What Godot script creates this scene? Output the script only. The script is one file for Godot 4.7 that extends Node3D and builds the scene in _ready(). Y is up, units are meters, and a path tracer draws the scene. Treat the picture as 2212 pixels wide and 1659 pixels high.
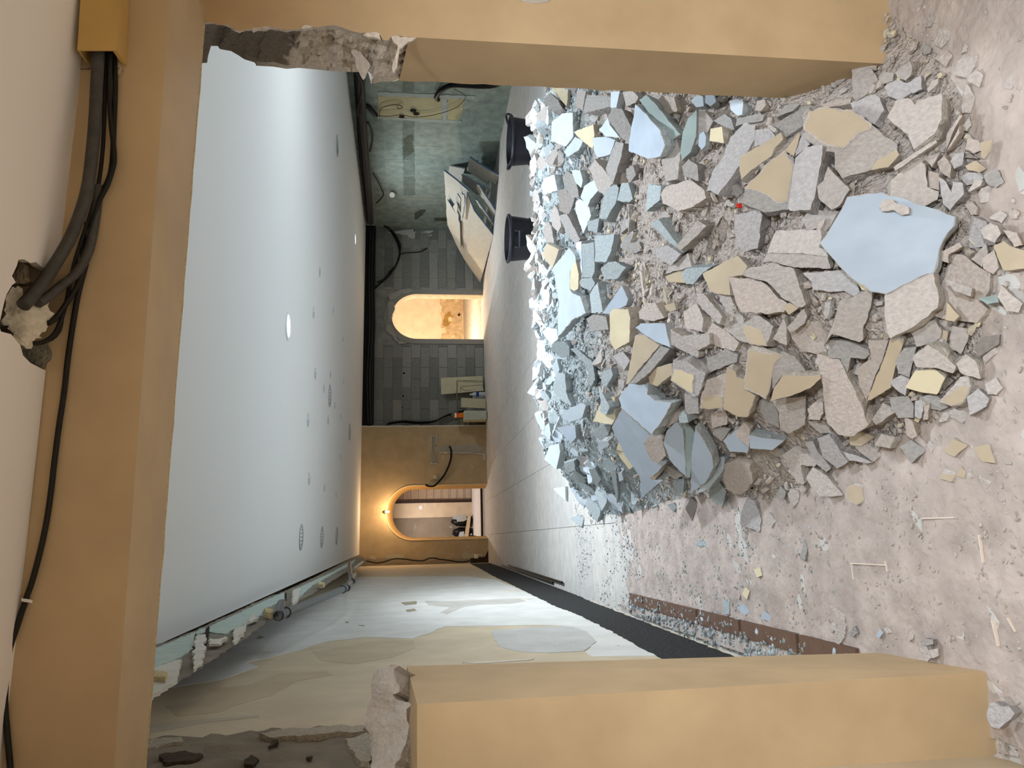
extends Node3D
# A half-demolished doorway seen from inside a warm front room, rubble heaped through it into a long bare room.
# The photograph is turned on its side: the camera is rolled a quarter turn, the world keeps y up.

const FOCAL := 1640.0
const EYE := Vector3(0, 1.5, 0)
var fwd: Vector3
var rgt: Vector3
var upv: Vector3
var taken := {}
var rng := RandomNumberGenerator.new()
var noise := FastNoiseLite.new()
var M := {}
var heap_h := PackedFloat32Array()
const HX0 := -0.7
const HZ0 := -7.9
const HS := 0.05
const HNX := 122
const HNZ := 142
var traced: Array = []          # outlines of the big pieces, so that small filler keeps clear of them

func _ready():
	rng.seed = 7
	noise.seed = 3
	noise.frequency = 1.0
	var pitch := atan((1106.0 - 901.0) / FOCAL)
	var yaw := deg_to_rad(11.608)
	fwd = Vector3(sin(yaw) * cos(pitch), -sin(pitch), -cos(yaw) * cos(pitch))
	rgt = Vector3(cos(yaw), 0, sin(yaw))
	upv = rgt.cross(fwd)
	var cam := Camera3D.new()
	cam.name = "camera"
	cam.transform = Transform3D(Basis(-upv, rgt, -fwd), EYE)
	cam.fov = rad_to_deg(2.0 * atan(1659.0 / 2.0 / FOCAL))
	cam.near = 0.05
	cam.far = 100.0
	add_child(cam)
	cam.current = true
	var env := Environment.new()
	env.background_mode = Environment.BG_COLOR
	env.background_color = Color(0, 0, 0)
	env.tonemap_mode = Environment.TONE_MAPPER_LINEAR
	env.tonemap_exposure = 1.0
	env.sdfgi_enabled = true
	env.ssao_enabled = true
	env.ssil_enabled = true
	var we := WorldEnvironment.new()
	we.name = "environment"
	we.environment = env
	add_child(we)
	lights()
	materials()
	make_heap_heights()
	shell()
	front_details()
	far_room()
	rubble()
	filler()
	small_things()

# ---------------------------------------------------------------- lights
const WARM := Color(0.945, 0.98, 1.0)
const COOL := Color(0.93, 0.97, 1.0)
const LAMP := Color(1.0, 0.84, 0.64)

const SITE := Vector3(4.1, 1.1, -5.7)

func spot(called: String, at: Vector3, col: Color, energy: float, angle: float, size := 0.06, aim := Vector3(0, -1, 0)):
	var l := SpotLight3D.new()
	l.name = called
	l.light_color = col
	l.light_energy = energy
	l.spot_angle = angle
	l.spot_angle_attenuation = 0.6
	l.spot_range = 40.0
	l.spot_attenuation = 2.0
	l.light_size = size
	l.shadow_enabled = true
	add_child(l)
	l.position = at
	var side := Vector3(1, 0, 0) if absf(aim.normalized().x) < 0.9 else Vector3(0, 0, 1)
	l.basis = Basis.looking_at(aim.normalized(), side)

func omni(called: String, at: Vector3, col: Color, energy: float, size := 0.05):
	var l := OmniLight3D.new()
	l.name = called
	l.light_color = col
	l.light_energy = energy
	l.omni_range = 40.0
	l.omni_attenuation = 2.0
	l.light_size = size
	l.shadow_enabled = true
	add_child(l)
	l.position = at

func lights():
	# recessed lamps of the front room
	spot("warm_spot", Vector3(0.75, 2.285, -0.55), WARM, 4.3, 84.0, 0.08)
	spot("warm_spot_back", Vector3(0.4, 2.285, 0.9), WARM, 9.3, 84.0, 0.08)
	# cool recessed lamps of the long room: two lit in the picture, one more behind the right wall
	spot("cool_spot", Vector3(1.94, 2.58, -6.82), COOL, 17.0, 78.0, 0.09)
	spot("cool_spot_near", Vector3(1.94, 2.52, -3.42), COOL, 5.0, 80.0, 0.09)
	spot("cool_spot_far", Vector3(5.6, 2.60, -13.7), COOL, 5.0, 85.0, 0.09)
	# a site lamp on a stand behind the right cross wall
	omni("site_light", SITE, COOL, 1.7, 0.5)
	# lamps beyond the two arches
	omni("arch_light", Vector3(0.62, 2.02, -16.20), LAMP, 0.6, 0.03)
	spot("hall_spot", Vector3(0.5, 2.55, -19.3), Color(1.0, 0.97, 0.95), 5.0, 80.0, 0.08)
	omni("store_light", Vector3(4.1, 1.9, -19.6), Color(1.0, 0.90, 0.78), 30.0, 0.08)

# ---------------------------------------------------------------- pixels to points
func ray(x: float, y: float) -> Vector3:
	return fwd * FOCAL + rgt * (829.5 - y) - upv * (x - 1106.0)

func on_plane(x: float, y: float, p: Vector3, n: Vector3) -> Vector3:
	var d := ray(x, y)
	return EYE + d * ((p - EYE).dot(n) / d.dot(n))

func on_x(x: float, y: float, k: float) -> Vector3: return on_plane(x, y, Vector3(k, 0, 0), Vector3(1, 0, 0))
func on_y(x: float, y: float, k: float) -> Vector3: return on_plane(x, y, Vector3(0, k, 0), Vector3(0, 1, 0))
func on_z(x: float, y: float, k: float) -> Vector3: return on_plane(x, y, Vector3(0, 0, k), Vector3(0, 0, 1))

const LEFT_P := Vector3(-0.572, 0, -3.7)
var left_n := Vector3(11.76, 0, 0.083).normalized()
func on_left(x: float, y: float, off := 0.0) -> Vector3:
	return on_plane(x, y, LEFT_P + left_n * off, left_n)
func left_x(z: float) -> float:
	return -0.572 + (-3.7 - z) * 0.00706

# the frames in which outlines were measured: origin x, origin y, pixels per photo pixel
const FRAMES := {
	"P": [0.0, 0.0, 1.0], "A": [1140.0, 160.0, 4.147], "B": [1500.0, 200.0, 3.95], "C": [1850.0, 0.0, 3.318], "D": [1160.0, 520.0, 4.147],
	"E": [1500.0, 580.0, 4.148], "F": [1850.0, 460.0, 3.318], "G": [1160.0, 860.0, 3.77], "H": [1560.0, 900.0, 2.765], "J": [300.0, 1180.0, 3.463],
	"K": [880.0, 1180.0, 2.697], "L": [740.0, 120.0, 3.319], "N": [770.0, 460.0, 3.606], "O": [760.0, 880.0, 4.365], "Q": [950.0, 320.0, 5.533],
	"R": [940.0, 790.0, 11.846], "S": [840.0, 1030.0, 8.73], "T": [2000.0, 1350.0, 5.368], "U": [780.0, 1400.0, 6.405], "V": [0.0, 500.0, 4.148],
	"W": [420.0, 20.0, 4.424], "X": [0.0, 0.0, 2.9625], "Y": [600.0, 560.0, 2.55], "Z": [740.0, 100.0, 4.15],
}
func px(frame: String, a: Array) -> PackedVector2Array:
	var f: Array = FRAMES[frame]
	var out := PackedVector2Array()
	for i in range(0, a.size() - 1, 2):
		out.append(Vector2(f[0] + a[i] / f[2], f[1] + a[i + 1] / f[2]))
	return out

# ---------------------------------------------------------------- mesh building
class MB:
	var v := PackedVector3Array()
	var n := PackedVector3Array()
	var c := PackedColorArray()
	func tri(a: Vector3, b: Vector3, d: Vector3, nn: Vector3, col: Color):
		if (b - a).cross(d - a).dot(nn) > 0.0:
			var t := b
			b = d
			d = t
		v.append_array([a, b, d])
		n.append_array([nn, nn, nn])
		c.append_array([col, col, col])
	func flat(a: Vector3, b: Vector3, d: Vector3, out: Vector3, col: Color):
		var nn := (b - a).cross(d - a)
		if nn.length_squared() < 1e-14:
			return
		nn = nn.normalized()
		tri(a, b, d, nn if nn.dot(out) >= 0.0 else -nn, col)
	func quad(a: Vector3, b: Vector3, d: Vector3, e: Vector3, out: Vector3, col: Color):
		flat(a, b, d, out, col)
		flat(a, d, e, out, col)
	func soft(a: Vector3, b: Vector3, d: Vector3, na: Vector3, nb: Vector3, nd: Vector3, col: Color, cb = null, cd = null):
		var k2: Color = col if cb == null else cb
		var k3: Color = col if cd == null else cd
		if (b - a).cross(d - a).dot(na + nb + nd) > 0.0:
			v.append_array([a, d, b])
			n.append_array([na, nd, nb])
			c.append_array([col, k3, k2])
		else:
			v.append_array([a, b, d])
			n.append_array([na, nb, nd])
			c.append_array([col, k2, k3])
	func mesh(mat: Material) -> ArrayMesh:
		var arr := []
		arr.resize(Mesh.ARRAY_MAX)
		arr[Mesh.ARRAY_VERTEX] = v
		arr[Mesh.ARRAY_NORMAL] = n
		arr[Mesh.ARRAY_COLOR] = c
		var m := ArrayMesh.new()
		m.add_surface_from_arrays(Mesh.PRIMITIVE_TRIANGLES, arr)
		m.surface_set_material(0, mat)
		return m
	func hexa(p: Array, col: Color):   # eight corners: lower ring 0-3, upper ring 4-7
		var mid := Vector3.ZERO
		for q in p:
			mid += q / 8.0
		for f in [[0, 1, 2, 3], [4, 5, 6, 7], [0, 1, 5, 4], [1, 2, 6, 5], [2, 3, 7, 6], [3, 0, 4, 7]]:
			var o: Vector3 = (p[f[0]] + p[f[1]] + p[f[2]] + p[f[3]]) / 4.0 - mid
			quad(p[f[0]], p[f[1]], p[f[2]], p[f[3]], o, col)
	func box(a: Vector3, b: Vector3, col: Color):
		hexa([Vector3(a.x, a.y, a.z), Vector3(b.x, a.y, a.z), Vector3(b.x, a.y, b.z), Vector3(a.x, a.y, b.z),
			Vector3(a.x, b.y, a.z), Vector3(b.x, b.y, a.z), Vector3(b.x, b.y, b.z), Vector3(a.x, b.y, b.z)], col)
	func chamfer_box(a: Vector3, b: Vector3, k: float, col: Color):
		# a box whose vertical-face outline in x-y is chamfered; depth along z
		var o := PackedVector3Array([Vector3(a.x + k, a.y, 0), Vector3(b.x - k, a.y, 0), Vector3(b.x, a.y + k, 0), Vector3(b.x, b.y - k, 0),
			Vector3(b.x - k, b.y, 0), Vector3(a.x + k, b.y, 0), Vector3(a.x, b.y - k, 0), Vector3(a.x, a.y + k, 0)])
		var mid := (a + b) / 2.0
		for i in 8:
			var p := o[i]
			var q := o[(i + 1) % 8]
			var pf := Vector3(p.x, p.y, b.z - k)
			var qf := Vector3(q.x, q.y, b.z - k)
			quad(Vector3(p.x, p.y, a.z), Vector3(q.x, q.y, a.z), qf, pf, (p + q) / 2.0 - Vector3(mid.x, mid.y, 0), col)
			var pi := Vector3(lerpf(p.x, mid.x, 0.0) + clampf(mid.x - p.x, -k, k), p.y + clampf(mid.y - p.y, -k, k), b.z)
			var qi := Vector3(q.x + clampf(mid.x - q.x, -k, k), q.y + clampf(mid.y - q.y, -k, k), b.z)
			quad(pf, qf, qi, pi, Vector3(0, 0, 1) + ((p + q) / 2.0 - Vector3(mid.x, mid.y, 0)).normalized(), col)
			flat(pi, qi, Vector3(mid.x, mid.y, b.z), Vector3(0, 0, 1), col)
	func tube(path: PackedVector3Array, radius, sides: int, col: Color, caps := true):
		var rings := []
		var side := Vector3.UP
		for i in path.size():
			var t := (path[mini(i + 1, path.size() - 1)] - path[maxi(i - 1, 0)]).normalized()
			if i == 0 and absf(t.dot(side)) > 0.9:
				side = Vector3.RIGHT
			side = (side - t * side.dot(t)).normalized()
			var w := t.cross(side)
			var r: float = radius if radius is float else radius[i]
			var ring := PackedVector3Array()
			var nor := PackedVector3Array()
			for k in sides:
				var a := TAU * k / sides
				var d := side * cos(a) + w * sin(a)
				nor.append(d)
				ring.append(path[i] + d * r)
			rings.append([ring, nor])
		for i in path.size() - 1:
			for k in sides:
				var l := (k + 1) % sides
				soft(rings[i][0][k], rings[i][0][l], rings[i + 1][0][l], rings[i][1][k], rings[i][1][l], rings[i + 1][1][l], col)
				soft(rings[i][0][k], rings[i + 1][0][l], rings[i + 1][0][k], rings[i][1][k], rings[i + 1][1][l], rings[i + 1][1][k], col)
		if caps:
			for e in [0, path.size() - 1]:
				var out := path[0] - path[1] if e == 0 else path[e] - path[e - 1]
				for k in sides:
					flat(path[e], rings[e][0][k], rings[e][0][(k + 1) % sides], out, col)
	func lathe(prof: Array, at: Vector3, sides: int, col: Color, squash := 1.0):
		# profile of [radius, height]; smooth around, creased along
		for j in prof.size() - 1:
			var r0: float = prof[j][0]
			var r1: float = prof[j + 1][0]
			var y0: float = prof[j][1]
			var y1: float = prof[j + 1][1]
			for k in sides:
				var a := TAU * k / sides
				var b := TAU * (k + 1) / sides
				var nn0 := Vector3(cos(a) * (y1 - y0), -(r1 - r0), sin(a) * (y1 - y0)).normalized()
				var nn1 := Vector3(cos(b) * (y1 - y0), -(r1 - r0), sin(b) * (y1 - y0)).normalized()
				var p := at + Vector3(cos(a) * r0, y0, sin(a) * r0 * squash)
				var q := at + Vector3(cos(b) * r0, y0, sin(b) * r0 * squash)
				var s := at + Vector3(cos(b) * r1, y1, sin(b) * r1 * squash)
				var t := at + Vector3(cos(a) * r1, y1, sin(a) * r1 * squash)
				if r0 > 0.0:
					soft(p, q, s, nn0, nn1, nn1, col)
				if r1 > 0.0:
					soft(p, s, t, nn0, nn1, nn0, col)
	func disc(at: Vector3, r: float, nn: Vector3, sides: int, col: Color):
		var s := nn.cross(Vector3(0.3, 0.5, 0.8)).normalized()
		var w := nn.cross(s)
		for k in sides:
			var a := TAU * k / sides
			var b := TAU * (k + 1) / sides
			tri(at, at + (s * cos(a) + w * sin(a)) * r, at + (s * cos(b) + w * sin(b)) * r, nn, col)

func lin(r: float, g: float, b: float) -> Color:
	return Color(r / 255.0, g / 255.0, b / 255.0).srgb_to_linear()

func curve(pts: PackedVector3Array, step: float) -> PackedVector3Array:
	var cv := Curve3D.new()
	cv.bake_interval = step
	for i in pts.size():
		var t := (pts[mini(i + 1, pts.size() - 1)] - pts[maxi(i - 1, 0)]) / 6.0
		cv.add_point(pts[i], -t, t)
	return cv.get_baked_points()

func numbered(called: String) -> String:
	taken[called] = taken.get(called, -1) + 1
	return called if taken[called] == 0 else "%s_%03d" % [called, taken[called]]

func obj(called: String, mb: MB, mat: Material, parent: Node = null, kind := "") -> MeshInstance3D:
	var o := MeshInstance3D.new()
	o.mesh = mb.mesh(mat)
	if parent == null:
		o.name = numbered(called)
		add_child(o)
	else:
		o.name = called
		parent.add_child(o, true)
	if kind:
		o.set_meta("kind", kind)
	return o

func tag(o: Node, label: String, category: String, group := ""):
	o.set_meta("label", label)
	o.set_meta("category", category)
	if group:
		o.set_meta("group", group)
	return o

func thing(called: String, label: String, category: String, at := Vector3.ZERO, group := "") -> Node3D:
	var o := Node3D.new()
	o.name = numbered(called)
	add_child(o)
	o.position = at
	tag(o, label, category, group)
	return o

func frame_of(n: Vector3) -> Array:
	var a := n.cross(Vector3.UP if absf(n.y) < 0.9 else Vector3.RIGHT).normalized()
	return [a, n.cross(a)]

# An outline in space, thickened behind its face: the broken rim is wandering and the raw face lumpy.
func slab(mb: MB, pts: PackedVector3Array, n: Vector3, thick: float, face: Color, side: Color, rough := 0.0, jag := 0.003, step := 0.03, back := 1.0):
	var ab := frame_of(n)
	var o := pts[0]
	var ring := PackedVector2Array()
	for i in pts.size():
		var p := pts[i]
		var q := pts[(i + 1) % pts.size()]
		var k := maxi(1, int(ceil(p.distance_to(q) / step)))
		for j in k:
			var w := p.lerp(q, float(j) / k)
			var e := noise.get_noise_3d(w.x * 23.0, w.y * 23.0, w.z * 23.0) * jag * 2.0 if j > 0 else 0.0
			var out := (q - p).normalized().cross(n)
			w += out * e
			ring.append(Vector2((w - o).dot(ab[0]), (w - o).dot(ab[1])))
	var m := ring.size()
	var space := func(u: Vector2, h: float) -> Vector3: return o + ab[0] * u.x + ab[1] * u.y + n * h
	var all := ring.duplicate()
	var lo := ring[0]
	var hi := ring[0]
	for u in ring:
		lo = lo.min(u)
		hi = hi.max(u)
	if rough > 0.0:
		var g := step * 1.15
		var y := lo.y + g * 0.5
		var row := 0
		while y < hi.y:
			var x := lo.x + g * (0.25 if row % 2 else 0.75)
			while x < hi.x:
				var u := Vector2(x + noise.get_noise_2d(x * 90.0, y * 90.0) * g * 0.4, y + noise.get_noise_2d(y * 80.0, x * 80.0) * g * 0.4)
				if Geometry2D.is_point_in_polygon(u, ring):
					all.append(u)
				x += g
			y += g
			row += 1
	var top := PackedVector3Array()
	for i in all.size():
		var h := 0.0
		if rough > 0.0:
			var w: Vector3 = space.call(all[i], 0.0)
			h = rough * (noise.get_noise_3d(w.x * 9.0, w.y * 9.0, w.z * 9.0) * 1.3 + noise.get_noise_3d(w.x * 31.0, w.y * 31.0, w.z * 31.0) * 0.6)
		top.append(space.call(all[i], h))
	var idx := Geometry2D.triangulate_delaunay(all) if rough > 0.0 else Geometry2D.triangulate_polygon(ring)
	var inside_only := rough > 0.0
	if idx.is_empty():
		idx = Geometry2D.triangulate_delaunay(all)
		inside_only = true
	var faces := []
	for i in range(0, idx.size() - 2, 3):
		var mid := (all[idx[i]] + all[idx[i + 1]] + all[idx[i + 2]]) / 3.0
		if not inside_only or Geometry2D.is_point_in_polygon(mid, ring):
			faces.append([idx[i], idx[i + 1], idx[i + 2]])
	var nor := PackedVector3Array()
	nor.resize(all.size())
	for f in faces:
		var nn := (top[f[1]] - top[f[0]]).cross(top[f[2]] - top[f[0]])
		if nn.dot(n) < 0.0:
			nn = -nn
		for k in f:
			nor[k] += nn
	for f in faces:
		if rough > 0.0:
			mb.soft(top[f[0]], top[f[1]], top[f[2]], nor[f[0]].normalized(), nor[f[1]].normalized(), nor[f[2]].normalized(), face)
		else:
			mb.tri(top[f[0]], top[f[1]], top[f[2]], n, face)
	# the broken rim, in two bands
	var cen := Vector2.ZERO
	for u in ring:
		cen += u / m
	var mids := PackedVector3Array()
	var ends := PackedVector3Array()
	for i in m:
		var u := ring[i]
		var dirn := (u - cen).normalized()
		var w := top[i] * 17.0
		var e := noise.get_noise_3d(w.x, w.y, w.z)
		mids.append(space.call(u + dirn * (e * thick * 0.22), -thick * (0.45 + 0.2 * noise.get_noise_3d(w.z, w.x, w.y))))
		ends.append(space.call(cen + (u - cen) * back + dirn * e * thick * 0.15, -thick))
	for i in m:
		var j := (i + 1) % m
		var out := (ring[i] + ring[j]) / 2.0 - cen
		var e3 := Vector3(ring[j].y - ring[i].y, ring[i].x - ring[j].x, 0)
		var o3: Vector3 = ab[0] * e3.x + ab[1] * e3.y
		if Geometry2D.is_point_in_polygon((ring[i] + ring[j]) / 2.0 + Vector2(e3.x, e3.y).normalized() * 0.0004, ring):
			o3 = -o3
		mb.quad(top[i], top[j], mids[j], mids[i], o3, side)
		mb.quad(mids[i], mids[j], ends[j], ends[i], o3, side)
	var bi := Geometry2D.triangulate_polygon(ring)
	if bi.is_empty():
		bi = Geometry2D.triangulate_delaunay(ring)
	for i in range(0, bi.size() - 2, 3):
		if not Geometry2D.is_point_in_polygon((ring[bi[i]] + ring[bi[i + 1]] + ring[bi[i + 2]]) / 3.0, ring):
			continue
		mb.tri(ends[bi[i]], ends[bi[i + 1]], ends[bi[i + 2]], -n, side)

func outline(frame: String, a: Array, p: Vector3, n: Vector3) -> PackedVector3Array:
	var out := PackedVector3Array()
	for u in px(frame, a):
		out.append(on_plane(u.x, u.y, p, n))
	return out

# ---------------------------------------------------------------- materials
func noise_tex(freq: float, lo: float, hi: float, seed_: int, octaves := 4, size := 512, kind := FastNoiseLite.TYPE_SIMPLEX_SMOOTH) -> NoiseTexture2D:
	var f := FastNoiseLite.new()
	f.noise_type = kind
	f.frequency = freq
	f.seed = seed_
	f.fractal_octaves = octaves
	f.fractal_gain = 0.55
	var t := NoiseTexture2D.new()
	t.width = size
	t.height = size
	t.seamless = true
	t.noise = f
	var g := Gradient.new()
	g.set_color(0, Color(lo, lo, lo))
	g.set_color(1, Color(hi, hi, hi))
	t.color_ramp = g
	return t

func surf(called: String, tex: Texture2D, scale: float, bump: Texture2D = null, bump_cm := 0.0, rough := 0.9, tint := Color.WHITE) -> StandardMaterial3D:
	var m := StandardMaterial3D.new()
	m.resource_name = called
	m.vertex_color_use_as_albedo = true
	m.albedo_color = tint
	m.albedo_texture = tex
	m.roughness = rough
	m.metallic_specular = 0.3
	m.uv1_triplanar = true
	m.uv1_world_triplanar = true
	m.uv1_scale = Vector3.ONE * scale
	if bump:
		m.heightmap_enabled = true
		m.heightmap_texture = bump
		m.heightmap_scale = bump_cm
	return m

func materials():
	var fine := noise_tex(0.035, 0.80, 1.0, 1, 5)
	var broad := noise_tex(0.012, 0.91, 1.0, 2, 4)
	var blot := noise_tex(0.014, 0.80, 1.0, 5, 6)
	var even := noise_tex(0.02, 0.90, 1.0, 8, 5)
	var bump := noise_tex(0.05, 0.0, 1.0, 4, 6)
	var bump_soft := noise_tex(0.02, 0.0, 1.0, 6, 4)
	M.raw = surf("raw_plaster", fine, 3.2, bump, 0.40, 0.95)
	M.paint = surf("painted_plaster", broad, 1.2, bump_soft, 0.08, 0.75)
	M.wall = surf("painted_wall", broad, 0.45, bump_soft, 0.10, 0.7)
	M.concrete = surf("concrete", blot, 0.6, bump, 0.5, 0.92)
	M.block = surf("block", fine, 1.3, bump, 0.8, 0.95)
	M.dust = surf("dusty_floor", blot, 0.7, bump, 0.7, 0.95)
	M.tile = surf("floor_tile", even, 0.5, bump_soft, 0.15, 0.8)
	M.ceil = surf("ceiling_paint", null, 0.3, null, 0.0, 0.85)
	M.fines = surf("fine_rubble", fine, 2.2, bump, 2.2, 0.97)
	M.plastic = surf("black_plastic", fine, 1.5, null, 0.0, 0.45)
	M.dull = surf("dull", null, 1.0, null, 0.0, 0.8)
	M.wood = surf("wood", broad, 2.0, bump_soft, 0.1, 0.6)
	M.glow_cool = StandardMaterial3D.new()
	M.glow_cool.albedo_color = Color(0.9, 0.95, 1)
	M.glow_cool.emission_enabled = true
	M.glow_cool.emission = Color(0.92, 0.97, 1.0)
	M.glow_cool.emission_energy_multiplier = 3.0
	M.glow_warm = StandardMaterial3D.new()
	M.glow_warm.albedo_color = Color(1, 0.9, 0.7)
	M.glow_warm.emission_enabled = true
	M.glow_warm.emission = Color(1.0, 0.85, 0.6)
	M.glow_warm.emission_energy_multiplier = 4.0
	M.clear = StandardMaterial3D.new()
	M.clear.albedo_color = Color(0.85, 0.92, 0.97, 0.25)
	M.clear.transparency = BaseMaterial3D.TRANSPARENCY_ALPHA
	M.clear.roughness = 0.1

# ---------------------------------------------------------------- the heap's shape
func heap_edge() -> PackedVector2Array:
	return PackedVector2Array([Vector2(0.45, -1.72), Vector2(1.0, -1.62), Vector2(1.38, -1.72), Vector2(1.8, -2.0), Vector2(2.4, -2.6), Vector2(3.3, -4.2), Vector2(4.4, -6.1), Vector2(4.3, -6.8),
		Vector2(3.0, -7.1), Vector2(1.5, -7.1), Vector2(0.55, -6.95), Vector2(0.14, -6.5), Vector2(0.12, -5.2), Vector2(0.17, -4.1), Vector2(0.1, -3.0), Vector2(0.2, -2.35), Vector2(0.24, -1.95)])

func make_heap_heights():
	var e := heap_edge()
	heap_h.resize(HNX * HNZ)
	for j in HNZ:
		for i in HNX:
			var p := Vector2(HX0 + i * HS, HZ0 + j * HS)
			var d := 1e9
			for k in e.size():
				d = minf(d, p.distance_to(Geometry2D.get_closest_point_to_segment(p, e[k], e[(k + 1) % e.size()])))
			if not Geometry2D.is_point_in_polygon(p, e):
				d = -d
			var s := smoothstep(-0.08, 0.62, d)
			var top := lerpf(0.24, 0.42, smoothstep(-1.9, -3.0, p.y))
			top += 0.07 * noise.get_noise_2d(p.x * 1.4, p.y * 1.4) + 0.03 * noise.get_noise_2d(p.x * 5.0 + 9.0, p.y * 5.0)
			heap_h[j * HNX + i] = s * top - 0.02 * (1.0 - s)

func heap_at(x: float, z: float) -> float:
	var fx := clampf((x - HX0) / HS, 0.0, HNX - 1.001)
	var fz := clampf((z - HZ0) / HS, 0.0, HNZ - 1.001)
	var i := int(fx)
	var j := int(fz)
	var u := fx - i
	var w := fz - j
	return maxf(0.0, lerpf(lerpf(heap_h[j * HNX + i], heap_h[j * HNX + i + 1], u), lerpf(heap_h[(j + 1) * HNX + i], heap_h[(j + 1) * HNX + i + 1], u), w))

func heap_n(x: float, z: float) -> Vector3:
	var e := 0.15
	return Vector3(heap_at(x - e, z) - heap_at(x + e, z), 2.0 * e, heap_at(x, z - e) - heap_at(x, z + e)).normalized()

func heap_hit(x: float, y: float) -> Vector3:
	var d := ray(x, y).normalized()
	var t := 0.9
	while t < 12.0:
		var p := EYE + d * t
		if p.y <= heap_at(p.x, p.z):
			return p
		t += 0.02
	return EYE + d * t

# ---------------------------------------------------------------- the shell
const OCHRE := [200.0, 173.0, 137.0]
func ochre() -> Color: return lin(OCHRE[0], OCHRE[1], OCHRE[2])

func ceil_y(x: float, z: float) -> float:
	var u := clampf((x + 0.45) / 7.5, 0.0, 1.0)
	var w := clampf((-1.95 - z) / 14.6, 0.0, 1.0)
	return lerpf(lerpf(2.655, 2.695, w), lerpf(2.42, 2.66, w), u)

func on_ceil(x: float, y: float, off := 0.0) -> Vector3:
	var h := 2.66
	var p := Vector3.ZERO
	for i in 12:
		p = on_y(x, y, h)
		h = ceil_y(p.x, p.z) - off
	return p

const FB_P := Vector3(1.166, 2.09, -1.69)
const FB_N := Vector3(-0.0571, 0, 0.9984)
func on_beam(x: float, y: float, off := 0.0) -> Vector3:
	return on_plane(x, y, FB_P + FB_N * off, FB_N)

var FASCIA_N := Vector3(14.52, 0, 0.215).normalized()
func on_fascia(x: float, y: float, off := 0.0) -> Vector3:
	return on_plane(x, y, Vector3(-0.452, 0, -1.95) + FASCIA_N * off, FASCIA_N)

func struct(called: String, mb: MB, mat: Material, label: String, category: String) -> MeshInstance3D:
	var o := obj(called, mb, mat, null, "structure")
	o.set_meta("label", label)
	o.set_meta("category", category)
	return o

func patch(parent: Node, called: String, frame: String, a: Array, p: Vector3, n: Vector3, off: float, thick: float, col: Color, mat: Material, rough := 0.0, jag := 0.004, step := 0.04):
	var mb := MB.new()
	slab(mb, outline(frame, a, p + n * off, n), n, thick, col, col, rough, jag, step)
	return obj(called, mb, mat, parent)

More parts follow.
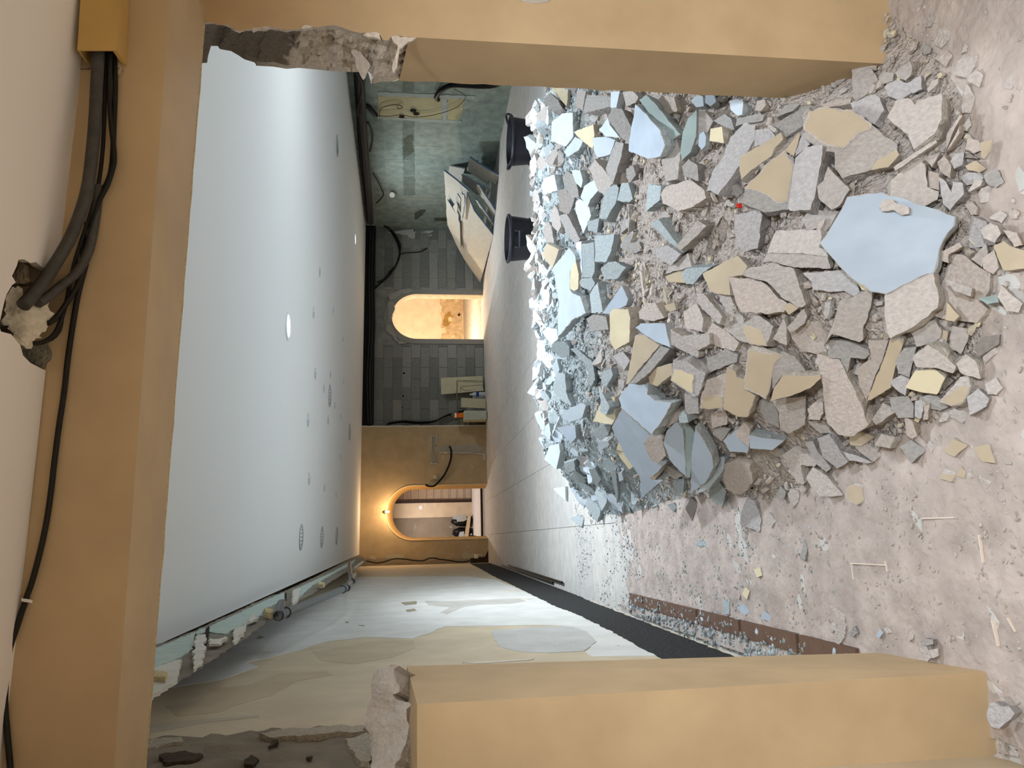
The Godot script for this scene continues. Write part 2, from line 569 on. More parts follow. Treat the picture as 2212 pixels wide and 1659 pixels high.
func shell():
	# floor: a screed with square tiles laid on it, dust over the joints
	var mb := MB.new()
	mb.box(Vector3(-0.9, -0.25, -26.0), Vector3(9.5, -0.014, 2.8), lin(176, 170, 162))
	var fl := struct("floor", mb, M.dust, "grey dusty floor of large square tiles running the length of both rooms", "floor")
	var shades := [lin(205, 202, 198), lin(201, 199, 196), lin(208, 204, 199)]
	for i in 11:
		for j in 22:
			var x0 := -0.62 + i * 0.72
			var z0 := -0.6 - j * 0.75
			if x0 > 1.6 and z0 > -2.0:
				continue
			mb = MB.new()
			var a := Vector3(x0 + 0.002, -0.02, z0 - 0.748)
			var b := Vector3(x0 + 0.718, 0.0, z0 - 0.002)
			mb.box(a, b, shades[(i * 7 + j * 5) % 3])
			obj("floor_tile", mb, M.tile, fl)
	# left long wall
	mb = MB.new()
	var l0 := left_x(2.8)
	var l1 := left_x(-16.7)
	mb.hexa([Vector3(l0, -0.2, 2.8), Vector3(l1, -0.2, -16.7), Vector3(l1 - 0.3, -0.2, -16.7), Vector3(l0 - 0.3, -0.2, 2.8),
		Vector3(l0, 3.3, 2.8), Vector3(l1, 3.3, -16.7), Vector3(l1 - 0.3, 3.3, -16.7), Vector3(l0 - 0.3, 3.3, 2.8)], lin(216, 200, 173))
	var wl := struct("wall_left", mb, M.wall, "long plastered left wall with white filler patches and a dark base", "wall")
	var LP := LEFT_P
	var white := lin(228, 227, 222)
	patch(wl, "white_plaster", "P", [775, 1246, 900, 1245, 1010, 1245, 1070, 1252, 1120, 1272, 1165, 1292, 1200, 1302, 1255, 1325, 1310, 1355, 1360, 1385, 1418, 1416, 1280, 1418, 1265, 1408, 1290, 1385,
		1265, 1362, 1220, 1352, 1170, 1350, 1040, 1352, 960, 1353, 920, 1370, 892, 1379, 791, 1376, 704, 1386, 646, 1405, 589, 1420, 531, 1431, 560, 1440, 473, 1469, 387, 1482, 365, 1486, 380, 1470, 440, 1430, 500, 1395, 560, 1350, 640, 1320, 700, 1285], LP, left_n, 0.002, 0.004, white, M.wall, 0.0, 0.01, 0.08)
	patch(wl, "grey_plaster", "P", [1062, 1362, 1120, 1357, 1180, 1353, 1240, 1354, 1268, 1366, 1288, 1386, 1260, 1406, 1180, 1410, 1120, 1407, 1075, 1395], LP, left_n, 0.003, 0.004, lin(205, 203, 199), M.wall, 0.0, 0.01, 0.06)
	patch(wl, "grey_plaster", "K", [100, 317, 200, 320, 420, 312, 650, 305, 690, 318, 600, 335, 420, 340, 330, 352, 230, 395, 190, 385, 250, 355, 120, 342], LP, left_n, 0.003, 0.004, lin(200, 196, 188), M.wall, 0.0, 0.004, 0.04)
	patch(wl, "brown_plaster", "J", [200, 1200, 420, 1160, 560, 1060, 800, 1040, 1050, 950, 1400, 930, 1450, 960, 1180, 1010, 980, 1120, 760, 1180, 600, 1240, 300, 1270], LP, left_n, 0.0012, 0.004, lin(205, 187, 160), M.wall, 0.0, 0.008, 0.05)
	patch(wl, "brown_plaster", "J", [1300, 790, 1700, 720, 2050, 700, 2070, 760, 1900, 830, 1600, 880, 1350, 850], LP, left_n, 0.0012, 0.004, lin(207, 190, 163), M.wall, 0.0, 0.008, 0.05)
	for a in [[1960, 420, 2078, 410, 2078, 432, 1990, 440], [1995, 475, 2060, 465, 2078, 480, 2010, 490], [880, 690, 900, 668, 945, 680, 905, 690], [1540, 565, 1570, 562, 1565, 574], [1640, 588, 1690, 590, 1680, 597]]:
		patch(wl, "chip_mark", "J", a, LP, left_n, 0.004, 0.004, lin(165, 152, 132), M.wall, 0.0, 0.002, 0.03)
	for a in [[560, 254, 660, 256, 640, 262, 570, 260], [640, 302, 740, 305, 700, 309], [600, 486, 640, 488, 630, 493], [625, 527, 665, 526, 655, 531], [790, 517, 845, 516, 830, 521], [850, 572, 890, 572, 880, 578], [950, 572, 985, 573, 975, 579], [1200, 574, 1235, 575, 1225, 579], [320, 676, 520, 668, 740, 655, 700, 662, 520, 675, 400, 681]]:
		patch(wl, "chip_mark", "K", a, LP, left_n, 0.004, 0.004, lin(225, 215, 200), M.wall, 0.0, 0.002, 0.03)
	# the dark waterproofed base
	patch(wl, "dark_base", "K", [368, 100, 430, 130, 500, 170, 640, 235, 770, 300, 860, 345, 1010, 400, 1150, 470, 1290, 545, 1370, 590, 1460, 635, 1600, 690, 2000, 690, 1900, 640, 1600, 525, 1380, 440, 1080, 325, 820, 212, 640, 150, 480, 98], LP, left_n, 0.009, 0.008, lin(62, 62, 62), M.block, 0.0, 0.012, 0.06)
	# torn fascia hanging from the lowered ceiling's edge along the long wall
	var FSP := Vector3(-0.452, 0, -1.95)
	var fsn := FASCIA_N
	var fs = patch(self, "trim_fascia", "J", [60, 760, 300, 680, 520, 585, 930, 395, 1090, 335, 1330, 225, 1650, 60, 1700, 110, 1540, 195, 1300, 350, 1110, 450, 900, 605, 700, 745, 430, 920, 300, 1000, 60, 1150], FSP, fsn, 0.009, 0.006, lin(158, 150, 138), M.concrete, 0.0, 0.012, 0.05)
	fs.set_meta("kind", "structure")
	tag(fs, "torn strip of plaster and green board hanging along the ceiling edge", "fascia")
	for a in [[60, 790, 300, 690, 500, 605, 505, 640, 430, 660, 420, 740, 310, 830, 210, 870, 60, 950], [525, 600, 700, 520, 930, 410, 1090, 345, 1085, 400, 940, 470, 890, 540, 800, 580, 650, 655, 530, 640], [1170, 320, 1400, 215, 1620, 95, 1600, 130, 1480, 190, 1300, 290, 1180, 400]]:
		patch(fs, "green_board", "J", a, FSP, fsn, 0.016, 0.008, lin(196, 212, 204), M.paint, 0.0, 0.010, 0.04)
	for a in [[215, 870, 310, 838, 300, 930, 290, 995, 220, 1045, 75, 1130, 60, 1130, 60, 930], [430, 660, 500, 655, 492, 760, 470, 860, 415, 918, 420, 760], [528, 690, 600, 690, 640, 665, 660, 690, 600, 725, 525, 728], [708, 625, 800, 578, 785, 640, 740, 690, 715, 722], [800, 572, 860, 503, 890, 540, 830, 562], [1150, 330, 1210, 310, 1190, 400, 1150, 430]]:
		patch(fs, "torn_board", "J", a, FSP, fsn, 0.035, 0.012, lin(226, 222, 212), M.paint, 0.006, 0.010, 0.03)
	for a in [[500, 620, 530, 590, 515, 720, 497, 730], [704, 620, 712, 622, 712, 722, 702, 725], [413, 680, 430, 640, 425, 760, 412, 900], [1095, 345, 1104, 345, 1104, 455, 1098, 458]]:
		patch(fs, "dark_gap", "J", a, FSP, fsn, 0.018, 0.004, lin(34, 32, 28), M.dull, 0.0, 0.002, 0.03)
	for a in [[95, 930, 150, 915, 215, 935, 200, 965, 110, 960], [935, 460, 1000, 470, 990, 500, 950, 490], [1340, 265, 1390, 268, 1380, 285, 1345, 283]]:
		patch(fs, "foam_blob", "J", a, FSP, fsn, 0.055, 0.03, lin(232, 214, 168), M.raw, 0.008, 0.008, 0.02)
	# where the cross wall was torn off the long wall
	patch(wl, "torn_masonry", "J", [20, 1520, 60, 1450, 240, 1432, 600, 1402, 880, 1385, 1100, 1370, 1400, 1352, 1690, 1335, 1715, 1420, 1650, 1500, 1760, 1600, 1760, 1900, 20, 1900], LP, left_n, 0.010, 0.03, lin(150, 138, 122), M.concrete, 0.012, 0.012, 0.025)
	for a in [[40, 1500, 100, 1440, 320, 1420, 330, 1462, 200, 1480, 70, 1510], [900, 1395, 1250, 1350, 1690, 1338, 1690, 1375, 1400, 1400, 1000, 1425], [1540, 1440, 1700, 1400, 1740, 1480, 1730, 1640, 1620, 1560]]:
		patch(wl, "plaster_remnant", "J", a, LP, left_n, 0.024, 0.02, lin(196, 184, 166), M.raw, 0.006, 0.008, 0.02)
	for a in [[790, 1590, 840, 1560, 900, 1590, 850, 1640, 790, 1630], [1000, 1450, 1042, 1438, 1045, 1450, 985, 1496, 968, 1494], [1250, 1580, 1300, 1565, 1290, 1590], [150, 1560, 350, 1530, 480, 1560, 400, 1600, 200, 1620]]:
		patch(wl, "dark_pit", "J", a, LP, left_n, 0.022, 0.008, lin(84, 72, 60), M.concrete, 0.004, 0.006, 0.02)
	patch(wl, "pale_seam", "J", [60, 1330, 400, 1300, 900, 1260, 900, 1275, 500, 1318, 60, 1400], LP, left_n, 0.0015, 0.004, lin(202, 190, 170), M.wall, 0.0, 0.003, 0.04)

	# stub of the cross wall at the left of the opening
	mb = MB.new()
	var oc := ochre()
	mb.hexa([Vector3(-0.378, -0.05, -1.962), Vector3(-0.395, -0.05, -2.44), Vector3(left_x(-2.44) - 0.02, -0.05, -2.44), Vector3(left_x(-1.96) - 0.02, -0.05, -1.962),
		Vector3(-0.387, 1.50, -1.97), Vector3(-0.366, 1.53, -2.42), Vector3(left_x(-2.42) - 0.02, 1.56, -2.42), Vector3(left_x(-1.97) - 0.02, 1.50, -1.97)], oc)
	var stub := struct("wall_stub", mb, M.wall, "ochre plastered stub of the cross wall left of the opening, broken off at chest height", "wall")
	mb = MB.new()
	var tn := Vector3(0.45, 0.62, 0.64).normalized()
	slab(mb, outline("U", [495, 228, 440, 285, 480, 430, 522, 520, 520, 600, 440, 640, 445, 672, 560, 725, 690, 785, 640, 850, 625, 1000, 612, 1200, 600, 1400, 560, 1530, 470, 1600, 440, 1720, 60, 1720, 130, 1500, 85, 1330, 130, 1200, 60, 1100, 55, 1000, 130, 700, 150, 500, 190, 340, 250, 265, 430, 228], Vector3(-0.47, 1.535, -2.12), tn), tn, 0.11, lin(222, 212, 202), lin(200, 190, 180), 0.018, 0.006, 0.018)
	obj("broken_plaster", mb, M.raw, stub)

	# the cross wall right of the opening
	right_cross_wall()

	# beam across the head of the opening
	mb = MB.new()
	var bl := Vector3(-0.95, 2.126, -1.97)
	var br := Vector3(3.0, 2.073, -1.97)
	var dirf := Vector3(1.556, -0.03, 0.089)
	var fr := FB_P + dirf * 1.18
	var fl2 := FB_P - dirf * 1.37
	mb.hexa([bl, br, fr, fl2, bl + Vector3(0, 0.4, 0), br + Vector3(0, 0.4, 0), fr + Vector3(0, 0.4, 0), fl2 + Vector3(0, 0.4, 0)], oc)
	var bm := struct("beam", mb, M.wall, "ochre painted beam across the head of the broken opening", "beam")
	# ragged plaster along its lower back edge
	mb = MB.new()
	var rag := PackedVector3Array()
	var lo := PackedVector3Array()
	for i in 64:
		var p := bl.lerp(br, i / 63.0)
		rag.append(p + Vector3(0, 0.001, -0.001))
		lo.append(p + Vector3(0, -0.002, -0.006 - 0.009 * absf(noise.get_noise_1d(i * 1.7)) - (0.004 if i % 5 == 0 else 0.0)))
	for i in 63:
		mb.quad(rag[i], rag[i + 1], lo[i + 1], lo[i], Vector3(0, -1, 0), lin(214, 190, 150))
		mb.quad(rag[i] + Vector3(0, 0.02, 0), rag[i + 1] + Vector3(0, 0.02, 0), lo[i + 1], lo[i], Vector3(0, 0, -1), lin(214, 190, 150))
	obj("ragged_edge", mb, M.raw, bm)
	mb = MB.new()
	mb.box(Vector3(-0.9, 2.3, -2.02), Vector3(1.5, 3.2, -1.97), lin(120, 115, 110))
	struct("trim_header", mb, M.concrete, "rough header above the beam, closing off the ceiling voids", "trim")

	# front room ceiling, with a ragged hole at the beam
	var e1 := on_beam(165, 240)
	var e2 := on_beam(70, 1070)
	var along := (e2 - e1).normalized()
	var ra := e1 - along * 2.2
	var rb := e2 + along * 1.6
	var cn := Vector3(0, 0, 1).cross(along).normalized()
	if cn.y > 0.0:
		cn = -cn
	var tuck := FB_N * -0.012
	var hole := outline("P", [120, 589, 108, 586, 92, 578, 78, 566, 66, 568, 52, 560, 40, 561, 36, 575, 30, 588, 26, 596, 34, 610, 26, 616, 12, 640, 3, 680, -2, 702, 2, 716, 24, 722, 44, 746, 50, 768, 66, 784, 93, 798], e1, cn)
	var cp := PackedVector3Array([ra + tuck, ra + Vector3(0, 0, 4.6), rb + Vector3(0, 0, 4.6), rb + tuck, hole[hole.size() - 1] + tuck])
	for i in range(hole.size() - 1, -1, -1):
		cp.append(hole[i])
	cp.append(hole[0] + tuck)
	mb = MB.new()
	slab(mb, cp, cn, 0.018, lin(236, 226, 216), lin(212, 200, 184), 0.0, 0.0, 10.0)
	struct("ceiling_front", mb, M.ceil, "cream painted ceiling of the front room with a ragged hole at the beam", "ceiling")
	mb = MB.new()
	mb.box(Vector3(-1.0, 2.46, -2.0), Vector3(3.2, 2.6, 2.8), lin(140, 132, 122))
	struct("ceiling_slab", mb, M.concrete, "dark grey concrete slab seen through the hole in the front ceiling", "ceiling")
	# other walls of the front room
	mb = MB.new()
	mb.box(Vector3(-1.0, -0.2, 2.6), Vector3(3.2, 2.7, 2.8), oc)
	struct("wall_rear", mb, M.wall, "ochre wall of the front room behind the camera", "wall")
	mb = MB.new()
	mb.box(Vector3(2.9, -0.2, -1.99), Vector3(3.2, 2.7, 2.8), oc)
	struct("wall_front_side", mb, M.wall, "ochre side wall of the front room out of view", "wall")

	# long room: ceiling, concrete wall on the right
	mb = MB.new()
	var cg := lin(230, 230, 228)
	var cx := [-0.45, 1.0, 2.5, 4.5, 7.02]
	var nz := 14
	for i in 4:
		for j in nz:
			var p := []
			for q in [[i, j], [i + 1, j], [i + 1, j + 1], [i, j + 1]]:
				var w: float = q[1] / float(nz)
				var z := lerpf(-1.95, -16.47, w)
				var x: float = cx[q[0]]
				if q[0] == 0:
					x = lerpf(-0.455, -0.24, (-1.95 - z) / 14.5)
				p.append(Vector3(x, ceil_y(x, z), z))
			mb.quad(p[0], p[1], p[2], p[3], Vector3(0, -1, 0), cg)
			mb.quad(p[0] + Vector3(0, 0.026, 0), p[1] + Vector3(0, 0.026, 0), p[2] + Vector3(0, 0.026, 0), p[3] + Vector3(0, 0.026, 0), Vector3(0, 1, 0), cg)
			if i == 0:
				mb.quad(p[0], p[3], p[3] + Vector3(0, 0.026, 0), p[0] + Vector3(0, 0.026, 0), Vector3(-1, 0, 0), lin(205, 200, 188))
			if i == 3:
				mb.quad(p[1], p[2], p[2] + Vector3(0, 0.026, 0), p[1] + Vector3(0, 0.026, 0), Vector3(1, 0, 0), lin(205, 200, 188))
	var ce := struct("ceiling", mb, M.ceil, "smooth white suspended ceiling of the long room with recessed lamps", "ceiling")
	for a in [[232, 70, 0.8], [198, 293, 0.9], [306, 280, 0.6], [360, 440, 0.5], [207, 630, 0.9], [291, 635, 0.7], [364, 674, 0.6], [255, 710, 0.8], [314, 805, 0.7], [278, 886, 0.9], [346, 868, 0.6], [167, 886, 1.0], [346, 1090, 0.6], [173, 1210, 0.9], [257, 1260, 0.7], [322, 1294, 0.7]]:
		var u := px("Y", a)[0]
		mb = MB.new()
		var c := on_ceil(u.x, u.y, 0.002)
		var r: float = 0.075 * a[2]
		mb.lathe([[r, 0.003], [r, 0.0], [r * 0.8, -0.001], [r * 0.8, 0.002], [0.0, 0.002]], c, 20, lin(190, 192, 192))
		obj("cut_out", mb, M.dull, ce)
	mb = MB.new()
	mb.box(Vector3(-0.9, 3.25, -17.2), Vector3(9.5, 3.45, -1.9), lin(128, 126, 122))
	struct("ceiling_void", mb, M.concrete, "grey concrete soffit above the suspended ceiling", "ceiling")
	mb = MB.new()
	mb.box(Vector3(7.1, -0.2, -17.0), Vector3(7.4, 3.3, -1.9), lin(150, 164, 155))
	var wr := struct("wall_right", mb, M.concrete, "pale green-grey rendered concrete wall along the right of the long room", "wall")
	var WP := Vector3(7.1, 0, 0)
	var WN := Vector3(-1, 0, 0)
	patch(wr, "beige_panel", "L", [255, 292, 480, 298, 712, 305, 712, 462, 480, 448, 250, 440], WP, WN, 0.006, 0.01, lin(168, 164, 128), M.wall, 0.0, 0.01, 0.1)
	patch(wr, "beige_panel", "L", [752, 306, 872, 312, 860, 400, 835, 465, 748, 463], WP, WN, 0.006, 0.01, lin(170, 165, 128), M.wall, 0.0, 0.01, 0.1)
	patch(wr, "render_band", "L", [250, 262, 480, 272, 880, 290, 945, 290, 940, 316, 872, 311, 480, 298, 252, 292], WP, WN, 0.009, 0.012, lin(180, 192, 186), M.raw, 0.0, 0.02, 0.08)
	patch(wr, "render_band", "L", [712, 305, 752, 306, 748, 463, 712, 462], WP, WN, 0.009, 0.012, lin(180, 192, 186), M.raw, 0.0, 0.02, 0.08)
	patch(wr, "render_band", "L", [250, 440, 480, 448, 712, 462, 850, 466, 852, 485, 700, 482, 400, 462, 250, 456], WP, WN, 0.009, 0.012, lin(176, 188, 180), M.raw, 0.0, 0.02, 0.08)
	for a in [[430, 176, 512, 178, 514, 282, 430, 272], [430, 466, 512, 468, 514, 600, 430, 600], [430, 606, 514, 606, 514, 752, 430, 756], [434, 762, 514, 758, 516, 860, 436, 864], [436, 870, 516, 868, 518, 1000, 440, 1006]]:
		patch(wr, "damp_block", "L", a, WP, WN, 0.006, 0.008, lin(122, 134, 126), M.concrete, 0.0, 0.012, 0.09)
	for a in [[436, 600, 500, 560, 512, 690, 470, 720, 434, 745], [515, 1130, 560, 1105, 600, 1108, 555, 1160, 520, 1178], [655, 1165, 760, 1160, 760, 1190, 660, 1185]]:
		patch(wr, "damp_stain", "L", a, WP, WN, 0.009, 0.006, lin(92, 98, 88), M.concrete, 0.0, 0.02, 0.06)
	for a in [[280, 200, 284, 200, 330, 1060, 324, 1060], [230, 742, 430, 748, 430, 753, 230, 747], [430, 1018, 750, 1035, 750, 1042, 430, 1026], [510, 645, 700, 655, 700, 659, 510, 650], [740, 470, 744, 470, 735, 740, 730, 740], [990, 230, 994, 230, 960, 530, 955, 530]]:
		patch(wr, "joint_line", "L", a, WP, WN, 0.004, 0.005, lin(150, 156, 146), M.dull, 0.0, 0.004, 0.2)
	block_wall()
	arch_wall()

func right_cross_wall():
	var front := PackedVector2Array([Vector2(884, 80)])
	front.append_array(px("W", [2010, 262, 1930, 252, 1880, 262, 1850, 300, 1800, 292, 1770, 235, 1720, 218, 1600, 228, 1490, 205, 1400, 168, 1330, 152, 1250, 158, 1180, 175, 1080, 160, 1010, 190, 880, 195, 800, 185, 720, 165, 560, 180, 430, 215, 330, 150, 230, 150, 160, 125, 100, 128, 80, 140]))
	var back := PackedVector2Array([Vector2(862, 174)])
	back.append_array(px("W", [1980, 665, 1880, 690, 1760, 695, 1690, 716, 1672, 640, 1660, 600, 1500, 600, 1300, 590, 1130, 572, 1000, 560, 880, 570, 750, 548, 590, 540, 580, 510, 480, 480, 420, 440, 350, 400, 240, 380, 225, 352, 160, 350, 130, 430, 122, 512, 58, 515]))
	var fz := -1.97
	var bz := -2.28
	var f3 := PackedVector3Array()
	var b3 := PackedVector3Array()
	for u in front:
		f3.append(on_z(u.x, u.y, fz))
	for u in back:
		b3.append(on_z(u.x, u.y, bz))
	var steps := 110
	var res := func(line: PackedVector3Array, t: float) -> Vector3:
		var total := 0.0
		for i in line.size() - 1:
			total += line[i].distance_to(line[i + 1])
		var want := t * total
		for i in line.size() - 1:
			var d := line[i].distance_to(line[i + 1])
			if want <= d:
				return line[i].lerp(line[i + 1], want / maxf(d, 1e-6))
			want -= d
		return line[line.size() - 1]
	var fp := PackedVector3Array()
	var bp := PackedVector3Array()
	for i in steps + 1:
		fp.append(res.call(f3, i / float(steps)))
		bp.append(res.call(b3, i / float(steps)))
	# plastered body: front face, reveal, back face
	var mb := MB.new()
	var oc := ochre()
	var rev_f := PackedVector3Array()
	var rev_b := PackedVector3Array()
	for i in 41:
		var t := i / 40.0
		var y := t * 1.0
		rev_f.append(Vector3(1.43, -0.05, fz).lerp(fp[0], t))
		var jag := 0.007 * noise.get_noise_1d(i * 3.1) if i % 40 else 0.0
		rev_b.append(Vector3(1.497, -0.05, bz).lerp(bp[0], t) + Vector3(jag, 0, 0))
	var rn := Vector3(-0.97, 0, -0.22).normalized()
	for i in 40:
		mb.tri(rev_f[i], rev_f[i + 1], rev_b[i + 1], rn, oc)
		mb.tri(rev_f[i], rev_b[i + 1], rev_b[i], rn, oc)
	var face := func(rev: PackedVector3Array, line: PackedVector3Array, x1: float, y1: float, n: Vector3, col: Color):
		var poly := PackedVector2Array()
		for p in rev:
			poly.append(Vector2(p.x, p.y))
		for i in range(1, line.size()):
			poly.append(Vector2(line[i].x, line[i].y))
		poly.append(Vector2(line[line.size() - 1].x, y1))
		poly.append(Vector2(x1, y1))
		poly.append(Vector2(x1, -0.05))
		var ix := Geometry2D.triangulate_polygon(poly)
		for i in range(0, ix.size() - 2, 3):
			var z: float = line[0].z
			mb.tri(Vector3(poly[ix[i]].x, poly[ix[i]].y, z), Vector3(poly[ix[i + 1]].x, poly[ix[i + 1]].y, z), Vector3(poly[ix[i + 2]].x, poly[ix[i + 2]].y, z), n, col)
	face.call(rev_f, fp, 3.1, 2.6, Vector3(0, 0, 1), oc)
	face.call(rev_b, bp, 7.3, 3.3, Vector3(0, 0, -1), lin(190, 186, 178))
	var w := struct("wall_front_right", mb, M.wall, "ochre cross wall right of the opening with a smooth lower reveal and broken upper masonry", "wall")
	# broken masonry between the two ragged edges
	mb = MB.new()
	var rows := 14
	var grid := []
	var cols := []
	var dark := lin(128, 118, 108)
	var pale := lin(214, 202, 190)
	for i in steps + 1:
		var line := PackedVector3Array()
		var cl := PackedColorArray()
		for j in rows + 1:
			var t := j / float(rows)
			var p := fp[i].lerp(bp[i], t)
			var bow := sin(t * PI)
			var along := i / float(steps)
			var crumb := noise.get_noise_3d(p.x * 12.0, p.y * 12.0, p.z * 12.0) * 0.035 + noise.get_noise_3d(p.x * 40.0, p.y * 40.0, p.z * 40.0) * 0.016
			# grey blocks set back from the plaster in the upper part
			var is_block := smoothstep(0.52, 0.56, along + 0.05 * noise.get_noise_2d(p.z * 18.0, p.y * 11.0)) * smoothstep(0.08, 0.2, t + 0.08 * noise.get_noise_2d(p.y * 14.0, p.z * 9.0)) * (1.0 - smoothstep(0.86, 0.95, t) * smoothstep(0.75, 0.55, along))
			p += Vector3(1, 0, 0) * bow * (0.02 + crumb * (1.0 - 0.75 * is_block) + 0.02 * is_block)
			if i < steps and j > 0 and j < rows:
				p.y += 0.012 * noise.get_noise_3d(p.x * 30.0, p.z * 30.0, p.y * 30.0)
			var k := pale.lerp(dark, is_block)
			if is_block < 0.5 and noise.get_noise_3d(p.y * 16.0, p.z * 22.0, 4.0) > 0.28:
				k = k.lerp(lin(160, 140, 118), 0.7)
			line.append(p)
			cl.append(k)
		grid.append(line)
		cols.append(cl)
	for i in steps:
		for j in rows:
			mb.quad(grid[i][j], grid[i + 1][j], grid[i + 1][j + 1], grid[i][j + 1], Vector3(-1, 0, 0), cols[i][j])
	obj("broken_masonry", mb, M.raw, w)
	# a flake of plaster hanging off the break, and chipped paint along the edge
	var hn := Vector3(-0.72, 0, 0.69).normalized()
	patch(w, "loose_plaster", "W", [1505, 378, 1580, 375, 1610, 440, 1660, 500, 1680, 550, 1650, 610, 1612, 675, 1580, 620, 1545, 540, 1540, 470, 1500, 420], Vector3(1.49, 1.6, -2.16), hn, 0.0, 0.012, lin(224, 212, 204), M.raw, 0.003, 0.003, 0.012)
	for a in [[2125, 270, 2080, 300, 2000, 345, 1960, 380, 1945, 470, 1935, 560, 1905, 605, 1890, 560, 1925, 430, 1945, 340, 1900, 310, 1880, 262, 1930, 250, 2010, 262], [1780, 290, 1770, 230, 1720, 215, 1640, 222, 1610, 240, 1700, 265], [1060, 185, 1130, 160, 1060, 150, 1020, 188], [550, 205, 620, 180, 720, 165, 640, 172, 555, 180]]:
		patch(w, "chipped_edge", "W", a, Vector3(1.46, 1.6, -1.972), Vector3(-0.35, 0, 0.94).normalized(), 0.012, 0.02, lin(226, 212, 200), M.raw, 0.004, 0.004, 0.015)
	patch(w, "curled_paint", "W", [1885, 690, 1940, 660, 1962, 608, 1985, 660, 1960, 668, 1910, 690], Vector3(1.5, 1.5, -2.27), hn, 0.0, 0.004, lin(232, 216, 190), M.paint, 0.0, 0.002, 0.01)

func front_details():
	# trunking, conduits and cables along the beam
	var t := thing("cable_trunking", "ochre painted cable trunking box cut short at the head of the beam", "trunking")
	var mb := MB.new()
	var c := lin(202, 164, 100)
	var a0 := on_beam(181, -60, 0.065)
	var a1 := on_beam(171, 109, 0.065)
	var b0 := on_beam(250, -60, 0.065)
	var b1 := on_beam(243, 109, 0.065)
	var up := Vector3(0, 0, 0)
	var back := -FB_N * 0.063
	# an open-ended U: front plate, lower lip and upper lip
	var q := [[a0, a1, b1, b0]]
	mb.hexa([a0, a1, b1, b0, a0 + FB_N * -0.003, a1 + FB_N * -0.003, b1 + FB_N * -0.003, b0 + FB_N * -0.003], c)
	var down0 := (b0 - a0).normalized() * 0.008
	mb.hexa([b0, b1, b1 + down0, b0 + down0, b0 + back, b1 + back, b1 + back + down0, b0 + back + down0], c)
	mb.hexa([a0, a1, a1 - down0 * 0.5, a0 - down0 * 0.5, a0 + back, a1 + back, a1 + back - down0 * 0.5, a0 + back - down0 * 0.5], c)
	obj("cover", mb, M.wall, t)
	mb = MB.new()
	mb.hexa([a0 + back * 0.97, a1 + back * 0.97, b1 + back * 0.97, b0 + back * 0.97, a0 + back, a1 + back, b1 + back, b0 + back], lin(120, 90, 60))
	obj("backing", mb, M.dull, t)
	mb = MB.new()
	var mb2 := MB.new()
	slab(mb2, outline("X", [500, 330, 540, 322, 600, 330, 600, 440, 560, 440, 490, 430], FB_P + FB_N * 0.006, FB_N), FB_N, 0.006, lin(170, 150, 125), lin(150, 130, 110), 0.003, 0.004, 0.01)
	slab(mb, outline("X", [745, 340, 775, 370, 770, 405, 790, 420, 770, 475, 750, 480, 740, 420], FB_P + FB_N * 0.010, FB_N), FB_N, 0.01, lin(210, 185, 150), lin(190, 165, 130), 0.003, 0.004, 0.01)
	obj("wall_scar", mb2, M.raw, t)
	obj("wall_scar", mb, M.raw, t)

	ribbed("corrugated grey-black conduit bulging out of the trunking, nearest of the bundle", [[214, 60, 0.035], [213, 115, 0.035], [209, 180, 0.04], [205, 260, 0.045], [198, 340, 0.05], [188, 410, 0.052], [170, 470, 0.055], [146, 525, 0.06], [116, 575, 0.07], [92, 610, 0.085], [68, 640, 0.12], [50, 660, 0.14]], 0.0135)
	ribbed("second dark ribbed conduit tucked behind the larger one", [[214, 400, 0.012], [206, 470, 0.012], [192, 540, 0.016], [166, 588, 0.03], [135, 615, 0.045], [105, 640, 0.07], [82, 655, 0.10]], 0.0105)
	cable("cable", "black cable running close behind the conduit from the trunking", "cables at the beam", [[236, 60, 0.03], [238, 120, 0.03], [236, 200, 0.02], [240, 270, 0.02], [247, 330, 0.022], [245, 360, 0.022], [232, 400, 0.02], [212, 440, 0.018], [195, 500, 0.018], [186, 540, 0.018], [178, 590, 0.02], [160, 630, 0.03], [140, 660, 0.04], [118, 690, 0.05], [104, 698, 0.06]], 0.0055)
	cable("cable", "thin black cable leaving the trunking beside the conduit and curving into the ceiling hole", "cables at the beam", [[230, 60, 0.02], [230, 120, 0.02], [226, 220, 0.015], [222, 320, 0.015], [212, 400, 0.015], [196, 460, 0.015], [176, 520, 0.018], [158, 580, 0.02], [144, 650, 0.02], [132, 690, 0.03], [118, 720, 0.04], [96, 738, 0.06], [72, 742, 0.08]], 0.0048)
	cable("cable", "long black cable drooping along the beam to the left edge of the view", "", [[246, 120, 0.012], [249, 180, 0.012], [246, 270, 0.010], [240, 370, 0.010], [215, 430, 0.010], [198, 500, 0.010], [188, 560, 0.010], [175, 610, 0.010], [166, 650, 0.008], [156, 710, 0.008], [146, 780, 0.008], [138, 850, 0.008], [126, 930, 0.008], [116, 1010, 0.008], [109, 1070, 0.008], [98, 1140, 0.008], [82, 1210, 0.008], [68, 1260, 0.008], [54, 1300, 0.008], [38, 1350, 0.008], [22, 1400, 0.008], [14, 1460, 0.008], [11, 1520, 0.008], [16, 1590, 0.008], [22, 1659, 0.008], [24, 1740, 0.008]], 0.0062)
	cable("cable", "short brown cable end looped out of the ceiling hole", "", [[186, 480, 0.012], [178, 540, 0.012], [170, 600, 0.012], [150, 648, 0.015], [136, 672, 0.02], [134, 690, 0.02], [128, 716, 0.02], [112, 732, 0.03], [90, 740, 0.05]], 0.004)
	mb = MB.new()
	mb.hexa([on_beam(46, 1292, 0.018), on_beam(70, 1296, 0.018), on_beam(70, 1303, 0.018), on_beam(46, 1299, 0.018), on_beam(46, 1292, 0.0), on_beam(70, 1296, 0.0), on_beam(70, 1303, 0.0), on_beam(46, 1299, 0.0)], lin(225, 220, 212))
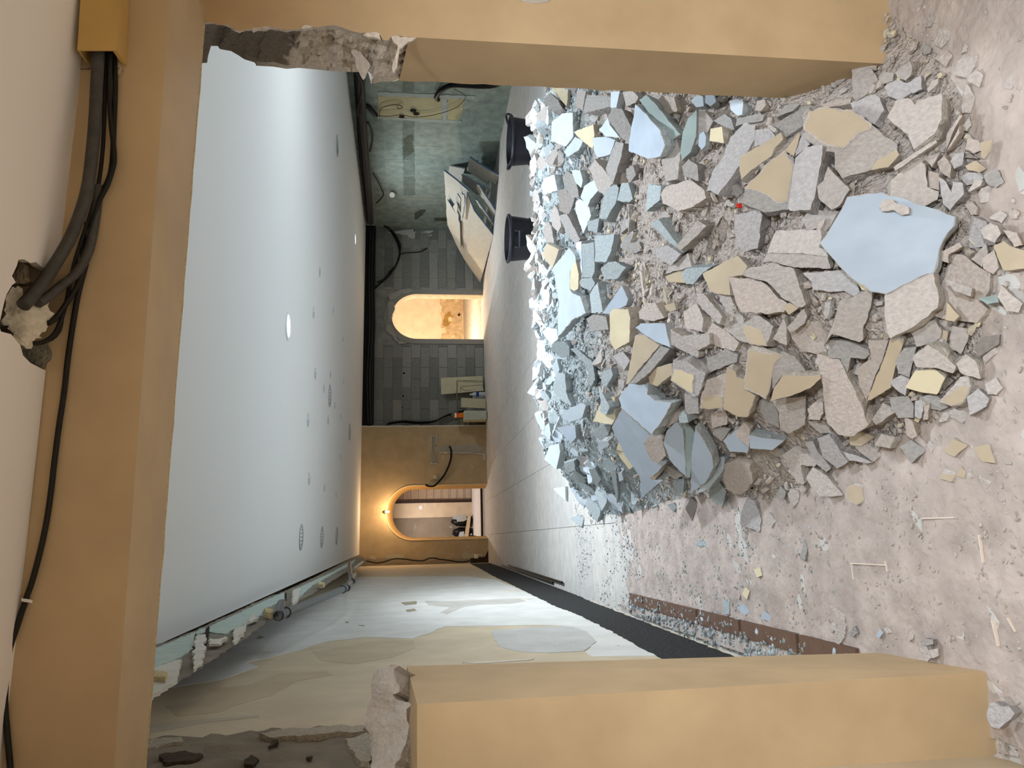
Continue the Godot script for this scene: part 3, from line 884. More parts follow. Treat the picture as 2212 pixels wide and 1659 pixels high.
	tag(obj("cable_clip", mb, M.dull), "white plastic clip holding the long black cable to the beam", "clip")
	# expanding foam stuffed into the hole
	mb = MB.new()
	var fn := Vector3(-0.05, -0.72, 0.69).normalized()
	slab(mb, outline("V", [95, 500, 150, 490, 190, 560, 230, 640, 330, 610, 435, 640, 430, 720, 470, 740, 430, 810, 430, 860, 400, 900, 340, 940, 360, 960, 290, 990, 280, 1050, 200, 1030, 130, 980, 100, 890, 90, 840, 30, 800, 50, 700, 70, 560], on_beam(60, 690, 0.085), fn), fn, 0.07, lin(232, 218, 196), lin(215, 200, 178), 0.030, 0.006, 0.010)
	tag(obj("foam_wad", mb, M.raw), "lumpy cream wad of expanding foam stuffed in the ceiling hole", "foam")
	mb = MB.new()
	slab(mb, outline("V", [185, 1035, 210, 1060, 280, 1060, 300, 1010, 420, 960, 440, 1100, 400, 1170, 390, 1215, 330, 1200, 240, 1150, 205, 1090], on_beam(85, 760, 0.012), FB_N), FB_N, 0.02, lin(150, 142, 124), lin(140, 130, 112), 0.008, 0.005, 0.015)
	tag(obj("mortar_patch", mb, M.raw), "grey mortar bared at the lower end of the ragged ceiling hole", "mortar")
	mb = MB.new()
	slab(mb, outline("V", [110, 370, 150, 340, 160, 260, 185, 255, 215, 330, 215, 390, 260, 440, 220, 470, 140, 470], on_beam(45, 590, 0.10), FB_N), FB_N, 0.02, lin(150, 130, 104), lin(140, 120, 100), 0.008, 0.005, 0.015)
	tag(obj("mortar_patch", mb, M.raw), "brown mortar bared at the upper end of the ragged ceiling hole, by the conduit", "mortar")

func beam_path(a: Array) -> PackedVector3Array:
	var pts := PackedVector3Array()
	for p in a:
		pts.append(on_beam(p[0], p[1], p[2]))
	return pts

func cable(called: String, label: String, group: String, a: Array, r: float):
	var mb := MB.new()
	mb.tube(curve(beam_path(a), 0.012), r, 8, lin(40, 34, 32))
	tag(obj(called, mb, M.plastic), label, "cable", group)

func ribbed(label: String, a: Array, r: float):
	var mb := MB.new()
	var line := curve(beam_path(a), 0.00125)
	var rad := []
	for i in line.size():
		rad.append(r * (1.0 if i % 4 > 1 else 0.80))
	mb.tube(line, rad, 12, lin(96, 90, 86))
	tag(obj("conduit", mb, M.plastic), label, "conduit")

# ---------------------------------------------------------------- far end of the long room
func arch_outline(cx: float, half: float, spring: float, top: float) -> PackedVector2Array:
	var o := PackedVector2Array()
	o.append(Vector2(cx + half, -0.05))
	for i in 25:
		var a := PI * i / 24.0
		o.append(Vector2(cx + half * cos(a), spring + (top - spring) * sin(a)))
	o.append(Vector2(cx - half, -0.05))
	return o

func wall_with_arch(mb: MB, x0: float, x1: float, y1: float, arch: PackedVector2Array, z_front: float, z_back: float, face: Color, soffit: Color, inner := PackedVector2Array()):
	if inner.is_empty():
		inner = arch
	var poly := PackedVector2Array([Vector2(x0, -0.05), Vector2(x0, y1), Vector2(x1, y1), Vector2(x1, -0.05)])
	poly.append_array(arch)
	var ix := Geometry2D.triangulate_polygon(poly)
	for i in range(0, ix.size() - 2, 3):
		for z in [z_front, z_back]:
			mb.tri(Vector3(poly[ix[i]].x, poly[ix[i]].y, z), Vector3(poly[ix[i + 1]].x, poly[ix[i + 1]].y, z), Vector3(poly[ix[i + 2]].x, poly[ix[i + 2]].y, z), Vector3(0, 0, 1 if z == z_front else -1), face)
	for i in arch.size() - 1:
		var p := arch[i]
		var q := arch[i + 1]
		var mid := Vector2((arch[0].x + arch[arch.size() - 1].x) / 2.0, 1.0)
		var inn := mid - (p + q) / 2.0
		var n := Vector2(q.y - p.y, p.x - q.x).normalized()
		if n.dot(inn) < 0.0:
			n = -n
		var p2 := inner[i]
		var q2 := inner[i + 1]
		mb.quad(Vector3(p.x, p.y, z_front), Vector3(q.x, q.y, z_front), Vector3(q2.x, q2.y, z_back), Vector3(p2.x, p2.y, z_back), Vector3(n.x, n.y, 0), soffit)
	for e in [[0, 1], [1, 2], [2, 3]]:
		var p := poly[e[0]]
		var q := poly[e[1]]
		mb.quad(Vector3(p.x, p.y, z_front), Vector3(q.x, q.y, z_front), Vector3(q.x, q.y, z_back), Vector3(p.x, p.y, z_back), Vector3(p.x + q.x - x0 - x1, p.y + q.y - y1, 0), face)

const BZ := -16.65
func block_wall():
	var arch := arch_outline(4.975, 0.525, 1.50, 2.065)
	var mb := MB.new()
	wall_with_arch(mb, 2.30, 7.35, 3.3, arch, BZ, -16.95, lin(150, 150, 143), lin(206, 192, 170))
	var w := struct("wall_back", mb, M.concrete, "bare grey concrete block wall at the far end with an arched opening", "wall")
	# blocks standing proud of the mortar
	var cols := [lin(138, 139, 133), lin(146, 147, 140), lin(130, 131, 126), lin(156, 156, 149)]
	for row in 12:
		var y0 := row * 0.204 + 0.006
		var x := 7.10 - (0.27 if row % 2 else 0.02)
		var first := true
		while x > 2.50:
			var x1 := x - 0.004 if not first else 7.095
			var x0 := maxf(x - 0.47 + 0.004, 2.47) if not first else (x + 0.004 if row % 2 else 7.09)
			first = false
			if x1 - x0 < 0.05:
				x = x0 - 0.004
				continue
			# no bare block where the arch and its render surround are
			var hit := false
			if x1 > 4.32 and x0 < 5.60 and y0 < 2.26:
				if x0 > 4.32 and x1 < 5.60:
					hit = true
				elif x0 < 4.32:
					x1 = 4.32
				else:
					x0 = 5.60
			if not hit:
				mb = MB.new()
				var k: Color = cols[(row * 5 + int(x * 7.3)) % 4]
				mb.chamfer_box(Vector3(x0, y0, BZ - 0.01), Vector3(x1, y0 + 0.193, BZ + 0.014 + 0.004 * noise.get_noise_2d(x * 9.0, row * 5.0)), 0.006, k)
				obj("concrete_block", mb, M.block, w)
			x -= 0.47
	# render round the arch
	mb = MB.new()
	var outer := arch_outline(4.975, 0.64, 1.52, 2.24)
	for i in outer.size() - 1:
		var e := [0.03 * noise.get_noise_1d(i * 5.0), 0.03 * noise.get_noise_1d(i * 5.0 + 5.0)]
		var p0 := Vector3(arch[i].x, arch[i].y, BZ + 0.03)
		var p1 := Vector3(arch[i + 1].x, arch[i + 1].y, BZ + 0.03)
		var c := Vector2(4.975, 1.2)
		var d0: Vector2 = outer[i] + (outer[i] - c).normalized() * e[0] * 2.0
		var d1: Vector2 = outer[i + 1] + (outer[i + 1] - c).normalized() * e[1] * 2.0
		mb.quad(p0, p1, Vector3(d1.x, d1.y, BZ + 0.024), Vector3(d0.x, d0.y, BZ + 0.024), Vector3(0, 0, 1), lin(158, 156, 148))
		mb.quad(Vector3(d0.x, d0.y, BZ + 0.024), Vector3(d1.x, d1.y, BZ + 0.024), Vector3(d1.x, d1.y, BZ - 0.005), Vector3(d0.x, d0.y, BZ - 0.005), Vector3(d0.x - c.x, d0.y - c.y, 0), lin(150, 148, 140))
		mb.quad(p0, p1, Vector3(arch[i + 1].x, arch[i + 1].y, BZ - 0.01), Vector3(arch[i].x, arch[i].y, BZ - 0.01), Vector3(c.x - p0.x, c.y - p0.y, 0), lin(200, 188, 168))
	obj("arch_render", mb, M.raw, w)
	var BP := Vector3(0, 0, BZ)
	var BN := Vector3(0, 0, 1)
	for a in [[240, 150, 340, 138, 440, 125, 460, 150, 450, 200, 420, 195, 400, 172, 300, 162], [500, 150, 590, 132, 600, 145, 560, 160], [555, 172, 590, 165, 590, 178, 560, 180]]:
		patch(w, "plaster_smear", "N", a, BP, BN, 0.026, 0.012, lin(206, 206, 198), M.raw, 0.0, 0.02, 0.06)
	for a in [[245, 690, 290, 690, 300, 740, 262, 850, 250, 830], [245, 640, 330, 600, 420, 590, 440, 604, 340, 640, 262, 690], [250, 860, 286, 905, 322, 990, 400, 1008, 330, 1022, 280, 960, 220, 905]]:
		patch(w, "plaster_smear", "N", a, BP, BN, 0.038, 0.02, lin(176, 174, 164), M.raw, 0.01, 0.02, 0.05)
	for a in [[370, 1248, 9], [364, 1425, 8], [358, 1513, 6], [452, 138, 6]]:
		var c := on_z(px("N", [a[0], a[1]])[0].x, px("N", [a[0], a[1]])[0].y, BZ + 0.03)
		mb = MB.new()
		mb.disc(c, a[2] * 0.0032, BN, 12, lin(20, 20, 20))
		mb.disc(c - BN * 0.005, a[2] * 0.0046, BN, 12, lin(170, 168, 160))
		obj("drilled_hole", mb, M.dull, w)
	# dark ledge of ducts under the ceiling
	mb = MB.new()
	mb.box(Vector3(2.46, 2.44, BZ), Vector3(7.1, 2.70, BZ + 0.10), lin(34, 34, 34))
	var led := struct("trim_ledge", mb, M.dull, "dark ledge along the head of the block wall under the ceiling", "trim")
	cable_run("cable_bundle", "bundle of black cables along the head of the block wall", "cable", [Vector3(2.5, 2.50, BZ + 0.15), Vector3(3.6, 2.53, BZ + 0.15), Vector3(4.6, 2.49, BZ + 0.15), Vector3(5.8, 2.51, BZ + 0.15), Vector3(6.95, 2.50, BZ + 0.16)], [0.022, 0.03, 0.018], 0.05)
	var ca := []
	for u in px("N", [150, 40, 200, 90, 255, 125, 300, 190, 330, 260, 335, 330, 300, 420, 240, 500, 160, 570, 90, 650]):
		ca.append(on_z(u.x, u.y, BZ + 0.07))
	wire("cable", "thick black cable looping down from the ceiling over the block wall", ca, 0.022, lin(28, 28, 28))
	ca = []
	for u in px("N", [170, 60, 225, 105, 280, 140, 315, 190, 341, 250, 338, 300, 310, 400, 265, 450, 215, 515, 158, 540]):
		ca.append(on_z(u.x, u.y, BZ + 0.12))
	wire("cable", "second black cable following the loop on the block wall, ending at its head", ca, 0.016, lin(34, 34, 34))
	ca = []
	for u in px("N", [340, 325, 370, 312, 430, 308, 490, 303, 530, 285, 546, 272]):
		ca.append(on_z(u.x, u.y, BZ + 0.06))
	wire("cable", "short cable branching off the loop to a red-tipped end", ca, 0.012, lin(32, 32, 32))
	for s in [0.0, 0.035, 0.07]:
		ca = []
		for u in px("O", [330, 158, 480, 140, 600, 150, 760, 140, 880, 85, 1045, 40]):
			ca.append(on_z(u.x, u.y, BZ + 0.05 + s) + Vector3(s * 0.4, -s * 0.6, 0))
		wire("cable", ["innermost", "middle", "outermost"][int(s * 30)] + " of three black cables hanging beside the torn edge of the tan wall", ca, 0.014, lin(22, 22, 24))

	# store room beyond the arch
	mb = MB.new()
	mb.box(Vector3(2.6, -0.2, -24.4), Vector3(9.4, 3.0, -24.1), lin(226, 212, 192))
	var sb := struct("wall_store", mb, M.wall, "warm lit beige wall beyond the arch in the block wall", "wall")
	patch(sb, "bare_plaster", "N", [655, 655, 700, 658, 760, 652, 820, 640, 830, 640, 830, 1000, 820, 1000, 655, 1000, 662, 960, 672, 930, 655, 880, 668, 830, 655, 780, 668, 740, 650, 700], Vector3(0, 0, -24.1), Vector3(0, 0, 1), 0.004, 0.01, lin(206, 184, 150), M.concrete, 0.0, 0.03, 0.08)
	patch(sb, "mould_stain", "N", [690, 790, 730, 770, 750, 800, 740, 850, 700, 885, 665, 870, 680, 830], Vector3(0, 0, -24.1), Vector3(0, 0, 1), 0.012, 0.008, lin(170, 140, 84), M.concrete, 0.0, 0.03, 0.08)
	for a in [[665, 670, 690, 660, 700, 675, 680, 690], [715, 815, 740, 810, 745, 840, 722, 850], [770, 670, 785, 668, 790, 690, 772, 690], [660, 900, 690, 890, 700, 930, 668, 945], [735, 955, 765, 950, 770, 970, 740, 975], [790, 900, 812, 890, 815, 905]]:
		patch(sb, "plaster_smear", "N", a, Vector3(0, 0, -24.1), Vector3(0, 0, 1), 0.016, 0.008, lin(240, 222, 190), M.raw, 0.0, 0.02, 0.08)
	patch(sb, "socket_hole", "N", [786, 795, 800, 778, 812, 792, 800, 805], Vector3(0, 0, -24.1), Vector3(0, 0, 1), 0.018, 0.008, lin(40, 34, 30), M.dull, 0.0, 0.005, 0.05)
	mb = MB.new()
	mb.box(Vector3(2.30, -0.2, -24.2), Vector3(2.6, 3.0, -16.95), lin(226, 212, 192))
	struct("wall_store_side", mb, M.wall, "beige partition between the two rooms behind the arches", "wall")
	mb = MB.new()
	mb.box(Vector3(9.3, -0.2, -24.2), Vector3(9.6, 3.0, -16.7), lin(226, 212, 192))
	struct("wall_store_end", mb, M.wall, "beige end wall of the store room", "wall")
	mb = MB.new()
	mb.box(Vector3(7.3, -0.2, -17.0), Vector3(9.6, 3.0, -16.7), lin(226, 212, 192))
	struct("wall_store_front", mb, M.wall, "wall of the store room behind the concrete wall", "wall")
	mb = MB.new()
	mb.box(Vector3(-1.5, 2.75, -24.4), Vector3(9.6, 2.95, -16.95), lin(232, 220, 200))
	struct("ceiling_far", mb, M.ceil, "cream ceiling of the rooms beyond the arches", "ceiling")

func wire(called: String, label: String, pts: Array, r: float, col: Color, group := ""):
	var mb := MB.new()
	mb.tube(curve(PackedVector3Array(pts), maxf(0.02, r * 2.0)), r, 8, col)
	tag(obj(called, mb, M.plastic), label, "cable", group)

func cable_run(called: String, label: String, category: String, pts: Array, radii: Array, sag: float):
	var t := thing(called, label, category)
	for k in radii.size():
		var mb := MB.new()
		var p2 := PackedVector3Array()
		for i in pts.size():
			p2.append(pts[i] + Vector3(0, (k - 1) * 0.05 + sag * 0.5 * noise.get_noise_1d(i * 7.0 + k * 31.0), 0.02 * noise.get_noise_1d(i * 11.0 + k * 17.0)))
		mb.tube(curve(p2, 0.08), radii[k], 8, lin(40 + k * 8, 40 + k * 8, 42 + k * 8))
		obj("strand", mb, M.plastic, t)

const AZ := -16.45
func arch_wall():
	var arch := arch_outline(0.595, 0.575, 1.58, 2.155)
	var mb := MB.new()
	var tan := lin(186, 164, 128)
	wall_with_arch(mb, -0.85, 2.45, 3.3, arch, AZ, -16.85, tan, lin(214, 176, 116), arch_outline(0.59, 0.515, 1.55, 2.03))
	var w := struct("wall_end", mb, M.wall, "tan painted end wall with a round-headed archway", "wall")
	var AP := Vector3(0, 0, AZ)
	var AN := Vector3(0, 0, 1)
	# bright bead along the arch edge
	mb = MB.new()
	var bead := PackedVector3Array()
	for p in arch:
		bead.append(Vector3(p.x, p.y, AZ))
	mb.tube(bead, 0.012, 6, lin(232, 208, 166))
	obj("arch_bead", mb, M.wall, w)
	# chased channel and patches
	patch(w, "chase", "O", [770, 372, 900, 362, 975, 362, 980, 348, 1180, 348, 1200, 364, 1245, 368, 1250, 410, 1180, 425, 1000, 432, 820, 430, 770, 412], AP, AN, 0.006, 0.02, lin(186, 178, 160), M.raw, 0.012, 0.012, 0.05)
	patch(w, "chase", "O", [742, 270, 804, 272, 802, 350, 790, 362, 762, 368, 765, 420, 790, 470, 806, 500, 804, 536, 745, 532, 742, 400], AP, AN, 0.010, 0.012, lin(178, 170, 150), M.raw, 0.008, 0.010, 0.05)
	for a in [[742, 268, 752, 268, 750, 420, 742, 420], [752, 268, 806, 270, 806, 276, 752, 275], [800, 276, 806, 276, 802, 350, 797, 345], [744, 520, 806, 526, 804, 538, 744, 532], [820, 420, 1180, 428, 1260, 440, 1262, 500, 1240, 495, 1240, 450, 1180, 438, 820, 432]]:
		patch(w, "plaster_smear", "O", a, AP, AN, 0.018, 0.008, lin(214, 208, 190), M.raw, 0.0, 0.010, 0.05)
	for a in [[850, 450, 865, 445, 875, 480, 858, 478], [1125, 545, 1160, 560, 1150, 578, 1122, 580], [920, 592, 926, 592, 940, 630, 934, 630], [980, 650, 988, 652, 984, 660, 978, 658], [1085, 1300, 1105, 1305, 1125, 1330, 1082, 1322], [935, 1380, 965, 1378, 970, 1390, 945, 1396], [1045, 1375, 1080, 1360, 1100, 1375, 1180, 1378, 1240, 1380, 1240, 1408, 1150, 1410, 1100, 1425, 1060, 1430, 1040, 1415], [160, 1405, 200, 1392, 240, 1430, 180, 1428], [320, 1392, 490, 1390, 498, 1425, 320, 1425], [690, 1400, 780, 1398, 820, 1410, 700, 1412]]:
		patch(w, "plaster_smear", "O", a, AP, AN, 0.005, 0.008, lin(206, 194, 168), M.raw, 0.0, 0.014, 0.05)
	patch(w, "bare_plaster", "O", [110, 1436, 250, 1420, 480, 1418, 700, 1440, 1110, 1420, 1112, 1476, 110, 1476], AP, AN, 0.003, 0.006, lin(178, 160, 132), M.raw, 0.0, 0.02, 0.06)
	patch(w, "chipped_corner", "O", [1118, 1425, 1180, 1412, 1260, 1408, 1290, 1330, 1306, 1380, 1312, 1470, 1270, 1475, 1118, 1468], AP, AN, 0.008, 0.012, lin(66, 52, 42), M.concrete, 0.01, 0.01, 0.04)
	# torn plaster edge beside the block wall
	mb = MB.new()
	var prev := Vector3.ZERO
	for i in 61:
		var y := 2.70 * i / 60.0
		var p := Vector3(2.455 + 0.012 * noise.get_noise_1d(i * 2.3) + 0.006, y, AZ + 0.004)
		if i:
			mb.quad(prev, p, p + Vector3(-0.03, 0, 0.002), prev + Vector3(-0.03, 0, 0.002), Vector3(0, 0, 1), lin(226, 218, 202))
			mb.quad(prev, p, p + Vector3(0.004, 0, -0.05), prev + Vector3(0.004, 0, -0.05), Vector3(1, 0, 0), lin(210, 202, 188))
		prev = p
	obj("torn_edge", mb, M.raw, w)
	# switch plate low on the wall
	switch_plate("flush tan switch plate on the end wall above the hanging cable", on_z(940.5, 1031, AZ), 0.10, lin(198, 182, 150))
	var ca := []
	for u in px("O", [918, 366, 932, 385, 938, 430, 932, 490, 910, 560, 870, 640, 820, 700, 780, 738, 740, 744, 710, 738, 695, 728]):
		ca.append(on_z(u.x, u.y, AZ + 0.05))
	wire("cable", "black flex drooping across the tan end wall to the arch", ca, 0.02, lin(24, 22, 22))
	ca = []
	for u in px("O", [80, 1445, 150, 1450, 230, 1466, 300, 1458, 400, 1428, 500, 1432, 600, 1445, 670, 1445, 750, 1420, 830, 1432, 900, 1440, 990, 1455, 1060, 1456, 1115, 1446]):
		ca.append(on_z(u.x, u.y, AZ + 0.03))
	wire("cable", "thin black cable wandering down the corner of the end wall", ca, 0.011, lin(22, 20, 20))
	switch_plate("white socket plate by the floor in the corner of the end wall", on_z(1028.5, 1202, AZ + 0.02), 0.085, lin(232, 222, 204))
	# lamp clipped at the crown of the arch
	var l := thing("arch_lamp", "small bare bulb lit at the crown of the tan archway", "lamp", Vector3(0.62, 2.13, AZ + 0.05))
	mb = MB.new()
	mb.lathe([[0.0, 0.05], [0.02, 0.045], [0.03, 0.02], [0.028, -0.01], [0.0, -0.01]], Vector3.ZERO, 14, lin(220, 210, 190))
	obj("holder", mb, M.dull, l)
	mb = MB.new()
	mb.lathe([[0.0, -0.055], [0.014, -0.051], [0.024, -0.038], [0.024, -0.026], [0.014, -0.008], [0.0, -0.008]], Vector3.ZERO, 16, Color(1, 1, 1))
	obj("bulb", mb, M.glow_warm, l)

	# hall beyond the archway
	mb = MB.new()
	mb.box(Vector3(-1.4, -0.2, -21.4), Vector3(0.62, 2.95, -21.05), lin(150, 136, 120))
	var hb := struct("wall_hall", mb, M.wall, "taupe wall beyond the archway with dusty smears", "wall")
	var HP := Vector3(0, 0, -21.05)
	patch(hb, "pale_smear", "S", [480, 710, 494, 712, 500, 900, 490, 1100, 478, 1100, 484, 900], HP, AN, 0.004, 0.006, lin(186, 172, 156), M.raw, 0.0, 0.03, 0.08)
	for a in [[500, 708, 548, 706, 545, 740, 562, 780, 550, 786, 530, 745], [680, 720, 740, 715, 755, 770, 700, 770], [610, 810, 625, 812, 622, 830, 612, 826], [1140, 930, 1190, 920, 1200, 960, 1150, 960]]:
		patch(hb, "pale_smear", "S", a, HP, AN, 0.006, 0.006, lin(206, 200, 190), M.raw, 0.0, 0.02, 0.06)
	mb = MB.new()
	mb.box(Vector3(0.62, -0.2, -21.2), Vector3(1.01, 2.95, -20.98), lin(222, 200, 172))
	struct("wall_pier", mb, M.wall, "pale beige pier with a white switch beyond the archway", "wall")
	mb = MB.new()
	mb.box(Vector3(1.0, -0.2, -21.4), Vector3(2.4, 2.95, -21.15), lin(150, 120, 96))
	struct("wall_boarded", mb, M.wall, "wall behind the pale horizontal boards", "wall")
	mb = MB.new()
	mb.box(Vector3(1.01, 0.0, -21.2), Vector3(1.085, 2.7, -20.96), lin(62, 48, 46))
	struct("door_frame", mb, M.wood, "dark brown post between the boards and the beige pier", "post")
	mb = MB.new()
	mb.box(Vector3(-1.5, -0.2, -21.4), Vector3(-1.2, 2.95, -16.8), lin(214, 190, 156))
	struct("wall_hall_side", mb, M.wall, "side wall of the hall beyond the archway", "wall")
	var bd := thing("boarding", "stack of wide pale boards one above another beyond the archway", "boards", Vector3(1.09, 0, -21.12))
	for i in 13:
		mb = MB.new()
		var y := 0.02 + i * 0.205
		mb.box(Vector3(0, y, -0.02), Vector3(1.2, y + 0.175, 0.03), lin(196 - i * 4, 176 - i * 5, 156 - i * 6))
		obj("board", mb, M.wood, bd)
		mb = MB.new()
		mb.box(Vector3(0, y + 0.177, -0.02), Vector3(1.2, y + 0.192, 0.045), lin(214, 204, 192))
		obj("nosing", mb, M.wood, bd)
	switch_plate("white light switch on the beige pier beyond the archway", on_z(909.5, 1096, -20.98), 0.10, lin(238, 234, 228))
	mb = MB.new()
	mb.box(Vector3(-1.2, 0.0, -21.0), Vector3(2.3, 0.014, -17.9), lin(222, 212, 206))
	struct("floor_hall", mb, M.tile, "pale dusty floor of the hall beyond the archway", "floor")
	mb = MB.new()
	mb.box(Vector3(-1.3, 0.0, -17.9), Vector3(2.4, 0.03, -17.82), lin(60, 52, 48))
	struct("trim_threshold", mb, M.dull, "dark threshold strip across the floor beyond the archway", "trim")

func switch_plate(label: String, at: Vector3, s: float, col: Color):
	var t := thing("switch", label, "switch", at)
	var mb := MB.new()
	mb.chamfer_box(Vector3(-s / 2, -s / 2, 0), Vector3(s / 2, s / 2, 0.014), 0.006, col)
	obj("plate", mb, M.dull, t)
	mb = MB.new()
	mb.chamfer_box(Vector3(-s * 0.3, -s * 0.3, 0.012), Vector3(s * 0.3, s * 0.3, 0.022), 0.004, col * 0.96)
	obj("rocker", mb, M.dull, t)

func downlight(label: String, at: Vector3, lit: bool, r := 0.09):
	var t := thing("ceiling_lamp", label, "lamp", at)
	var mb := MB.new()
	mb.lathe([[r * 0.78, 0.004], [r * 0.78, -0.004], [r * 0.86, -0.010], [r, -0.006], [r, 0.002]], Vector3.ZERO, 32, lin(226, 228, 228) if lit else lin(176, 178, 178))
	obj("trim_ring", mb, M.dull, t)
	mb = MB.new()
	if lit:
		mb.lathe([[r * 0.79, -0.002], [r * 0.4, -0.005], [0.0, -0.006]], Vector3.ZERO, 32, Color(1, 1, 1))
		obj("diffuser", mb, M.glow_cool, t)
	else:
		mb.lathe([[r * 0.79, 0.003], [r * 0.5, 0.002], [0.0, 0.002]], Vector3.ZERO, 32, lin(128, 130, 130))
		obj("reflector", mb, M.dull, t)
		for i in 5:
			mb = MB.new()
			var x := (i - 2) * r * 0.28
			var h := sqrt(maxf(0.0, 0.6 * r * r - x * x))
			mb.box(Vector3(x - 0.003, -0.003, -h), Vector3(x + 0.003, 0.003, h), lin(86, 88, 88))
			obj("louvre", mb, M.dull, t)

func far_room():
	downlight("lit round ceiling lamp above the far edge of the rubble, larger of the two glowing", on_ceil(622, 704), true, 0.125)
	downlight("lit round ceiling lamp far down the room by the block wall", on_ceil(767, 517), true, 0.125)
	site_lamp()
	downlight("lit round ceiling lamp tucked out of view just beyond the beam", Vector3(1.94, ceil_y(1.94, -3.42), -3.42), true, 0.125)
	downlight("round ceiling lamp in the hall beyond the archway", Vector3(0.5, 2.745, -19.3), true, 0.09)
	downlight("round ceiling lamp in the front room above the opening", Vector3(0.95, 2.30, -0.75), true, 0.08)
	downlight("round ceiling lamp in the front room behind the camera", Vector3(0.4, 2.32, 0.9), true, 0.08)
	downlight("unlit round ceiling lamp near the concrete wall", on_ceil(728, 315), false, 0.15)
	downlight("unlit louvred ceiling lamp amid the cut-outs in the middle of the ceiling", on_ceil(712, 855), false, 0.15)
	downlight("unlit ceiling lamp farthest down the room toward the tan wall", on_ceil(755, 933), false, 0.15)
	downlight("unlit louvred ceiling lamp nearest of the row of three by the left wall", on_ceil(650, 1160), false, 0.13)
	downlight("unlit ceiling lamp in the middle of the row of three by the left wall", on_ceil(695, 1160), false, 0.13)
	downlight("unlit ceiling lamp farthest in the row of three by the left wall", on_ceil(727, 1157), false, 0.13)
	var mb := MB.new()
	mb.lathe([[0.0, 0.0], [0.06, -0.02], [0.06, -0.06], [0.0, -0.09]], Vector3(4.1, 2.0, -19.6), 16, Color(1, 1, 1))
	tag(obj("store_lamp", mb, M.glow_warm), "warm bulb hanging in the room beyond the block wall arch, out of view", "lamp")
	mb = MB.new()
	mb.tube(PackedVector3Array([Vector3(4.1, 1.99, -19.6), Vector3(4.1, 2.75, -19.6)]), 0.006, 6, lin(30, 30, 30))
	tag(obj("lamp_cord", mb, M.plastic), "cord of the bulb in the room beyond the block wall arch", "cord")

	# ducting and cables at the head of the concrete wall
	var duct := []
	for u in [[775, 60], [781, 200], [784, 260], [790, 340], [797, 420], [801, 480]]:
		duct.append(on_x(u[0], u[1], 6.94))
	mb = MB.new()
	mb.tube(curve(PackedVector3Array(duct), 0.15), 0.062, 12, lin(64, 62, 62))
	tag(obj("duct_pipe", mb, M.plastic), "dark grey insulated pipe along the head of the concrete wall", "pipe")
	duct = []
	for u in [[764, 60], [772, 200], [780, 330], [790, 420], [796, 480]]:
		duct.append(on_x(u[0], u[1], 7.055))
	mb = MB.new()
	mb.tube(curve(PackedVector3Array(duct), 0.15), 0.04, 12, lin(40, 38, 38))
	tag(obj("duct_pipe", mb, M.plastic), "black conduit above the insulated pipe on the concrete wall", "pipe")
	var ca := []
	for u in px("Z", [120, 225, 165, 300, 178, 380, 160, 470, 140, 540, 135, 620]):
		ca.append(on_x(u.x, u.y, 6.88))
	wire("cable", "black cable swinging out of the ceiling gap behind the broken masonry", ca, 0.025, lin(26, 26, 26))
	ca = []
	for u in px("Z", [225, 680, 255, 740, 268, 800, 262, 870, 245, 940]):
		ca.append(on_x(u.x, u.y, 6.9))
	wire("cable", "grey cable bowed out from the insulated pipe", ca, 0.02, lin(58, 58, 56))
	ca = []
	for u in px("Z", [272, 1135, 310, 1200, 345, 1270, 366, 1325, 340, 1370, 300, 1405]):
		ca.append(on_x(u.x, u.y, 7.04))
	wire("cable", "thin black wire hanging in a loop under the insulated pipe", ca, 0.012, lin(30, 30, 30))
	mb = MB.new()
	var cpts := PackedVector3Array()
	for u in px("Z", [205, 530, 235, 545, 270, 585, 300, 620]):
		cpts.append(on_x(u.x, u.y, 7.03))
	mb.tube(curve(cpts, 0.05), 0.04, 10, lin(24, 24, 24))
	tag(obj("cable_tail", mb, M.plastic), "stub of thick black conduit ending at the beige panel on the concrete wall", "cable")
	ca = []
	for u in px("Z", [330, 630, 345, 560, 420, 530, 490, 525, 540, 545, 500, 560, 490, 540]):
		ca.append(on_x(u.x, u.y, 7.06))
	wire("wire", "thin bare wire curling over the beige panel on the concrete wall", ca, 0.007, lin(84, 76, 60))
	ca = []
	for u in px("L", [245, 430, 330, 435, 420, 425, 500, 440, 600, 435, 700, 415, 800, 380, 850, 345, 880, 290, 800, 240]):
		ca.append(on_x(u.x, u.y, 7.05))
	wire("wire", "long thin wire trailing across the beige panel toward the floor", ca, 0.006, lin(90, 84, 66))
	for a in [[506, 396, 0.05, "topmost"], [528, 420, 0.05, "middle"], [424, 440, 0.045, "lowest"]]:
		var c := px("L", [a[0], a[1]])[0]
		mb = MB.new()
		mb.disc(on_x(c.x, c.y, 7.085), a[2], Vector3(-1, 0, 0), 12, lin(22, 22, 20))
		mb.tube(PackedVector3Array([on_x(c.x, c.y, 7.10), on_x(c.x, c.y, 7.08)]), a[2] * 1.05, 12, lin(36, 34, 30), false)
		tag(obj("socket_hole", mb, M.dull), str(a[3]) + " of three round dark socket holes in the beige panel on the concrete wall", "hole")
	mb = MB.new()
	mb.tube(PackedVector3Array([on_x(847, 421, 7.12), on_x(847, 421, 6.98)]), 0.055, 14, lin(226, 222, 206))
	tag(obj("pipe_stub", mb, M.dull), "short white pipe stub sticking out of the concrete wall near its corner", "pipe")
	ca = []
	for u in px("L", [1140, 180, 1110, 205, 1060, 218, 980, 220, 900, 216, 800, 212, 750, 224, 705, 250, 680, 280, 672, 300, 684, 318]):
		ca.append(on_x(u.x, u.y, 7.03))
	wire("cable", "thick black hose strapped to the concrete wall and drooping at its end", ca, 0.042, lin(26, 28, 28))

	# plasterboard sheets leaning in the corner
	boards()
	pipes()
	base_cables()
	corner_things()
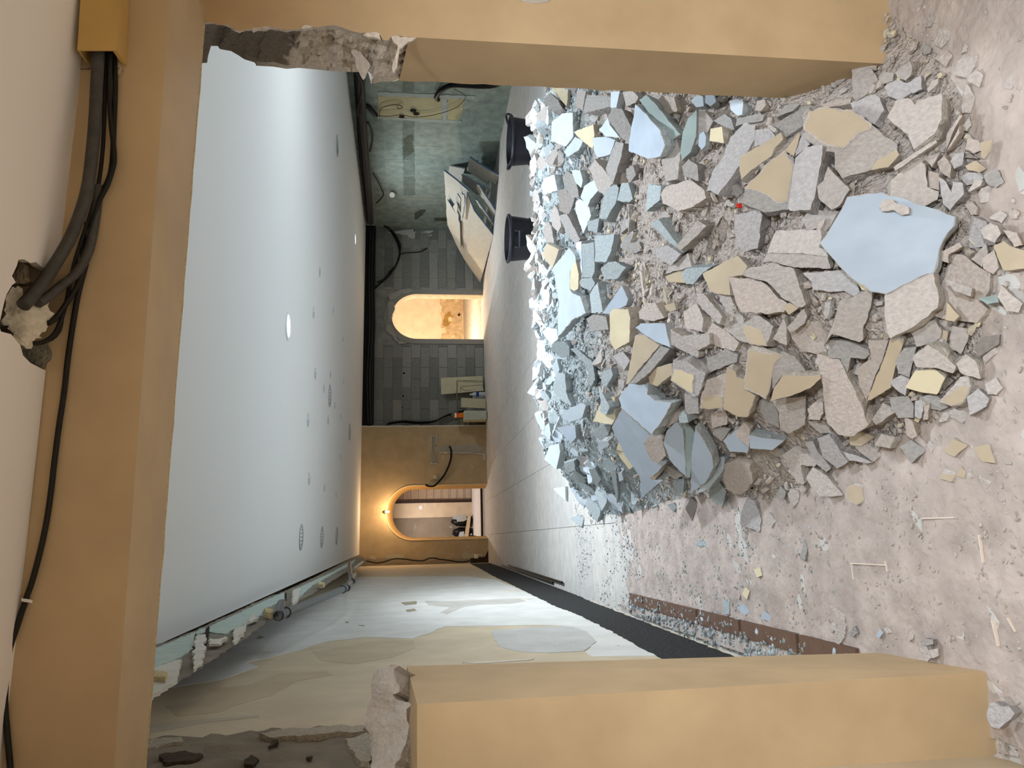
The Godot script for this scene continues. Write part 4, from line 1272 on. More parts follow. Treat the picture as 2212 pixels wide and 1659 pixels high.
	hall_things()
	bucket("black plastic bucket behind the heap with a handle at each end of its rim", Vector3(4.26, 0, -7.55), 0.27, 0.50, 0.0)
	bucket("black plastic bucket behind the heap with a moulded grip facing the camera", Vector3(3.20, 0, -7.72), 0.255, 0.53, 1.0)

func site_lamp():
	var t := thing("site_lamp", "round site lamp on a thin tripod stand hidden behind the top cross wall", "lamp", Vector3(SITE.x, 0, SITE.z))
	var mb := MB.new()
	mb.lathe([[0.0, SITE.y - 0.25], [0.12, SITE.y - 0.22], [0.22, SITE.y - 0.12], [0.25, SITE.y], [0.22, SITE.y + 0.12], [0.12, SITE.y + 0.22], [0.0, SITE.y + 0.25]], Vector3.ZERO, 20, Color(1, 1, 1))
	obj("globe", mb, M.glow_cool, t)
	mb = MB.new()
	mb.tube(PackedVector3Array([Vector3(0, 0.5, 0), Vector3(0, SITE.y - 0.24, 0)]), 0.016, 8, lin(60, 60, 60))
	obj("pole", mb, M.plastic, t)
	for k in 3:
		mb = MB.new()
		var a := TAU * k / 3.0 + 0.4
		mb.tube(PackedVector3Array([Vector3(0, 0.55, 0), Vector3(cos(a) * 0.38, 0.01, sin(a) * 0.38)]), 0.012, 8, lin(60, 60, 60))
		obj("leg", mb, M.plastic, t)

func boards():
	var f0 := Vector3(5.93, 0.0, -13.9)
	var f1 := Vector3(5.76, 0.0, -16.45)
	var ln := (f1 - f0).normalized().cross(Vector3(0.62, 1.0, 0)).normalized()
	if ln.x > 0.0:
		ln = -ln
	var face := lin(184, 183, 172)
	var blue := lin(92, 122, 158)
	var put := func(label: String, frame: String, a: Array, off: float, thick: float, lit_edge: bool):
		var t := thing("plasterboard", label, "board")
		var pts := outline(frame, a, f0 + ln * off, ln)
		var low := 1e9
		for p in pts:
			low = minf(low, p.y)
		if low < 0.1:
			for i in pts.size():
				pts[i].y += 0.004 - low
		var mb := MB.new()
		slab(mb, pts, ln, thick, face, blue if lit_edge else lin(150, 160, 168), 0.0, 0.006, 0.10)
		obj("sheet", mb, M.paint, t)
		return t
	put.call("large beige plasterboard sheet standing on the floor, nearest of the leaning stack", "Q", [420, 745, 652, 1042, 495, 1612, 310, 1335], 0.0, 0.03, true)
	put.call("wide beige plasterboard sheet leaning behind and above the nearest one", "Q", [50, 270, 200, 385, 352, 522, 325, 540, 408, 745, 300, 1345, 200, 1160, 90, 915], -0.03, 0.03, true)
	put.call("broken corner piece of plasterboard laid over the upper sheet", "Q", [90, 618, 130, 680, 200, 800, 240, 900, 250, 1195, 205, 1150, 95, 925, 75, 760], 0.03, 0.025, true)
	put.call("small torn plasterboard scrap with blue edge, first of three on the upper sheet", "Q", [208, 545, 250, 610, 240, 700, 228, 640], 0.05, 0.02, true)
	put.call("narrow torn plasterboard strip, longest of the scraps on the upper sheet", "Q", [262, 548, 292, 560, 298, 660, 262, 870, 248, 860, 255, 700], 0.06, 0.02, true)
	put.call("crumpled plasterboard scrap between the strips on the upper sheet", "Q", [155, 700, 200, 640, 215, 690, 205, 760, 225, 800, 222, 850, 180, 760], 0.055, 0.02, true)
	put.call("plasterboard sheet with a notched corner, rearmost of the stack by the concrete wall", "Q", [300, 108, 400, 180, 650, 325, 620, 435, 532, 378, 522, 432, 270, 268], -0.45, 0.03, true)
	put.call("dark backed plasterboard offcut lying behind the tall narrow piece", "Q", [255, 320, 330, 350, 420, 410, 600, 505, 580, 560, 440, 560, 245, 390], -0.38, 0.03, false)
	put.call("narrow upright plasterboard offcut with a blue edge in front of the stack's gap", "Q", [402, 432, 425, 440, 630, 748, 605, 830, 560, 760, 398, 490], -0.16, 0.03, true)
	put.call("blue edged plasterboard strip wedged beside the nearest sheet, lower of two", "Q", [400, 612, 430, 630, 625, 915, 610, 925, 500, 790], -0.08, 0.02, true)
	put.call("grey plasterboard sheet leaning flat on the wall behind the others", "Q", [115, 210, 300, 250, 270, 330, 245, 400, 105, 300], -0.5, 0.03, false)

func base_cables():
	for k in 2:
		var ca := []
		for u in px("K", [500, 112, 560, 124, 640, 152, 720, 178, 800, 205, 828, 214]):
			var p := on_left(u.x, u.y, 0.05 + 0.04 * k)
			p.y = 0.016 + 0.01 * k
			ca.append(p)
		wire("cable", ["black cable lying along the foot of the long bottom wall, closer to it", "black cable lying along the foot of the long bottom wall, farther out"][k], ca, 0.012, lin(30, 30, 30))

func pipes():
	var grey := lin(128, 132, 134)
	var t := thing("waste_pipe", "grey plastic waste pipe with elbows slung along the top of the left wall", "pipe")
	var off := 0.06
	var P := func(x: float, y: float, o: float) -> Vector3:
		var u := px("J", [x, y])[0]
		return on_fascia(u.x, u.y, o)
	var a: Vector3 = P.call(1040.0, 520.0, off)
	var b: Vector3 = P.call(1560.0, 308.0, off)
	var r := 9.5 * (a - EYE).dot(fwd) / FOCAL
	var mb := MB.new()
	mb.tube(PackedVector3Array([a, b]), r, 16, grey)
	obj("run", mb, M.plastic, t)
	mb = MB.new()
	var e: Vector3 = P.call(1068.0, 432.0, off + 0.03)
	mb.tube(curve(PackedVector3Array([a.lerp(b, 0.05), a, a.lerp(e, 0.45), e]), 0.02), r * 1.18, 16, lin(112, 116, 118))
	obj("elbow", mb, M.plastic, t)
	mb = MB.new()
	mb.disc(e + (e - a).normalized() * 0.003, r * 0.98, (e - a).normalized(), 16, lin(30, 30, 30))
	obj("opening", mb, M.dull, t)
	mb = MB.new()
	var g: Vector3 = P.call(1612.0, 215.0, off)
	mb.tube(curve(PackedVector3Array([a.lerp(b, 0.97), b, b.lerp(g, 0.4), g]), 0.03), r * 1.15, 16, lin(112, 116, 118))
	obj("elbow", mb, M.plastic, t)
	for k in [0.08, 0.9]:
		mb = MB.new()
		mb.tube(PackedVector3Array([a.lerp(b, k), a.lerp(b, k + 0.006)]), r * 1.3, 16, lin(90, 92, 92))
		obj("collar", mb, M.plastic, t)
	t = thing("waste_pipe", "thinner pipe continuing along the left wall to the far corner", "pipe")
	mb = MB.new()
	mb.tube(PackedVector3Array([P.call(1608.0, 170.0, 0.05), P.call(1672.0, 122.0, 0.07)]), r * 0.9, 12, lin(170, 160, 142))
	obj("run", mb, M.plastic, t)
	mb = MB.new()
	mb.tube(curve(PackedVector3Array([P.call(1578.0, 125.0, 0.09), P.call(1576.0, 160.0, 0.08), P.call(1585.0, 220.0, 0.07), P.call(1600.0, 262.0, 0.07)]), 0.03), r * 1.0, 12, lin(90, 88, 84))
	obj("bend", mb, M.plastic, t)

func bucket(label: String, at: Vector3, r: float, h: float, turn: float):
	var t := thing("bucket", label, "bucket", at)
	var c := lin(30, 31, 36)
	var mb := MB.new()
	mb.lathe([[0.0, 0.004], [r * 0.74, 0.004], [r * 0.76, 0.02], [r * 0.86, h * 0.5], [r * 0.96, h * 0.96], [r * 0.96, h], [r * 0.93, h], [r * 0.92, h * 0.95], [r * 0.82, h * 0.5], [r * 0.72, 0.03], [0.0, 0.03]], Vector3.ZERO, 40, c)
	obj("body", mb, M.plastic, t)
	mb = MB.new()
	mb.lathe([[r * 0.95, h * 0.93], [r * 1.03, h * 0.95], [r * 1.05, h * 0.975], [r * 1.03, h], [r * 0.95, h], [r * 0.93, h * 0.985]], Vector3.ZERO, 40, lin(44, 45, 50))
	obj("rim", mb, M.plastic, t)
	mb = MB.new()
	mb.lathe([[r * 0.865, h * 0.52], [r * 0.895, h * 0.53], [r * 0.90, h * 0.55], [r * 0.88, h * 0.56]], Vector3.ZERO, 40, c)
	obj("band", mb, M.plastic, t)
	if turn == 0.0:
		for s in [-1.0, 1.0]:
			mb = MB.new()
			var q := PackedVector3Array()
			for i in 9:
				var a := -0.38 + 0.76 * i / 8.0
				var out := 0.035 * sin(PI * i / 8.0)
				var d := Vector3(cos(a) * s, 0, sin(a) * s)
				q.append(d * (r * 1.03 + out) + Vector3(0, h * 0.975 + 0.035 * sin(PI * i / 8.0), 0))
			mb.tube(curve(q, 0.015), 0.013, 8, c)
			obj("handle", mb, M.plastic, t)
	else:
		mb = MB.new()
		var dirc := (EYE - at)
		dirc.y = 0
		dirc = dirc.normalized()
		var side := dirc.cross(Vector3.UP)
		var q := PackedVector3Array()
		for e in [[-0.085, 0.90], [-0.085, 0.80], [0.085, 0.80], [0.085, 0.90]]:
			q.append(dirc * (r * 0.985) + side * e[0] + Vector3(0, h * e[1], 0))
		mb.tube(q, 0.011, 8, lin(50, 50, 56))
		obj("handle", mb, M.plastic, t)

func upright(mb: MB, frame: String, a: Array, z: float, thick: float, col: Color):
	slab(mb, outline(frame, a, Vector3(0, 0, z), Vector3(0, 0, 1)), Vector3(0, 0, 1), thick, col, col * 0.85, 0.0, 0.0, 0.3)

func corner_things():
	var c := lin(196, 190, 160)
	var mb := MB.new()
	upright(mb, "R", [145, 310, 1205, 262, 1240, 640, 155, 735], BZ + 0.16, 0.03, c)
	tag(obj("board", mb, M.paint), "tall beige board leaning upright on the block wall behind the wire frame", "board")
	mb = MB.new()
	upright(mb, "R", [668, 818, 1290, 850, 1288, 1092, 660, 1060], BZ + 0.42, 0.05, lin(192, 184, 152))
	tag(obj("board", mb, M.paint), "short beige board standing on edge between the bottles and the grey carton", "board")
	mb = MB.new()
	var q := [on_z(1002, 887, BZ + 0.62), on_z(1052, 887, BZ + 0.62), on_z(1052, 907, BZ + 0.62), on_z(1001, 907, BZ + 0.62)]
	var lo: Vector3 = q[2]
	var hi: Vector3 = q[0]
	mb.chamfer_box(Vector3(minf(lo.x, hi.x), maxf(0.002, minf(lo.y, hi.y)), BZ + 0.32), Vector3(maxf(lo.x, hi.x), maxf(lo.y, hi.y), BZ + 0.62), 0.012, lin(186, 188, 170))
	tag(obj("carton", mb, M.paint), "grey-beige box on the floor beside the torn edge of the tan wall", "box")
	# low brick-like pier behind the box
	var bp := thing("brick_pier", "low brown pier of stacked bricks half hidden behind the grey-beige box", "bricks", Vector3.ZERO)
	for i in 5:
		var u0 := on_z(995 + i * 11.4, 919, BZ + 0.14)
		var u1 := on_z(1005 + i * 11.4, 908, BZ + 0.14)
		mb = MB.new()
		mb.chamfer_box(Vector3(u0.x, maxf(0.0, u1.y), BZ + 0.01), Vector3(u1.x + 0.03, u0.y, BZ + 0.14), 0.006, lin(150 - i * 8, 138 - i * 8, 108 - i * 6))
		obj("brick", mb, M.block, bp)
	# drinks carton lying on the box, lettered print kept as bands
	var top := hi.y
	var t := thing("drink_carton", "orange and white drinks carton standing on the grey-beige box", "carton", Vector3((lo.x + hi.x) / 2.0 + 0.03, top + 0.002, BZ + 0.45))
	for b in [[0.0, 0.09, [214, 120, 40]], [0.09, 0.15, [226, 96, 40]], [0.15, 0.19, [236, 228, 218]], [0.19, 0.215, [190, 50, 40]], [0.215, 0.24, [70, 120, 70]]]:
		mb = MB.new()
		mb.box(Vector3(-0.048, b[0], -0.04), Vector3(0.048, b[1], 0.04), lin(b[2][0], b[2][1], b[2][2]))
		obj("print_band", mb, M.dull, t)
	mb = MB.new()
	mb.lathe([[0.016, 0.24], [0.018, 0.244], [0.018, 0.262], [0.0, 0.264]], Vector3(0.01, 0, 0), 12, lin(70, 130, 80))
	obj("cap", mb, M.dull, t)
	# bottles beside the boards
	bottle("clear water bottle with a blue label and white cap standing by the wire frame", on_y(1048, 852, 0.0), 0.055, 0.34, lin(196, 204, 206), lin(44, 62, 128), lin(236, 236, 232))
	bottle("dark drinks bottle with a yellow top standing behind the clear bottle", on_y(1046, 842, 0.0), 0.05, 0.28, lin(26, 24, 24), lin(40, 36, 30), lin(214, 186, 60))
	bottle("second clear bottle half hidden by the short board", on_y(1048, 859, 0.0), 0.05, 0.27, lin(150, 160, 164), lin(140, 150, 156), lin(230, 230, 228))
	# wire frame
	t = thing("wire_rack", "thin metal wire frame standing in front of the tall board", "rack")
	for l in [[560, 372, 1240, 390], [590, 405, 1210, 420], [548, 400, 562, 1230], [570, 380, 575, 1210], [1240, 360, 1210, 560], [645, 540, 1200, 490], [650, 545, 650, 670], [650, 560, 770, 640], [770, 640, 920, 625]]:
		mb = MB.new()
		var u := px("R", l)
		mb.tube(PackedVector3Array([on_z(u[0].x, u[0].y, BZ + 0.5), on_z(u[1].x, u[1].y, BZ + 0.5)]), 0.006, 6, lin(120, 114, 92))
		obj("wire", mb, M.plastic, t)

func bottle(label: String, at: Vector3, r: float, h: float, col: Color, lab: Color, cap: Color):
	var t := thing("bottle", label, "bottle", at)
	var mb := MB.new()
	mb.lathe([[0.0, 0.0], [r * 0.95, 0.0], [r, 0.01], [r, h * 0.66], [r * 0.85, h * 0.76], [r * 0.35, h * 0.9], [r * 0.32, h * 0.95]], Vector3.ZERO, 16, col)
	obj("body", mb, M.plastic, t)
	mb = MB.new()
	mb.lathe([[r * 1.02, h * 0.42], [r * 1.02, h * 0.6]], Vector3.ZERO, 16, lab)
	obj("print_band", mb, M.dull, t)
	mb = MB.new()
	mb.lathe([[r * 0.38, h * 0.93], [r * 0.38, h], [0.0, h]], Vector3.ZERO, 12, cap)
	obj("cap", mb, M.dull, t)

func hall_things():
	# rubbish bags against the taupe wall
	var mb := MB.new()
	var c0 := on_y(1021, 1150, 0.0)
	var blob := func(m: MB, at: Vector3, r: Vector3, col: Color, seed_: float):
		var rows := 10
		var segs := 16
		var pts := []
		for i in rows + 1:
			var line := PackedVector3Array()
			for k in segs:
				var th := PI * i / rows
				var ph := TAU * k / segs
				var d := Vector3(sin(th) * cos(ph), cos(th), sin(th) * sin(ph))
				var f := 1.0 + 0.22 * noise.get_noise_3d(d.x * 2.2 + seed_, d.y * 2.2, d.z * 2.2) + 0.1 * noise.get_noise_3d(d.x * 6.0, d.y * 6.0 + seed_, d.z * 6.0)
				var p := at + d * r * f
				p.y = maxf(p.y, 0.004)
				line.append(p)
			pts.append(line)
		for i in rows:
			for k in segs:
				var l := (k + 1) % segs
				m.quad(pts[i][k], pts[i][l], pts[i + 1][l], pts[i + 1][k], pts[i][k] - at, col)
	var z := -20.75
	var a := on_z(1000, 1150, z)
	var b := on_z(1000, 1126, z)
	blob.call(mb, Vector3(a.x, 0.27, z), Vector3(0.14, 0.30, 0.2), lin(26, 25, 26), 1.0)
	tag(obj("rubbish_bag", mb, M.plastic), "full black rubbish bag on the floor beyond the archway, left of the two", "bag")
	mb = MB.new()
	blob.call(mb, Vector3(b.x, 0.27, z - 0.02), Vector3(0.14, 0.30, 0.18), lin(30, 29, 30), 7.0)
	tag(obj("rubbish_bag", mb, M.plastic), "full black rubbish bag on the floor beyond the archway, beside the beige pier", "bag")
	mb = MB.new()
	slab(mb, outline("S", [1200, 770, 1330, 710, 1400, 740, 1470, 730, 1480, 800, 1400, 840, 1290, 850, 1280, 800, 1210, 800], Vector3(0, 0, z + 0.24), Vector3(0, 0, 1)), Vector3(0, 0, 1), 0.03, lin(196, 198, 198), lin(170, 172, 172), 0.015, 0.01, 0.05)
	tag(obj("crumpled_paper", mb, M.raw), "crumpled white paper on top of the bags beyond the archway", "paper")
	mb = MB.new()
	slab(mb, outline("S", [1335, 1040, 1420, 1030, 1425, 1140, 1315, 1130], Vector3(0, 0, z + 0.26), Vector3(0, 0, 1)), Vector3(0, 0, 1), 0.02, lin(206, 214, 220), lin(170, 172, 172), 0.008, 0.006, 0.05)
	tag(obj("crumpled_paper", mb, M.raw), "square white paper scrap low on the bags beyond the archway", "paper")
	mb = MB.new()
	slab(mb, outline("S", [1490, 730, 1548, 735, 1500, 1130, 1425, 1130], Vector3(0, 0, z + 0.30), Vector3(0, 0, 1)), Vector3(0, 0, 1), 0.03, lin(214, 190, 154), lin(190, 164, 130), 0.0, 0.004, 0.08)
	tag(obj("plank", mb, M.wood), "pale wooden plank propped across the front of the bags beyond the archway", "plank")
	mb = MB.new()
	slab(mb, outline("S", [1520, 1100, 1560, 1060, 1575, 1120, 1540, 1135], Vector3(0, 0, z + 0.28), Vector3(0, 0, 1)), Vector3(0, 0, 1), 0.05, lin(206, 206, 204), lin(170, 172, 172), 0.008, 0.006, 0.05)
	tag(obj("plaster_lump", mb, M.raw), "white plaster lump at the foot of the bags beyond the archway", "plaster")
	var cab := []
	for u in [[1012, 1158], [1025, 1160], [1040, 1162], [1048, 1160]]:
		cab.append(on_z(u[0], u[1], -16.9))
	wire("cable", "short tangle of black cable at the foot of the archway jamb", cab, 0.03, lin(30, 26, 24))

# ---------------------------------------------------------------- the rubble
const TONES := {   # face, broken side
	"raw": [[190, 182, 178], [186, 177, 170]], "grey": [[176, 172, 170], [156, 150, 146]], "dark": [[148, 140, 134], [132, 124, 118]], "white": [[206, 197, 193], [206, 198, 190]],
	"pink": [[203, 191, 184], [194, 182, 171]], "lav": [[196, 192, 194], [176, 171, 170]],
	"tan": [[191, 175, 152], [206, 196, 184]], "cream": [[224, 212, 182], [206, 196, 182]], "blue": [[178, 190, 205], [186, 192, 194]], "ice": [[206, 218, 230], [200, 206, 208]],
	"teal": [[156, 170, 170], [166, 172, 172]], "bgrey": [[184, 194, 198], [166, 174, 176]],
}
const PAINTED := ["tan", "cream", "blue", "ice", "teal"]

func tone(k: String, side: int) -> Color:
	var t: Array = TONES[k][side]
	return lin(t[0], t[1], t[2])

# One traced piece: its seen face is set on a leaning plane that rests on the heap, then thickened behind.
func pc(frame: String, a: Array, k: String, thick: float, lift: float, label: String, group := "", lean := 0.45, paint: Array = [], paint_tone := "tan"):
	thick *= 1.3
	lift += 0.014 * absf(noise.get_noise_2d(a[0] * 2.7, a[1] * 1.9)) * (0.0 if lift < 0.005 else 1.0)
	var poly := px(frame, a)
	traced.append(poly)
	marks.append([short_of(label), poly])
	var cen := Vector2.ZERO
	for u in poly:
		cen += u / poly.size()
	var p := heap_hit(cen.x, cen.y)
	var hn := heap_n(p.x, p.z)
	var toc := (EYE - p).normalized()
	var jit := Vector3(noise.get_noise_2d(cen.x * 3.1, 1.0), noise.get_noise_2d(cen.y * 3.7, 9.0), noise.get_noise_2d(cen.x * 2.3, cen.y)) * (0.22 if PAINTED.has(k) else 0.42)
	lean *= 0.82 + 0.45 * noise.get_noise_2d(cen.y * 1.9, cen.x * 1.3)
	var n := (hn * (1.0 - lean) + toc * lean + jit).normalized()
	if n.dot(toc) < 0.35:
		n = (n + toc * 0.5).normalized()
	var pts := PackedVector3Array()
	var off := 0.0
	for i in 40:
		pts.clear()
		var clear := 1e9
		for u in poly:
			var q := on_plane(u.x, u.y, p + n * off, n)
			pts.append(q)
			clear = minf(clear, q.y - heap_at(q.x, q.z))
		if clear >= lift:
			break
		off += 0.012
	if signed_area(pts, n) < 0.0:
		pts.reverse()
	var base := Vector3.ZERO
	for q in pts:
		base += q / pts.size()
	base -= n * thick
	var t := thing("plaster_slab" if PAINTED.has(k) or paint.size() else "plaster_chunk", label, "rubble", base, group)
	var loc := PackedVector3Array()
	for q in pts:
		loc.append(q - base)
	var size := sqrt(absf(signed_area(pts, n)))
	var st := clampf(size / 7.0, 0.008, 0.03)
	var mb := MB.new()
	if PAINTED.has(k):
		slab(mb, loc, n, thick, tone("raw", 0), tone(k, 1), 0.0, st * 0.16, st, 0.94)
		obj("core", mb, M.raw, t)
		mb = MB.new()
		var c2 := Vector3.ZERO
		for q in loc:
			c2 += q / loc.size()
		var inn := PackedVector3Array()
		for q in loc:
			inn.append(c2 + (q - c2) * 0.985 + n * 0.0022)
		slab(mb, inn, n, 0.003, tone(k, 0), tone("white", 0), 0.0, st * 0.14, st * 0.8)
		obj("paint_layer", mb, M.paint, t)
	else:
		var ro := clampf(size * 0.018, 0.001, 0.0045)
		slab(mb, loc, n, thick, tone(k, 0), tone(k, 1), ro, st * 0.2, st, 0.9)
		obj("body", mb, M.raw, t)
		if paint.size():
			mb = MB.new()
			var pl := PackedVector3Array()
			for u in px(frame, paint):
				pl.append(on_plane(u.x, u.y, p + n * (off + ro * 0.9 + 0.001), n) - base)
			var c3 := Vector3.ZERO
			for q in pl:
				c3 += q / pl.size()
			var rim := PackedVector3Array()
			for q in pl:
				rim.append(c3 + (q - c3) * 1.07 - n * 0.0018)
			slab(mb, rim, n, ro + 0.003, tone("white", 0), tone("white", 0), 0.0, st * 0.2, st * 0.6)
			obj("skim_coat", mb, M.raw, t)
			mb = MB.new()
			slab(mb, pl, n, ro + 0.003, tone(paint_tone, 0), tone("white", 0), 0.0, st * 0.15, st * 0.6)
			obj("paint_layer", mb, M.paint, t)
	return t

var marks: Array = []
func short_of(label: String) -> String:
	var best := label.length()
	for cut in [",", " in mid", " near ", " at ", " beside ", " by ", " lying ", " below ", " above ", " on ", " under ", " between ", " against ", " amid ", " behind ", " alone", " along ", " right of", " beneath", " leaning", " standing ", " wedged ", " slanting", " touching", " tucked", " propped", " pointing", " resting", " overhanging", " peeping", " sloping", " cut by", " reaching", " close to", " straight under", " next to", " among ", " pitched", " sitting", " jutting", " showing", " half hidden", " hidden", " left of", " in the", " strewn", " whose", " with "]:
		var i := label.find(cut)
		if i > 12:
			best = mini(best, i)
	return label.substr(0, best)

func signed_area(pts: PackedVector3Array, n: Vector3) -> float:
	var s := Vector3.ZERO
	for i in pts.size():
		s += pts[i].cross(pts[(i + 1) % pts.size()])
	return s.dot(n) * 0.5

func heap_mesh():
	# the fine rubble that fills the heap between the pieces
	var mb := MB.new()
	var e := heap_edge()
	var g := 0.034
	var nx := int(4.9 / g)
	var nz := int(5.7 / g)
	var x0 := -0.05
	var z0 := -7.25
	var pos := []
	for j in nz + 1:
		var line := PackedVector3Array()
		for i in nx + 1:
			var x := x0 + i * g + 0.012 * noise.get_noise_2d(i * 13.0, j * 7.0)
			var z := z0 + j * g + 0.012 * noise.get_noise_2d(i * 5.0, j * 17.0)
			var h := heap_at(x, z)
			var f := smoothstep(0.0, 0.05, h)
			line.append(Vector3(x, h - 0.012 + f * (0.016 * noise.get_noise_2d(x * 16.0, z * 16.0) + 0.014 * noise.get_noise_2d(x * 47.0, z * 47.0)), z))
		pos.append(line)
	for j in nz:
		for i in nx:
			var a: Vector3 = pos[j][i]
			var b: Vector3 = pos[j][i + 1]
			var c: Vector3 = pos[j + 1][i + 1]
			var d: Vector3 = pos[j + 1][i]
			if maxf(maxf(a.y, b.y), maxf(c.y, d.y)) < -0.004 or (a.x > 1.52 and a.z < -1.98 and c.z > -2.27):
				continue
			var k := tone("pink", 0).lerp(tone("bgrey", 0), smoothstep(-3.6, -5.0, a.z)).lerp(tone("cream", 1), 0.12 * maxf(0.0, noise.get_noise_2d(a.x * 4.0, a.z * 4.0)))
			mb.flat(a, b, c, Vector3.UP, k)
			mb.flat(a, c, d, Vector3.UP, k)
	var o := obj("fine_rubble", mb, M.fines, null, "stuff")
	tag(o, "crushed plaster and dust filling the heap between the larger pieces", "rubble")
	# drifts of dust hiding the tile joints in the doorway
	mb = MB.new()
	var q := []
	var s := 0.04
	for j in 150:
		var line := PackedVector3Array()
		for i in 80:
			var x := -0.62 + i * s
			var z := -0.75 - j * s
			var h := 0.005 * noise.get_noise_2d(x * 1.6 + 3.0, z * 1.6) + 0.006 * noise.get_noise_2d(x * 5.0, z * 5.0) + 0.004 * noise.get_noise_2d(x * 19.0, z * 19.0) + 0.0035
			h -= 0.02 * smoothstep(-5.2, -6.6, z) + 0.02 * smoothstep(2.2, 2.5, x)
			h += 0.012 * smoothstep(0.10, 0.0, absf(x + 0.53)) * smoothstep(-6.0, -4.5, z)
			line.append(Vector3(x, h, z))
		q.append(line)
	for j in 149:
		for i in 79:
			var a: Vector3 = q[j][i]
			var b: Vector3 = q[j][i + 1]
			var c: Vector3 = q[j + 1][i + 1]
			var d: Vector3 = q[j + 1][i]
			if maxf(maxf(a.y, b.y), maxf(c.y, d.y)) < 0.0 or heap_at(a.x, a.z) > 0.03 or a.x < left_x(a.z) + 0.005:
				continue
			if (a.x > 1.47 and a.z < -1.98 and c.z > -2.27) or (a.x < -0.43 and a.z < -1.99 and c.z > -2.40):
				continue
			var na := Vector3(-(b.y - a.y) / s, 1, (d.y - a.y) / s).normalized()
			var k := lin(199, 185, 178)
			mb.soft(a, b, c, na, na, na, k)
			mb.soft(a, c, d, na, na, na, k)
	o = obj("dust_drift", mb, M.dust, null, "stuff")
	tag(o, "pale plaster dust trodden over the floor in front of and beside the heap", "dust")

